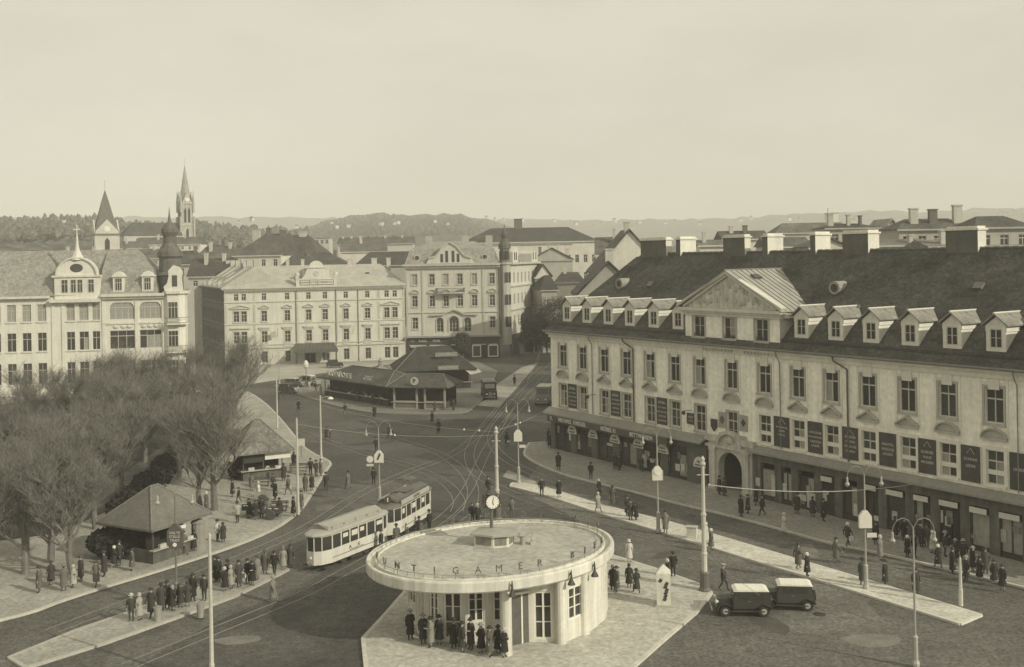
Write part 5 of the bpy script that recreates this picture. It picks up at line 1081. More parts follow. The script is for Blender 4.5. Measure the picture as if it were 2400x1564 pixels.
# wall below: facets with windows, doors and columns
WX, WY = AX-1.15, AY-1.15; nf = 20
def wpt(i, kx=0.0):
    a = 2*math.pi*(i+.5)/nf; wa = (math.degrees(a + PA) + 180) % 360 - 180
    d = .45 if -48 < wa < 40 else (3.0 if -175 < wa < -75 else 2.0)
    return ((AX-d)*math.cos(a), (AY-d)*math.sin(a))
for i in range(nf):
    p, q = Vector(wpt(i)), Vector(wpt(i+1)); d = q - p; ln = d.length; ang = math.atan2(d.y, d.x)
    wm = math.degrees(math.atan2((p+q).y, (p+q).x) + PA) % 360
    cx = ln/2
    front = 200 < wm < 345
    if i % 3 == 2 and front: hs = [(cx-.55, cx+.55, .15, 3.0)]
    elif front: hs = [(.25, ln-.25, 1.15, 3.1)]
    else: hs = [(cx-.6, cx+.6, 1.2, 2.9)] if i % 2 else []
    f = facade(pv, 0, ln, 0, 3.9, hs, WHITE, depth=.2, name='wall', loc=(p.x, p.y, .13), rz=ang)
    for h in hs:
        o = link('window', frame_mesh(round(h[1]-h[0], 2), h[3]-h[2], 0, 3 if h[1]-h[0] > 1.3 else 2, .12, PALE, 2), f, ((h[0]+h[1])/2, .1, h[2])); link('pane', pane_mesh(h[1]-h[0]-.05, h[3]-h[2]-.05, GLASS), o, (0, .04, .02))
# entrance recess with round columns, facing the platform
ea = R(-62) - PA
for k, da in enumerate((-20, 14, 33)):
    a = math.atan2(math.sin(ea+R(da))*AX, math.cos(ea+R(da))*AY); x, y = (AX-.55)*math.cos(a), (AY-.55)*math.sin(a)
    MB().lathe([(.34, .13), (.34, 3.95)], 14, x, y).build('column', WHITE, pv)
for k, da in enumerate((-6, 24)):
    a = math.atan2(math.sin(ea+R(da))*AX, math.cos(ea+R(da))*AY); x, y = (AX-1.9)*math.cos(a), (AY-1.9)*math.sin(a); rz = math.atan2(math.cos(a)*AY, -math.sin(a)*AX)
    b = MB(); b.box(-.8, .8, -.12, .0, 0, 2.9); o = b.build('door', M(.12, .5, .3, 1.5), pv, (x, y, .14), rz)
    b = MB(); b.box(-.9, -.802, -.16, .02, 0, 3.0); b.box(.802, .9, -.16, .02, 0, 3.0); b.box(-.9, .9, -.16, .02, 2.902, 3.05); b.box(-.05, .05, -.15, -.121, 0, 2.9); b.build('door_frame', PALE, o)
# lanterns on brackets
for da in (-18, 16, 34):
    a = math.atan2(math.sin(ea+R(da))*AX, math.cos(ea+R(da))*AY); x, y = (AX+.15)*math.cos(a), (AY+.15)*math.sin(a)
    MB().lathe([(.02, 4.55), (.05, 4.3), (.07, 4.0), (.22, 3.72), (.24, 3.66), (.1, 3.62)], 8, x, y).tube([(x*.97, y*.97, 4.1), (x, y, 4.45)], .03, 4).build('lantern', IRON(.05), pv)
# roof letters, twice round
word = 'PUNTIGAMER BIER  '; tot = len(word) * 2; LM = M(.14, .5, .2, 3, name='letter_sheet'); LB = M(.60, .6, .1, 3, name='letter_white')
per = [0]; n = 720
for i in range(n):
    a, c = 2*math.pi*i/n, 2*math.pi*(i+1)/n; per.append(per[-1] + math.hypot((AX-.6)*(math.cos(c)-math.cos(a)), (AY-.6)*(math.sin(c)-math.sin(a))))
start = 203 - math.degrees(PA)
for i, ch in enumerate(word * 2):
    if ch == ' ': continue
    base = per[int((start % 360)*2)]; s = (base + per[-1]*i/tot) % per[-1]
    k = next(j for j in range(n) if per[j+1] >= s); a = 2*math.pi*k/n; x, y = (AX-.6)*math.cos(a), (AY-.6)*math.sin(a)
    rz = math.atan2((AY-.6)*math.cos(a), -(AX-.6)*math.sin(a))
    o = link('letter', text_mesh(ch, .56, LM, .04, 0), pv, (x, y, 5.08), rz)
    MB().tube([(0, .03, -.52), (0, .03, -.18)], .02, 4).build('letter_post', IRON(.2), o)
# roof lantern house, clock on its mast
hu = thing('roof_lantern', 'small glazed lantern house with flat hood standing on the pavilion roof', 'lantern', (PC.x + .0, PC.y + 1.2, 4.49), R(-14))
hx = [(-1.05, -.75), (.25, -.95), (1.15, -.55), (1.25, .5), (.4, .95), (-.95, .75)]; hx = ccw(hx)
MB().prism(hx, 0, .72).build('wall', WHITE, hu)
for i in range(6):
    p, q = Vector(hx[i]), Vector(hx[(i+1) % 6]); d = q-p; l_ = d.length; m_ = (p+q)/2; 
    b = MB(); b.box(-l_/2+.12, l_/2-.12, -.03, .02, .14, .62); o = b.build('window', M(.22, .4, .2, 3), hu, (m_.x, m_.y, 0), math.atan2(d.y, d.x))
    b = MB(); b.box(-l_/2+.08, l_/2-.08, -.05, -.031, .62, .66); b.box(-.02, .02, -.05, -.031, .14, .62); b.build('window_bar', IRON(.2), o)
MB().prism([(x*1.22, y*1.25) for x, y in hx], .721, .84).add([(x*1.22, y*1.25, .841) for x, y in hx] + [(0, 0, 1.02)], [(i, (i+1) % 6, 6) for i in range(6)]).build('hood', M(.36, .85, .15, 1), hu)
vt = thing('roof_vent', 'pair of bent sheet metal vents beside the lantern house on the pavilion roof', 'vent', (PC.x + 1.9, PC.y + 1.0, 4.49))
MB().tube([(0,0,0),(0,0,.45),(-.25,0,.6)], .17, 8).build('vent_pipe', IRON(.3), vt); MB().box(.5, .85, -.2, .2, 0, .4).tube([(.67, .2, .4), (.67, -.25, .45)], .16, 8).build('vent_box', M(.45, .8, .1, 2), vt)
cl = thing('public_clock', 'four faced public clock on a short mast above the pavilion roof', 'clock', (PC.x - .1, PC.y + 1.55, 5.45), R(14))
b = MB(); b.tube([(0, 0, 0), (0, 0, 1.35)], [.12, .09], 8).build('mast', IRON(.12), cl)
MB().box(-.36, .36, -.36, .36, 1.4, 2.12).lathe([(.3, 2.12), (.42, 2.2), (.12, 2.45), (.03, 2.7)], 8).build('case', IRON(.07), cl)
for k in range(4):
    a = k*math.pi/2; o = MB().lathe([(.44, 0), (.44, .07)], 20).build('clock_face', PALE if k != 3 else M(.2, .7), cl, (.4*math.sin(a), -.4*math.cos(a), 1.76), a); o.rotation_euler = (R(90), 0, a)
    b = MB(); b.tube([(.45*math.cos(q*math.pi/10), .45*math.sin(q*math.pi/10), .06) for q in range(21)], .035, 4)
    for q in range(12): t = q*math.pi/6; b.box(.36*math.cos(t)-.02, .36*math.cos(t)+.02, .36*math.sin(t)-.02, .36*math.sin(t)+.02, .071, .085)
    b.tube([(0, 0, .085), (.06, .3, .085)], .02, 4).tube([(0, 0, .09), (.05, -.2, .09)], .025, 4); b.build('hands', IRON(.04), o)

# ------------------------------------------------------------------ tram, motor car and trailer
CREAM = M(.62, .5, .08, .8, .1, .05, spec=.5, name='cream_enamel'); TROOF = M(.36, .7, .12, .6, 0, .1, name='canvas_roof'); TDARK = M(.05, .6, .2, 1)
def tram(name, label, c, rz, motor):
    t = thing(name, label, 'tram', (c[0], c[1], .02), rz, None); Lh, Wd = 3.75, 1.02; B = 2.65
    z0, z1, z2, z3 = .5, 1.5, 2.5, 2.62
    def end(s, x): return [(s*x, -Wd), (s*(x+.75), -Wd*.72), (s*(x+1.1), -Wd*.3), (s*(x+1.1), Wd*.3), (s*(x+.75), Wd*.72), (s*x, Wd)]
    P = [(-B-1.1, -.3), (-B-.75, -.74), (-B, -Wd), (B, -Wd), (B+.75, -.74), (B+1.1, -.3), (B+1.1, .3), (B+.75, .74), (B, Wd), (-B, Wd), (-B-.75, .74), (-B-1.1, .3)]
    bd = MB().prism(P, z0, z1).build('body', CREAM, t)
    q = MB(); q.box(-B, B, -Wd-.02, -Wd-.001, z0+.35, z0+.39); q.box(-B, B, Wd+.001, Wd+.02, z0+.35, z0+.39)
    q.build('waist_line', IRON(.1), bd)
    MB().prism([(x*.985, y*.97) for x, y in P], z2, z3).build('cornice', CREAM, t)
    # rounded roof
    b = MB(); rows = []
    for k, (s, z) in enumerate(((1.04, z3+.002), (1.03, z3+.08), (.9, z3+.2), (.6, z3+.28), (.02, z3+.31))): rows += [(x*(s if k < 2 else 1-(1-s)*.55), y*s*1.04, z) for x, y in P]
    b.add(rows, [(k*12+i, k*12+(i+1) % 12, (k+1)*12+(i+1) % 12, (k+1)*12+i) for k in range(4) for i in range(12)]); b.f.append(tuple(range(48, 60))); b.m.append(0)
    ro = b.build('roof', TROOF if not motor else M(.15, .7, .2, .6), t)
    b = MB(); b.add([(-B-.1,-.72,2.86),(B+.1,-.72,2.86),(B+.1,.72,2.86),(-B-.1,.72,2.86),(-B-.1,-.74,3.14),(B+.1,-.74,3.14),(B+.1,.74,3.14),(-B-.1,.74,3.14),(-B-.3,0,3.3),(B+.3,0,3.3)], [(0,1,5,4),(1,2,6,9,5),(2,3,7,6),(3,0,4,8,7),(4,5,9,8),(6,7,8,9)])
    b.build('clerestory', TROOF if not motor else M(.14, .7, .2, .6), ro)
    # window posts, panes
    n = 6; wl_ = 2*B/n; post = MB(); 
    for s in (-1, 1):
        for k in range(n+1): post.box(-B+k*wl_-.05, -B+k*wl_+.05, s*Wd-.03 if s > 0 else -Wd, s*Wd if s > 0 else -Wd+.03, z1, z2)
        for (x, y) in ((B+.75, .74), (B+1.08, .3), (-B-.75, .74), (-B-1.08, .3)): post.tube([(x*.99, s*y*.98, z1), (x*.99, s*y*.98, z2)], .045, 4)
    post.build('window_posts', CREAM, t)
    for s in (-1, 1):
        for k in range(n):
            o = link('pane', cached('tpane', lambda: MB().box(-wl_/2+.05, wl_/2-.05, -.008, .008, 0, 1.0).mesh('pane', GLASS)), t, (-B+(k+.5)*wl_, s*(Wd-.04), z1))
            if k % 2 == (0 if motor else 1) or k == 2: MB().box(-.25, .15 + .1*(k % 3), -.02, -.0 if s < 0 else .02, .45 + .1*(k % 2), .85).build('pale_square', M(.62, .7), o, (0, s*.012, 0))  # plain pale square fixed to some of the panes
        for (xa, ya), (xb, yb) in (((B, Wd), (B+.75, .74)), ((B+.75, .74), (B+1.1, .3))):
            for sx in (-1, 1):
                p, qv = Vector((sx*xa, s*ya)), Vector((sx*xb, s*yb)); d = qv-p; m_ = (p+qv)/2*.985
                MB().box(-d.length/2+.06, d.length/2-.06, -.008, .008, 0, 1.0).build('pane', GLASS, t, (m_.x, m_.y, z1), math.atan2(d.y, d.x))
    for sx in (-1, 1): MB().box(-.008, .008, -.26, .26, 0, 1.0).build('pane', GLASS, t, (sx*(B+1.07), 0, z1))
    MB().prism([(x*.9, y*.86) for x, y in P], z1, z2-.02).build('saloon', TDARK, t)
    # running gear
    b = MB().box(-2.4, 2.4, -.8, .8, .32, .5); b.box(-.6, .6, -.82, .82, .12, .32); b.build('truck', TDARK, t)
    for x in (-1.2, 1.2):
        for s in (-1, 1):
            o = MB().lathe([(.34, -.05), (.34, .05)], 14).build('wheel', IRON(.06), t, (x, s*.62, .36)); o.rotation_euler = (R(90), 0, 0)
    for sx in (-1, 1):
        MB().tube([(sx*(B+1.05), 0, .55), (sx*(B+1.4), 0, .55)], [.09, .14], 8).build('buffer', IRON(.12), t)
        o = MB().lathe([(.13, 0), (.1, .06), (.02, .08)], 10).build('headlight', M(.6, .3, .05), t, (sx*(B+1.1), 0, 1.0)); o.rotation_euler = (0, sx*R(90), 0)
        for s in (-1, 1): MB().box(-.3, .3, -.15, .15, 0, .06).build('step', TDARK, t, (sx*(B+.45), s*(Wd-.05), .3))
        MB().box(-.02, .02, -.42, .42, 0, .9).build('door_gap', TDARK, t, (sx*(B+.02), -Wd*.2, z0+.5)) if 0 else None
    if motor:
        b = MB(); b.box(-2.7, 2.4, -1.08, -1.02, 0, .42); o = b.build('roof_board', M(.40, .7, .12, 1), ro, (0, 0, z3+.06)); 
        link('lettering', text_mesh('KAFFEE', .34, IRON(.1), .01, .01), o, (0, -1.09, .21)); b = MB(); b.box(-2.7, 2.4, 1.02, 1.08, 0, .42).build('roof_board', M(.3, .7, .12, 1), ro, (0, 0, z3+.06))
        b = MB(); b.tube([(-.6,-.5,3.3),(.1,-.5,3.75),(-.5,-.45,4.25)], .03, 4).tube([(-.6,.5,3.3),(.1,.5,3.75),(-.5,.45,4.25)], .03, 4).tube([(-.5,-.7,4.25),(-.5,.7,4.25)], .04, 5).box(-.9, .6, -.55, .55, 3.28, 3.36).build('current_collector', IRON(.1), ro)
        o = MB().lathe([(.3, 0), (.3, .06)], 16).build('route_disc', IRON(.05), ro, (-B-.55, -.1, 3.25)); o.rotation_euler = (R(90), 0, R(-60))
        q = link('route_number', text_mesh('1', .45, PALE, .01, .02), ro, (-B-.61, -.13, 3.25)); q.rotation_euler = (0, 0, R(-60))
    else:
        b = MB()
        for k in range(5): b.tube([(-2.4+k*1.2, -.8, 2.95), (-2.4+k*1.2, -.8, 3.1)], .04, 4)
        b.build('roof_vents', IRON(.3), ro); MB().box(-.9, .5, -Wd-.03, -Wd-.001, .95, .99).build('handrail', IRON(.1), t)
        for x, s in ((-.9, 'A'), (.0, 'G')): link('lettering', text_mesh(s, .34, IRON(.12), .01, .01), bd, (x, -Wd-.03, 1.18))
    return t
tram('tram_trailer', 'cream tram trailer with pale canvas roof and rounded window front', (-13.0, 82.2), R(60), False).scale = (1.17, 1, 1)
tram('tram_motor_car', 'cream tram motor car with dark roof and current collector ahead of the trailer', (-9.45, 90.6), R(72), True).scale = (1.15, 1, 1)
# ------------------------------------------------------------------ lamps, masts, signs
POLE = M(.52, .6, .15, 1.5, .15, .1, name='pale_mast_paint')
def mast(label, x, y, top, big=False, lamp=False, h=None):
    p = G(x, y, .12); t = thing('tram_mast', label, 'mast', p, 0, 'masts of the tram wires'); a, b_ = lev(x, y)
    if h is None: h = (y - top) / (lev(x, y)[1]) * EYE
    if big:
        MB().lathe([(.42, 0), (.42, .1), (.34, .2), (.32, 1.1), (.36, 1.2), (.3, 1.3)], 10).build('base', IRON(.13), t)
        MB().lathe([(.2, 1.3), (.19, 2.4), (.22, 2.45), (.22, 2.55), (.17, 2.6), (.15, h*.55), (.19, h*.55+.05), (.19, h*.55+.2), (.13, h*.55+.25), (.11, h-.7), (.2, h-.6), (.2, h-.5), (.12, h-.4), (.15, h-.2), (.02, h)], 10).build('shaft', POLE, t)
        MB().tube([(-.4, 0, h-1.3), (.4, 0, h-1.3)], .035, 5).build('cross_arm', POLE, t)
    else:
        MB().lathe([(.15, 0), (.15, 1.0), (.12, 1.1), (.1, h*.6), (.08, h), (.02, h+.15)], 8).build('shaft', POLE, t)
    if lamp:
        MB().tube([(0, 0, h-.2), (.8, -.3, h), (1.1, -.4, h-.05)], .045, 5).build('arm', POLE, t); MB().lathe([(.05, .25), (.3, .1), (.34, 0), (.1, -.12)], 10, 1.25, -.45).build('lamp_shade', PALE, t, (0, 0, h-.25))
    return t
mast('tall ornamental tram mast behind the public clock', 1166, 1216, 1000, True)
mast('tall ornamental tram mast with dark base at the tip of the pavilion platform', 1652, 1384, 1070, True)
mast('plain pale mast rising behind the far hipped kiosk', 650, 1003, 893)
mast('pale mast carrying a single bracket lamp at the corner of the plaza', 753, 1084, 930, False, True)
mast('plain pale mast on the plaza edge before the far kiosk', 699, 1206, 984)
mast('plain pale mast on the tram platform close to the camera', 497, 1600, 0, h=8.0)
mast('short pale mast at the crowded corner of the arcade pavement', 2252, 1420, 1318, h=3.0)
def dlamp(label, x, y, top, sign='white', rz=0.0, arm=1.15, hang=True):
    p = G(x, y, .12); t = thing('street_lamp', label, 'street lamp', p, rz, 'double armed street lamps'); h = (y - top) / lev(x, y)[1] * EYE
    MB().lathe([(.24, 0), (.24, .15), (.16, .3), (.15, 1.5), (.17, 1.55), (.07, 1.7), (.055, h*.6), (.04, h-.6)], 8).build('post', IRON(.16) if sign == 'dark' else M(.36, .6, .15, 1.5, .15, .1, name='lamp_paint'), t)
    for s in (-1, 1):
        pts = [(0, 0, h-.7)] + [(s*arm*(.5-.5*math.cos(a)), 0, h-.7+.75*math.sin(a)) for a in (R(20), R(55), R(90), R(125), R(155), R(175))]
        o = MB().tube(pts, .024, 5).build('arm', M(.28, .6), t)
        MB().lathe([(.03, 0), (.07, -.08), (.08, -.35), (.17, -.5), (.15, -.55), (.05, -.68)], 8, s*arm, 0).build('lamp_shade', M(.36, .5, .1, 2), t, (0, 0, h-.68))
    if sign:
        dark = sign == 'dark'; zc = h*.5; sw_, sh_ = .42, 1.15
        b = MB().prismy([(-sw_, 0), (sw_, 0), (sw_, sh_*.68), (sw_*.35, sh_), (-sw_*.35, sh_), (-sw_, sh_*.68)][::-1] if not dark else [(-.3, -.15), (.3, -.15), (.52, .15), (.52, 1.0), (.12, 1.5), (-.12, 1.5), (-.52, 1.0), (-.52, .15)][::-1], -.16, -.08 + .2)
        o = b.build('stop_sign', M(.66, .6, .05, 2) if not dark else M(.10, .6, .2, 2), t, (0, 0, zc))
        if dark:
            for z, s in ((.9, 'HALTE'), (.65, 'STELLE'), (.4, 'TRAM')): link('lettering', text_mesh(s, .24, M(.5, .7), .01, .012), o, (0, -.18, z))
            MB().lathe([(.14, 0), (.14, .02)], 10).build('emblem', PALE, o, (0, -.165, .12)).rotation_euler = (R(90), 0, 0)
        elif sign == 'disc':
            MB().lathe([(.3, 0), (.3, .05)], 14).build('emblem', M(.72, .5), o, (0, -.165, .72)).rotation_euler = (R(90), 0, 0); MB().box(-.46, -.42, -.18, .14, 0, .8).box(.42, .46, -.18, .14, 0, .8).build('sign_frame', M(.3, .6), o)
        elif sign == 'arrow':
            q = MB().prismy([(-.2, .35), (.05, .95), (.2, .85), (-.05, .3)], -.18, -.165).build('emblem', IRON(.05), o); q2 = MB().box(-.4, .4, -.18, -.165, .02, .07).build('sign_rule', IRON(.2), o)
        MB().box(.1, .75, -.1, -.06, -.65, -.35).build('name_plate', M(.6, .7), o) if sign == 'white' else None
    return t
dlamp('double armed lamp with white stop sign at the tip of the traffic island', 1216, 1132, 938, 'white')
dlamp('double armed lamp with a white disc stop sign halfway along the traffic island', 1543, 1247, 1005, 'disc')
dlamp('double armed lamp with an arrow stop sign in the roadway beyond the tram', 890, 1182, 990, 'arrow')
dlamp('double armed lamp with dark lettered stop sign on the tram platform before the near kiosk', 414, 1423, 1138, 'dark')
dlamp('double armed lamp with square white stop sign near the wide end of the traffic island', 2030, 1380, 1095, 'white')
dlamp('double armed lamp without sign past the end of the traffic island', 2146, 1560, 1218, None)
dlamp('double armed lamp behind the market, between the forecourt and the hotel', 655, 900, 822, None)
p = G(868, 1120); rsn = thing('round_sign', 'white round traffic sign with plate on a thin post in the roadway', 'sign', p)
MB().tube([(0, 0, 0), (0, 0, 2.0)], .04, 6).build('post', IRON(.2), rsn); MB().lathe([(.36, -.02), (.36, .02)], 20).build('disc', M(.68, .6, .05), rsn, (0, -.06, 1.95)).rotation_euler = (R(90), 0, 0); MB().box(-.36, .36, -.09, -.05, 1.22, 1.45).build('plate', M(.64, .6), rsn)
p = G(718, 910); gl_ = thing('globe_lamp', 'street lamp with oval white globe beside the market stalls', 'street lamp', p)
MB().lathe([(.15, 0), (.1, .6), (.06, 3.4)], 8).build('post', IRON(.12), gl_); MB().lathe([(.1, 3.4), (.42, 3.8), (.48, 4.3), (.3, 4.8), (.05, 5.0)], 12).build('globe', M(.66, .4, .05), gl_)
p = G(706, 1075); sg = thing('sign_board', 'blank white board on a post next to the far kiosk', 'sign', p); MB().box(-.45, .45, -.05, .0, 1.5, 2.3).build('panel', M(.6, .7), sg); MB().tube([(0, .05, 0), (0, .05, 2.2)], .04, 5).build('post', IRON(.1), sg)
# advertising pillar
p = G(1556, 1418, .13); pil = thing('advertising_pillar', 'square white advertising pillar with pointed cap and dark printed figure', 'advertising pillar', p, R(-8))
b = MB().box(-.45, .45, -.45, .45, 0, 2.15); b.lathe([(.64, 2.15), (.02, 2.65)], 4, a0=math.pi/4); b.build('shaft', M(.62, .8, .12, 1, .1), pil); MB().box(-.55, .55, -.55, .55, -.01, .12).build('base', M(.4, .8), pil)
b = MB(); r = random.Random(5)
for k in range(7): x, z = r.uniform(-.22, .22), .45 + k*.2; b.prismy([(x-.14, z), (x+.05, z-.08), (x+.16, z+.1), (x, z+.22)][::1], -.47, -.451 - .0005*k)
b.build('poster', IRON(.05), pil); MB().box(.451, .462, -.36, .36, .3, 1.9).build('poster', M(.42, .8, .3, 3), pil)
# overhead wires
WIRE = M(.42, .5, .1, 1)
def wire(label, A, B, sag, r=.018, knobs=()):
    A, B = Vector(A), Vector(B); n = 14; P = [A.lerp(B, k/n) - Vector((0, 0, sag*4*(k/n)*(1-k/n))) for k in range(n+1)]
    t = thing('span_wire', label, 'wire', A, 0, 'span wires of the tram'); b = MB().tube([q - A for q in P], r, 4); b.build('cable', WIRE, t)
    for f in knobs: q = P[int(f*n)] - A; MB().lathe([(.02, -.1), (.09, -.03), (.09, .05), (.02, .1)], 8, q.x, q.y).build('insulator', PALE, t, (0, 0, q.z))
    return t
m2_ = G(1652, 1384, .12); zz = AT(1662, 1138, m2_.y).z
e_ = Vector((4.4, 126.5, 0)) + Vector((.55, -.835, 0))*50 - Vector((.835, .55, 0))*.2
wire('pale sagging span wire from the mast at the pavilion platform to the arcade house', AT(1662, 1137, m2_.y + .2), AT(2150, 1134, e_.y), .55, .03, (.03, .0))
m1_ = G(1166, 1216, .12)
wire('thin span wire from the mast behind the clock to the corner of the arcade house', AT(1160, 1010, m1_.y), Vector((4.6, 125.8, 5.4)), .35, .016, (.3, .36))
wire('thin span wire from the clock mast across the junction to the plaza lamp mast', AT(1160, 1012, m1_.y), AT(753, 950, G(753, 1084).y), .5, .016, (.12, .2))
wire('thin span wire from the plaza edge mast to the mast behind the clock', AT(698, 995, G(699, 1206).y), AT(1160, 1020, m1_.y), .5, .014, (.5,))
wire('thin wire from the mast at the pavilion platform down to the parked cars side', AT(1655, 1300, m2_.y), G(1780, 1395, 2.2), .1, .014)
wire('thin wire of the tram line into the side street', AT(1160, 1030, m1_.y), Vector((5.2, 190, 7)), .8, .014)

# ------------------------------------------------------------------ vehicles
def car(label, p, rz, v, roof, name='parked_car', group='cars parked around the square', tall=0.0, L_=3.9):
    t = thing(name, label, 'car', p, rz, group); W = .8; PAINT = M(v, .35, .1, 1, 0, .05, spec=.5, name='car_paint')
    hood = [(.6, .5), (.6, 1.12), (L_/2-.35, 1.06), (L_/2-.25, .98), (L_/2-.25, .5)]
    MB().prismy(hood[::-1], -.40, .40).build('bonnet', PAINT, t)
    body = [(-L_/2+.35, .5), (-L_/2+.3, .8), (-L_/2+.38, 1.1), (.7, 1.1), (.7, .5)]
    MB().prismy(body[::-1], -.66, .66).build('body', PAINT, t)
    MB().box(-L_/2+.7, L_/2-.7, -.80, -.62, .34, .40).box(-L_/2+.7, L_/2-.7, .62, .80, .34, .40).build('running_boards', IRON(.05), t)
    MB().box(-L_/2+.2, L_/2-.1, -.5, .5, .36, .50).build('chassis', IRON(.04), t)
    o = MB().lathe([(.33, -.07), (.34, 0), (.33, .07)], 14).build('spare_wheel', IRON(.03), t, (-L_/2+.24, 0, .85)); o.rotation_euler = (0, R(90), 0)
    zt = 1.62 + tall; P = [(-L_/2+.38, 1.101), (-L_/2+.45, zt-.12), (-L_/2+.65, zt), (.45, zt), (.58, zt-.06), (.66, 1.101)]
    MB().prismy(P[::-1], -.64, .64).build('cabin', PAINT, t)
    MB().prismy([(-L_/2+.4, zt-.04), (-L_/2+.62, zt+.06), (.45, zt+.07), (.66, zt-.04)][::-1], -.69, .69).build('roof', M(roof, .6, .1, 1), t)
    for s in (-1, 1):
        for x0, x1 in ((-1.2, -.5), (-.4, .35)): MB().box(x0, x1, -.012, .012, 1.15, zt-.16).build('window', GLASS, t, (0, s*.645, 0))
        MB().box(-.08, .08, -.02, .02, .75, .78).build('door_handle', IRON(.3), t, (-.3, s*.67, .2))
        for x in (-L_/2+.75, L_/2-.75):
            o = MB().lathe([(.34, -.08), (.36, 0), (.34, .08)], 14).build('wheel', IRON(.03), t, (x, s*.66, .36)); o.rotation_euler = (R(90), 0, 0); MB().lathe([(.18, -.09), (.18, .09)], 10).build('hub_cap', M(.4, .4), o)
            f = [(x + .5*math.cos(a), .36 + .48*math.sin(a)) for a in (R(10), R(45), R(90), R(135), R(170))]; q = MB()
            for (xa, za), (xb, zb) in zip(f, f[1:]): q.add([(xa, s*.40, za), (xa, s*.82, za-.03), (xb, s*.82, zb-.03), (xb, s*.40, zb)], [(0,1,2,3)])
            q.build('mudguard', PAINT, t)
        o = MB().lathe([(.02, -.14), (.12, 0), (.13, .05)], 10).build('headlight', M(.6, .3), t, (L_/2-.22, s*.52, .92)); o.rotation_euler = (0, R(90), 0)
    MB().box(-.012, .012, -.5, .5, 0, .42).build('windscreen', GLASS, t, (.665, 0, 1.14)).rotation_euler = (0, R(-6), 0)
    MB().box(0, .05, -.7, .7, .42, .52).build('bumper', IRON(.3), t, (L_/2+.06, 0, 0)); MB().box(0, .05, -.36, .36, .5, 1.08).build('radiator_grille', IRON(.3), t, (L_/2-.25, 0, 0))
    return t
car('parked car with white fabric roof nearest the big mast, seen past the pavilion platform', G(1742, 1438), R(176), .05, .78)
car('parked car with white roof farther along the row past the big mast', G(1845, 1424), R(172), .06, .78)
car('dark car standing under the hotel entrance canopy', G(785, 862), R(10), .05, .06)
car('car with pale folding roof beside the globe lamp', G(690, 908), R(-20), .10, .55)
car('low dark car parked at the forecourt kerb before the market row', G(676, 922), R(-25), .05, .08)
car('white roofed van parked against the market row', G(728, 905), R(-30), .25, .62, tall=.3)
def bus(label, p, rz, v, ws, L_=6.5):
    t = thing('motor_bus', label, 'bus', p, rz); PAINT = M(v, .5, .15, 1); W = 1.05
    MB().prismy([(-L_/2, .5), (-L_/2, 2.5), (-L_/2+.2, 2.7), (L_/2-1.2, 2.7), (L_/2-1.0, 1.5), (L_/2-.1, 1.4), (L_/2, .5)][::-1], -W, W).build('body', PAINT, t)
    MB().box(-L_/2+.1, L_/2-1.25, -W-.02, W+.02, 2.701, 2.8).build('roof', M(.2 if v < .1 else .5, .7), t)
    o = MB().box(-.015, .015, -.8, .8, 0, .75).build('windscreen', ws, t, (L_/2-1.05, 0, 1.75)); o.rotation_euler = (0, R(-10), 0)
    for s in (-1, 1):
        for k in range(4): MB().box(-.45, .45, -.015, .015, 0, .7).build('window', GLASS, t, (-L_/2+.8+k*1.05, s*(W+.005), 1.65))
        for x in (-L_/2+1.2, L_/2-.8): o = MB().lathe([(.42, -.12), (.44, 0), (.42, .12)], 14).build('wheel', IRON(.03), t, (x, s*(W-.05), .43)); o.rotation_euler = (R(90), 0, 0)
        o = MB().lathe([(.02, -.1), (.15, 0), (.16, .06)], 10).build('headlight', M(.75, .2), t, (L_/2+.02, s*.6, 1.0)); o.rotation_euler = (0, R(90), 0)
    MB().box(0, .05, -.9, .9, .42, .56).build('bumper', IRON(.3), t, (L_/2+.04, 0, 0)); MB().box(0, .03, -.32, .32, .6, 1.3).build('radiator_grille', IRON(.25), t, (L_/2-.005, 0, 0))
    return t
bus('dark motor bus with two bright headlamps beside the market pavement', G(1146, 932), R(-84), .045, M(.34, .3, .1), 6.5)
bus('pale roofed bus just appearing past the corner of the arcade house', G(1276, 946), R(-100), .2, GLASS, 5.5)
# handcarts, benches, small street things
def cart(label, p, rz, v):
    t = thing('handcart', label, 'handcart', p, rz); MB().box(-.8, .8, -.45, .45, .55, .62).box(-.8, .8, -.45, -.41, .62, .95).box(-.8, .8, .41, .45, .62, .95).build('bed', M(v, .8, .2, 2), t)
    for s in (-1, 1):
        o = MB().lathe([(.42, -.03), (.45, 0), (.42, .03)], 14).build('wheel', IRON(.08), t, (0, s*.55, .45)); o.rotation_euler = (R(90), 0, 0); MB().tube([(-.8, s*.35, .6), (-1.6, s*.3, .8)], .03, 5).build('shaft', M(.12, .8), t)
    r = random.Random(int(p.x*10))
    for k in range(9): MB().lathe([(.05, 0), (.16, .08), (.16, .2), (.04, .3)], 7).build('basket', M(r.choice((.15, .3, .5, .62)), .9, .2, 5), t, (r.uniform(-.6, .6), r.uniform(-.28, .28), .62))
cart('handcart heaped with wares next to the vendor in white', G(588, 1208, .13), R(15), .06); cart('handcart with baskets between the vendor and the black coated woman', G(640, 1216, .13), R(-10), .08); cart('handcart with baskets at the far side of the vendor', G(618, 1178, .13), R(5), .3)
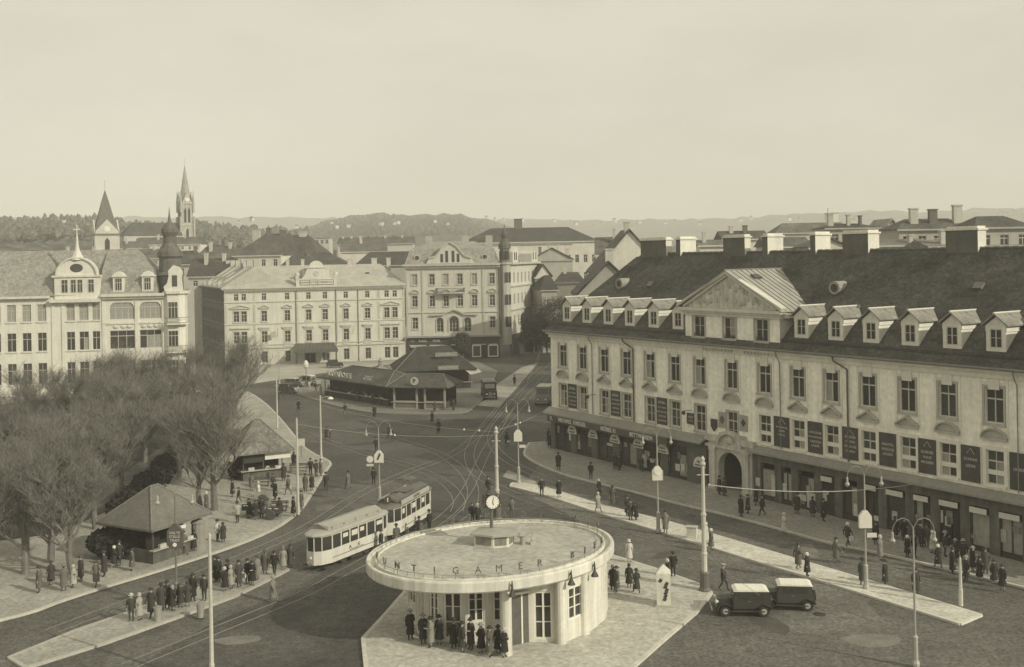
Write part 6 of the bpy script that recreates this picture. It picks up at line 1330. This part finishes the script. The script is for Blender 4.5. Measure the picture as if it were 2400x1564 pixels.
def bench(label, x, y, rz):
    t = thing('bench', label, 'bench', G(x, y, .13), rz)
    for k in range(4): MB().box(-1.0, 1.0, -.25+k*.13, -.15+k*.13, .42, .46).build('slat', M(.10, .8, .2, 3), t)
    for k in range(2): MB().box(-1.0, 1.0, .28, .32, .6+k*.16, .72+k*.16).build('slat', M(.10, .8, .2, 3), t)
    for x_ in (-.8, .8): MB().box(x_-.03, x_+.03, -.25, .3, 0, .419).box(x_-.03, x_+.03, .24, .279, .42, .9).build('leg', IRON(.06), t)
bench('dark slatted bench beside the far kiosk', 700, 1106, R(8)); bench('dark slatted bench near the parcel carrying man', 650, 1198, R(5)); bench('dark slatted bench on the plaza facing the near trees', 610, 1140, R(4))
def bin_(label, x, y):
    t = thing('litter_bin', label, 'bin', G(x, y, .13)); MB().lathe([(.2, 0), (.26, .8), (.29, .82), (.29, .88)], 10).build('basket', IRON(.3), t); MB().lathe([(.24, .885), (.02, 1.0)], 10).build('lid', IRON(.2), t)
bin_('pale litter bin at the end of the tram platform near the plain mast', 470, 1447); bin_('pale litter bin on the tram platform beside the talking pair', 370, 1455)
b = G(1622, 1262, .13); bx = thing('switch_box', 'white tram switch box on the traffic island', 'box', b, R(-20)); MB().box(-.4, .4, -.25, .25, 0, .9).build('case', M(.6, .7), bx); MB().box(-.45, .45, -.3, .3, .901, .97).build('lid', M(.5, .7), bx)
# ------------------------------------------------------------------ people
def body_mesh(pose):
    V, E, Rr = [], [], []
    def vtx(p, r, par=None):
        V.append(p); Rr.append(r)
        if par is not None: E.append((par, len(V)-1))
        return len(V)-1
    pel = vtx((0,0,.95), .135); sp = vtx((0,.0,1.14), .125, pel); ch = vtx((0,.01,1.32), .14, sp); nk = vtx((0,.0,1.465), .055, ch)
    h1 = vtx((0,-.015,1.55), .082, nk); h2 = vtx((0,-.01,1.64), .09, h1); vtx((0,-.005,1.70), .06, h2); vtx((0,-.115,1.58), .014, h1)
    for s in (-1, 1): vtx((s*.09, .0, 1.59), .016, h2)
    for s in (-1, 1):
        st = {'stand': 0, 'walk': s*.26, 'lady': s*.04, 'talk': 0}[pose]
        hp = vtx((s*.095,0,.87), .10, pel); kn = vtx((s*.10, -.02-st*.45-(.05 if pose=='walk' else 0), .48), .066, hp); an = vtx((s*.10, .02-st, .09 + (.07 if pose=='walk' and s<0 else 0)), .042, kn); vtx((s*.12, -.13-st, .04 + (.01 if pose=='walk' and s<0 else 0)), .036, an)
        sh = vtx((s*.18,.0,1.385), .07, ch)
        if pose == 'walk': el, wr = (s*.25, .02+s*.12, 1.11), (s*.24, -.06+s*.2, .87)
        elif pose == 'talk' and s > 0: el, wr = (s*.25, -.04, 1.12), (s*.16, -.25, 1.14)
        elif pose == 'lady': el, wr = (s*.23, .02, 1.10), (s*.17, -.17, 1.00)
        else: el, wr = (s*.25, .03, 1.10), (s*.26, -.03, .86)
        e = vtx(el, .05, sh); w_ = vtx(wr, .034, e); d = (Vector(wr)-Vector(el)).normalized(); q = Vector(wr)+d*.07; pm = vtx(tuple(q), .032, w_)
        o = Vector((0,1,0)) if abs(d.z) > .6 else Vector((1,0,0))
        for k in range(4):
            f1 = q + d*.045 + o*(k-1.5)*.021; f2 = f1 + d*(.030 + .012*(k in (1,2))) + Vector((-s*.012, 0, -.008)); a = vtx(tuple(f1), .0095, pm); vtx(tuple(f2), .0085, a)
        t1 = q + d*.005 + o*-.042; a = vtx(tuple(t1), .011, pm); vtx(tuple(t1 + d*.03 + o*-.008), .009, a)
    me = bpy.data.meshes.new('body'); me.from_pydata(V, E, []); o = bpy.data.objects.new('body', me); C.objects.link(o)
    sm = o.modifiers.new('s', 'SKIN'); sm.use_smooth_shade = True; su = o.modifiers.new('u', 'SUBSURF'); su.levels = 1; su.render_levels = 1
    for i, r in enumerate(Rr): d = me.skin_vertices[0].data[i]; d.radius = (r, r); d.use_root = (i == 0)
    m2 = bpy.data.meshes.new_from_object(o.evaluated_get(bpy.context.evaluated_depsgraph_get())); bpy.data.objects.remove(o)
    m2.name = 'person'; m2.materials.clear()
    for k in range(5): m2.materials.append(DARK)
    for p in m2.polygons:
        c = p.center
        if c.z > 1.46: mi = 4 if (c.z > 1.635 or (c.y > .025 and c.z > 1.5)) else 0
        elif c.z < .11: mi = 3
        elif c.z < .84 and abs(c.x) > .195 and c.z > .7: mi = 0
        elif pose in ('lady', 'talk') and c.y < -.2 and .95 < c.z < 1.25: mi = 0
        elif abs(c.x) > .17 and c.z > .83: mi = 2
        elif c.z < .92: mi = 1
        else: mi = 2
        p.material_index = mi
    return m2
BODY = {k: body_mesh(k) for k in ('stand', 'walk', 'lady', 'talk')}
def coat_mesh(kind):
    rows = {'suit': [(.70,.16,.155,0),(.82,.195,.165,0),(.98,.175,.155,0),(1.15,.20,.165,0),(1.32,.225,.165,.01),(1.42,.18,.12,.01),(1.47,.085,.085,.01)],
            'coat': [(.34,.235,.20,0),(.55,.225,.19,0),(.8,.215,.18,0),(1.0,.195,.165,0),(1.18,.215,.175,0),(1.33,.24,.175,.01),(1.43,.19,.13,.01),(1.49,.095,.095,.01)],
            'lady': [(.36,.27,.25,0),(.55,.245,.22,0),(.82,.215,.19,0),(1.0,.165,.15,0),(1.15,.18,.165,0),(1.30,.205,.17,.01),(1.41,.17,.13,.01),(1.50,.11,.11,.01)]}[kind]
    n = 14; b = MB(); vs = [(rx*math.cos(2*math.pi*i/n)*(1+.03*math.cos(5*2*math.pi*i/n)*(z < .8)), oy + ry*math.sin(2*math.pi*i/n), z) for z, rx, ry, oy in rows for i in range(n)]
    b.add(vs, [(k*n+i, k*n+(i+1) % n, (k+1)*n+(i+1) % n, (k+1)*n+i) for k in range(len(rows)-1) for i in range(n)])
    for s in (-1, 1): b.tube([(s*.19, .0, 1.37), (s*.25, .03, 1.10)], [.075, .062], 7) if kind != 'lady' else b.tube([(s*.175, .0, 1.36), (s*.23, .02, 1.10), (s*.19, -.1, 1.04)], [.075, .066, .056], 7)
    b.box(-.012, .012, -.185, -.165, rows[0][0]+.06, 1.2)
    return b.mesh('coat', CLOTH(.05), smooth=True)
COAT = {k: coat_mesh(k) for k in ('suit', 'coat', 'lady')}
HAT = {'fedora': MB().lathe([(.165, 1.655), (.17, 1.665), (.105, 1.675), (.1, 1.76), (.085, 1.785), (.03, 1.775)], 14, 0, -.008, ry=1.1).mesh('hat', CLOTH(.06)),
       'cloche': MB().lathe([(.135, 1.60), (.115, 1.64), (.112, 1.72), (.08, 1.77), (.02, 1.785)], 12, 0, .0, ry=1.1).mesh('hat', CLOTH(.06)),
       'cap': MB().lathe([(.1, 1.66), (.125, 1.70), (.12, 1.73), (.02, 1.75)], 12, 0, -.01, ry=1.1).box(-.07, .07, -.19, -.09, 1.665, 1.68).mesh('hat', CLOTH(.06))}
SKIN = [M(v, .7, .1, 4, 0, .08, name='skin') for v in (.36, .42)]; HAIR = CLOTH(.05); SHOE = CLOTH(.03)
pr = random.Random(17)
def person(label, x, y, pose='stand', coat='suit', tone=.05, low=None, hat='fedora', hv=None, face=None, z=.13, bag=None, s=None, group=None):
    o = bpy.data.objects.new('person', BODY[pose]); C.objects.link(o); o.location = G(x, y, z); o.rotation_euler = (0, 0, R(face) if face is not None else pr.uniform(0, 6.28))
    s = s or pr.uniform(.97, 1.07) * (.95 if coat == 'lady' else 1.02); o.scale = (s*1.04, s*1.04, s)
    lo = low if low is not None else (tone if coat != 'lady' else .3); up = CLOTH(tone)
    for sl_, m in zip(o.material_slots, (pr.choice(SKIN), CLOTH(lo), up, SHOE, HAIR)): sl_.link = 'OBJECT'; sl_.material = m
    for nm, me, mat in (('coat', COAT[coat], up), ('hat', HAT.get(hat), CLOTH(hv if hv is not None else .06))):
        if me is None: continue
        c = link(nm, me, o); c.material_slots[0].link = 'OBJECT'; c.material_slots[0].material = mat
    if bag: MB().box(-.06, .06, -.17, .17, 0, .3).build('bag', CLOTH(bag), o, (-.30, -.02, .5))
    return tag(o, label, 'person', group)
Pp = person
# traffic island and around it
Pp('man in dark suit with bare head standing at the narrow end of the traffic island', 1270, 1164, 'stand', 'suit', .04, hat=None, face=0)
Pp('woman in short black coat with pale stockings on the traffic island', 1310, 1166, 'stand', 'lady', .03, low=.5, hat=None, face=20)
Pp('person in light raincoat walking along the traffic island', 1402, 1200, 'walk', 'coat', .32, hat='cloche', hv=.45, face=40)
Pp('woman with white cap in the roadway behind the raincoat', 1404, 1163, 'stand', 'lady', .04, hat='cloche', hv=.6, z=0)
Pp('person in dark coat stepping off the traffic island towards the shops', 1436, 1187, 'walk', 'coat', .09, face=160)
Pp('man in long dark overcoat on the traffic island beside a small companion', 1478, 1219, 'stand', 'coat', .07, face=20)
Pp('short woman in black next to the man in the long overcoat', 1491, 1220, 'stand', 'lady', .03, hat='cloche', hv=.05, s=.9, low=.05)
Pp('person in dark jacket close behind the long overcoat pair', 1470, 1210, 'stand', 'coat', .04)
Pp('man in long grey overcoat leaning by the disc stop sign', 1560, 1250, 'stand', 'coat', .20, face=-30)
Pp('woman in pale dress hidden behind the big mast on the traffic island', 1655, 1276, 'stand', 'lady', .5, hat='cloche', hv=.6)
Pp('person in mid grey coat with white hat right beside the big mast', 1667, 1290, 'stand', 'lady', .14, hat='cloche', hv=.6, low=.3, face=90)
Pp('man in dark grey coat walking on the wide end of the traffic island', 1871, 1334, 'walk', 'coat', .12, face=120)
Pp('woman in black with large white hat on the wide end of the traffic island', 1892, 1351, 'stand', 'lady', .04, hat='cloche', hv=.68, low=.04, face=60)
Pp('person in dark grey beside the square stop sign lamp', 2022, 1372, 'stand', 'coat', .09, z=.13)
Pp('man in dark coat in the roadway beyond the end of the traffic island', 2075, 1374, 'stand', 'coat', .05, z=0)
Pp('person in dark coat by the lamp past the end of the traffic island', 2147, 1395, 'stand', 'coat', .05, z=0)
Pp('person in grey coat crossing the roadway bent forward behind the traffic island', 1960, 1320, 'walk', 'coat', .14, z=0, face=100)
# arcade pavement
Pp('man in black coat at the shaded corner of the arcade house', 1288, 1050, 'stand', 'coat', .03)
Pp('two toned figure in dark grey on the pavement below the first shop window', 1309, 1102, 'walk', 'coat', .05, face=180)
Pp('man in dark suit standing at the kerb below the arched shop signs', 1385, 1124, 'stand', 'suit', .04, face=180)
Pp('woman in dark coat looking into the shop with the poster', 1442, 1100, 'stand', 'lady', .05, low=.1, face=200)
Pp('man in dark coat between the two middle shop doors', 1503, 1106, 'stand', 'coat', .05, face=150)
Pp('woman in black coat waiting beside the poster shop', 1452, 1103, 'stand', 'lady', .03, low=.05)
Pp('man in dark hat near the portal columns', 1686, 1160, 'stand', 'coat', .04)
Pp('woman in dark coat at the foot of the portal', 1698, 1163, 'stand', 'lady', .06, low=.06)
Pp('broad man in black overcoat on the pavement right of the portal', 1737, 1212, 'stand', 'coat', .03, s=1.08)
Pp('woman in dark coat close to the broad man in black', 1753, 1204, 'stand', 'lady', .05, low=.1)
Pp('man in dark suit on the pavement behind the couple by the portal', 1787, 1209, 'walk', 'suit', .04)
Pp('woman in black before the first window right of the portal', 1772, 1185, 'stand', 'lady', .04, low=.04)
Pp('woman in pale cream coat at the kerb of the arcade pavement', 1838, 1252, 'stand', 'lady', .5, hat='cloche', hv=.5, low=.4, face=90)
Pp('man in dark coat against the shop windows with pale curtains', 1868, 1205, 'stand', 'coat', .05)
Pp('woman in dark coat at the pale shop sign', 1905, 1212, 'stand', 'lady', .04, low=.08)
Pp('man in black at the doorway below the square signs', 1930, 1222, 'stand', 'coat', .03)
Pp('person with white head scarf and parcel on the arcade pavement', 1987, 1281, 'walk', 'suit', .05, hat='cloche', hv=.62, face=120, bag=.6)
Pp('woman in black coat behind the square stop sign', 2053, 1276, 'stand', 'lady', .03, low=.04)
Pp('tall person in long light brown coat and white hat at the kerb', 2063, 1314, 'stand', 'coat', .22, hat='cloche', hv=.5, face=60)
Pp('woman with white hat in the first row of the kerb crowd', 2127, 1306, 'stand', 'lady', .03, hat='cloche', hv=.68, low=.05)
Pp('man in black suit beside the white hat in the kerb crowd', 2143, 1308, 'stand', 'suit', .03)
Pp('woman in white dress and white hat within the kerb crowd', 2186, 1296, 'stand', 'lady', .55, hat='cloche', hv=.68)
Pp('woman in black with round white hat at the front of the kerb crowd', 2199, 1332, 'walk', 'lady', .03, hat='cloche', hv=.7, low=.05)
Pp('man in black overcoat next to the short mast in the crowd', 2233, 1347, 'stand', 'coat', .03)
Pp('man in dark coat with pale collar past the short mast', 2265, 1362, 'stand', 'coat', .05, hv=.3)
for i, (x, y) in enumerate(((2098, 1262), (2160, 1284), (2172, 1282), (2215, 1305), (2240, 1318), (2258, 1325), (2280, 1340), (2296, 1362), (2310, 1345), (2330, 1370), (2120, 1268), (2150, 1262), (2225, 1280), (2350, 1385))):
    Pp('person in dark clothes packed in the crowd before the shops at the kerb', x, y, pr.choice(('stand', 'talk')), pr.choice(('coat', 'lady', 'suit')), pr.choice((.03, .04, .06, .09)), hv=pr.choice((.05, .3, .06)), group='crowd at the kerb of the arcade pavement')
# pavilion platform
Pp('woman in cream coat and white hat standing alone at the platform edge by the pavilion', 1475, 1318, 'stand', 'lady', .52, hat='cloche', hv=.7, low=.5, face=180)
Pp('woman in wide dark coat seen from behind on the pavilion platform', 1475, 1378, 'stand', 'lady', .04, hat='cloche', hv=.06, low=.2, face=180)
Pp('woman in long black coat striding on the pavilion platform', 1492, 1391, 'walk', 'lady', .05, low=.08, face=200)
Pp('woman in dark coat close to the pavilion wall with white collar', 1437, 1385, 'stand', 'coat', .05, hat='cloche', hv=.2)
Pp('man in grey trousers close to the pavilion wall', 1446, 1388, 'stand', 'coat', .10, low=.25)
Pp('man in black behind the advertising pillar', 1578, 1352, 'stand', 'suit', .03)
Pp('woman with pale scarf behind the advertising pillar', 1565, 1366, 'stand', 'lady', .05, hat='cloche', hv=.6, low=.1)
Pp('stooping man in dark jacket beside the big mast base', 1696, 1384, 'walk', 'suit', .06, hat='cap', hv=.4, z=0, face=60)
for i, (x, y, lb, c, t) in enumerate(((1379, 1436, 'woman in long grey coat leaving the pavilion door', 'lady', .22), (1398, 1436, 'man in black overcoat with back to the pavilion door', 'coat', .03), (1280, 1449, 'woman in grey coat in front of the pavilion columns', 'lady', .2), (1292, 1452, 'man in black suit between the pavilion columns', 'suit', .03), (1307, 1447, 'woman in pale coat between the pavilion columns', 'lady', .3), (1319, 1425, 'man in black just inside the pavilion doorway', 'suit', .03))):
    Pp(lb, x, y, 'stand', c, t, face=pr.uniform(120, 240))
for i, (x, t) in enumerate(((962, .03), (992, .04), (1010, .25), (1030, .05), (1064, .03), (1083, .05), (1104, .06), (1128, .03), (1148, .1), (1168, .03), (1182, .03))):
    Pp('person in the row waiting under the roof edge in front of the pavilion windows', x, 1500 + (x - 962)*.16 + (i % 3)*5, pr.choice(('stand', 'talk')), pr.choice(('coat', 'lady')), t, hv=pr.choice((.05, .3, .5)), group='row waiting in front of the pavilion')
Pp('policeman in dark tunic and cap, first of the pair behind the pavilion', 1107, 1228, 'stand', 'suit', .05, hat='cap', hv=.1, z=0, face=20)
Pp('policeman in dark tunic with pale helmet, second of the pair behind the pavilion', 1120, 1231, 'stand', 'suit', .05, hat='cap', hv=.5, z=0, face=-30)
Pp('man in grey uniform with cap standing alone behind the roof letters', 1200, 1215, 'stand', 'suit', .14, hat='cap', hv=.05, z=0, face=10)
Pp('cyclist like man in dark clothes by the mast behind the clock', 1144, 1160, 'walk', 'suit', .05, z=0)
# roadway
for x, y, lb, pose, c, t in ((1028, 1016, 'man in black overcoat crossing the dark middle of the square', 'walk', 'coat', .03), (1013, 994, 'woman in dark coat ahead of the man crossing the dark roadway', 'walk', 'lady', .05), (878, 980, 'person in black below the market kerb', 'stand', 'coat', .03), (882, 1060, 'man in dark suit just behind the arrow stop lamp', 'stand', 'suit', .04),
    (912, 1027, 'man in dark coat, one of two walking past the arrow stop lamp', 'walk', 'coat', .05), (919, 1030, 'woman in dark coat, other of two walking past the arrow stop lamp', 'walk', 'lady', .06), (700, 964, 'man in black crossing the sunlit forecourt road', 'walk', 'coat', .03), (765, 1032, 'woman in black beside a pale companion at the bracket lamp', 'stand', 'lady', .04), (775, 1031, 'small companion with white bonnet at the bracket lamp', 'stand', 'lady', .1),
    (1019, 967, 'man in dark clothes at the market kerb under the lantern sign', 'stand', 'coat', .05), (1063, 965, 'man in dark coat at the end of the waiting hall', 'stand', 'coat', .04), (809, 973, 'woman in dark grey before the market row', 'walk', 'lady', .06), (652, 940, 'broad figure in dark coat behind the plain mast', 'stand', 'coat', .05), (676, 926, 'man in dark suit near the forecourt kerb', 'walk', 'suit', .05),
    (1206, 903, 'lone walker in black on the painted sunlit road of the side street', 'walk', 'coat', .03), (1188, 1047, 'woman in black carrying a white parcel near the island lamp', 'walk', 'lady', .04), (1286, 1040, 'man in black walking by the shaded arcade corner', 'walk', 'coat', .03), (764, 1149, 'man in dark jacket stepping off the plaza kerb', 'walk', 'suit', .05), (816, 1146, 'man in grey overcoat walking in the roadway beside the plaza', 'walk', 'coat', .16), (876, 1138, 'man in black standing under the round traffic sign', 'stand', 'suit', .03)):
    Pp(lb, x, y, pose, c, t, z=0, hv=.6 if 'bonnet' in lb else .05, bag=.6 if 'parcel' in lb else None, s=.75 if 'small' in lb else None)
# plaza
for x, y, lb, pose, c, t, hv_ in ((728, 1115, 'man in dark suit strolling on the plaza corner', 'walk', 'suit', .04, .05), (741, 1118, 'man in dark jacket by the bracket lamp mast', 'stand', 'suit', .05, .05), (752, 1116, 'woman in grey coat holding on to the bracket lamp mast', 'stand', 'coat', .15, .1), (716, 1153, 'woman in long grey coat on the plaza edge', 'stand', 'coat', .12, .05), (731, 1150, 'woman in black on the plaza edge by the kerb', 'stand', 'lady', .04, .06),
    (676, 1160, 'man in grey jacket carrying a white parcel past the plaza mast', 'walk', 'suit', .12, .06), (707, 1195, 'man in grey coat waiting at the kerb behind the plaza mast', 'stand', 'coat', .16, .06), (688, 1211, 'woman in long black coat and cape before the plaza mast', 'stand', 'lady', .03, .05), (606, 1172, 'market vendor in long white coat', 'stand', 'coat', .62, .5), (557, 1226, 'man in light jacket and dark trousers watching the vendors', 'stand', 'suit', .36, .06),
    (584, 1214, 'woman in black bending over the handcart', 'talk', 'lady', .03, .05), (600, 1218, 'woman in dark shawl at the middle of the handcarts', 'stand', 'lady', .04, .06), (613, 1214, 'man in black coat buying at the handcart', 'stand', 'coat', .03, .05), (629, 1212, 'woman in grey apron between the handcarts', 'talk', 'lady', .18, .1), (655, 1212, 'woman in black leaning over the second handcart', 'talk', 'lady', .04, .05), (645, 1172, 'stout figure in black before the bench', 'stand', 'coat', .03, .06),
    (689, 1096, 'woman in black beside the far kiosk counter', 'stand', 'lady', .03, .06), (626, 1114, 'customer in brown coat at the far kiosk counter', 'talk', 'coat', .10, .06), (510, 1270, 'woman in pale blouse and dark skirt by the near kiosk', 'stand', 'suit', .5, .06), (523, 1272, 'woman in long dark coat next to the pale blouse', 'stand', 'lady', .05, .05), (484, 1198, 'woman in pale scarf among the trees behind the near kiosk', 'stand', 'coat', .10, .6), (545, 1165, 'woman in dark clothes by the tree near the far kiosk', 'stand', 'lady', .05, .05),
    (268, 1330, 'woman in black with white hat walking past the dark bush', 'walk', 'lady', .04, .66), (280, 1324, 'man in dark suit walking with the white hatted woman', 'walk', 'suit', .05, .06), (345, 1312, 'thin figure in black at the corner of the near kiosk', 'stand', 'suit', .04, .05), (226, 1374, 'stooped figure in grey on the tram side pavement', 'walk', 'coat', .14, .1), (150, 1386, 'man in grey coat at the edge of the trees', 'stand', 'coat', .14, .2), (172, 1378, 'woman in pale coat at the edge of the trees', 'stand', 'lady', .4, .4), (190, 1362, 'man in dark coat half hidden by the overhanging tree', 'stand', 'coat', .07, .1)):
    Pp(lb, x, y, pose, c, t, hv=hv_, hat='cloche' if c == 'lady' or hv_ > .3 else 'fedora', low=.05 if 'blouse' in lb or 'light jacket' in lb else None, bag=.62 if 'parcel' in lb else None)
# tram platform
for x, y, lb, pose, c, t, hv_ in ((506, 1365, 'man in black, back of the group at the plain mast', 'stand', 'coat', .03, .05), (513, 1363, 'second man in black behind the plain mast group', 'stand', 'coat', .04, .06), (527, 1386, 'woman in black coat with bright face in the plain mast group', 'stand', 'lady', .03, .5), (541, 1380, 'woman in light grey coat in the plain mast group', 'stand', 'lady', .3, .4), (534, 1375, 'tall man in black in the plain mast group', 'stand', 'coat', .03, .05),
    (580, 1368, 'man in black carrying a pale parcel on the tram platform', 'stand', 'suit', .03, .05), (604, 1360, 'man in grey coat leaning towards the tram', 'stand', 'coat', .22, .1), (621, 1347, 'man in dark grey coat near the tram front', 'stand', 'coat', .10, .1), (643, 1348, 'man in black suit with pale face near the tram front', 'walk', 'suit', .03, .06), (664, 1336, 'woman in pale grey dress beside the tram front', 'stand', 'lady', .3, .2), (681, 1333, 'person in dark coat right at the tram buffer', 'stand', 'coat', .07, .06),
    (452, 1410, 'man in black overcoat talking on the tram platform', 'talk', 'coat', .03, .05), (479, 1408, 'man in dark suit listening on the tram platform', 'stand', 'suit', .05, .05), (308, 1456, 'man in dark suit with pale hat on the near end of the platform', 'stand', 'suit', .06, .5), (327, 1454, 'woman in light coat with the pale hatted man', 'stand', 'lady', .33, .4), (640, 1412, 'woman in grey crossing the tram track beside the pavilion', 'walk', 'coat', .20, .3),
    (392, 1428, 'first of the huddled group in black around the platform lamp', 'talk', 'coat', .04, .05), (405, 1432, 'woman of the huddled group around the platform lamp', 'stand', 'lady', .04, .3), (378, 1434, 'stout man of the huddled group around the platform lamp', 'stand', 'coat', .06, .05), (424, 1424, 'last of the huddled group around the platform lamp', 'stand', 'lady', .05, .1)):
    Pp(lb, x, y, pose, c, t, hv=hv_, z=0 if 'crossing' in lb else .13, hat='cloche' if c == 'lady' else 'fedora', bag=.6 if 'parcel' in lb else None)
for x, y, lb, c, t in ((245, 1352, 'man in dark coat in the shade of the dark bush', 'coat', .05), (310, 1338, 'woman in brown coat on the pavement before the near kiosk', 'lady', .12), (430, 1300, 'man in grey suit at the open side of the near kiosk', 'suit', .14), (455, 1292, 'woman in black by the round end of the near kiosk', 'lady', .04), (560, 1178, 'boy in dark jacket beside the handcarts', 'suit', .05), (640, 1150, 'woman in dark coat sitting near the plaza benches', 'lady', .05), (665, 1128, 'man in dark hat behind the plaza mast', 'coat', .05), (590, 1150, 'woman in grey coat crossing the sunny plaza', 'lady', .16),
    (355, 1446, 'man in dark overcoat between the litter bins', 'coat', .05), (440, 1422, 'woman in dark coat close to the platform lamp group', 'lady', .06), (560, 1376, 'man in dark coat with the parcel carrier', 'coat', .06), (592, 1372, 'woman in black beside the parcel carrier', 'lady', .03), (120, 1372, 'woman in dark coat at the outer pavement edge', 'lady', .05), (92, 1390, 'man in grey coat at the outer pavement edge', 'coat', .12)):
    Pp(lb, x, y, pr.choice(('stand', 'talk', 'walk')), c, t, hat='cloche' if c == 'lady' else 'fedora', s=.82 if 'boy' in lb else None)
# boarding
for p_, lb, t in (((-10.6, 83.2), 'passenger in dark coat about to board the trailer', .05), ((-9.6, 85.0), 'passenger in grey suit at the trailer step', .12), ((-8.0, 87.4), 'conductor in dark uniform beside the motor car', .04), ((-7.3, 89.2), 'passenger in black waiting by the motor car', .03)):
    o = Pp(lb, 1000, 1300, 'stand', 'suit', t, z=0); o.location = (p_[0], p_[1], .005)
for x, y, lb in ((930, 945, 'shopper in dark clothes under the market row eaves'),): pass
for x, y in ((752, 925), (770, 928), (788, 932), (812, 936), (838, 942), (856, 944), (874, 948), (890, 950), (740, 918), (725, 915), (826, 938)):
    Pp('shopper in dark clothes in front of the long market row', x, y, pr.choice(('stand', 'talk', 'walk')), pr.choice(('coat', 'lady', 'suit')), pr.choice((.03, .05, .1, .4)), hv=pr.choice((.05, .4)), group='shoppers in front of the market row')

# ------------------------------------------------------------------ air
hz = MB().box(-2650, 2650, -70, 3400, -1.2, 190).build('haze', None)
hz.data.materials.clear(); hm = bpy.data.materials.new('haze'); hm.use_nodes = True; t = hm.node_tree; t.nodes.clear()
pvn = N(t, 'ShaderNodeVolumePrincipled'); pvn.inputs['Color'].default_value = (1.0, .985, .90, 1); pvn.inputs['Density'].default_value = .00042; pvn.inputs['Anisotropy'].default_value = -.1
L(t, pvn.outputs[0], N(t, 'ShaderNodeOutputMaterial').inputs['Volume']); hz.data.materials.append(hm); tag(hz, kind='stuff')
for o in list(sc.objects):
    if o.type == 'MESH' and o.name.startswith(('sign_strip',)): pass
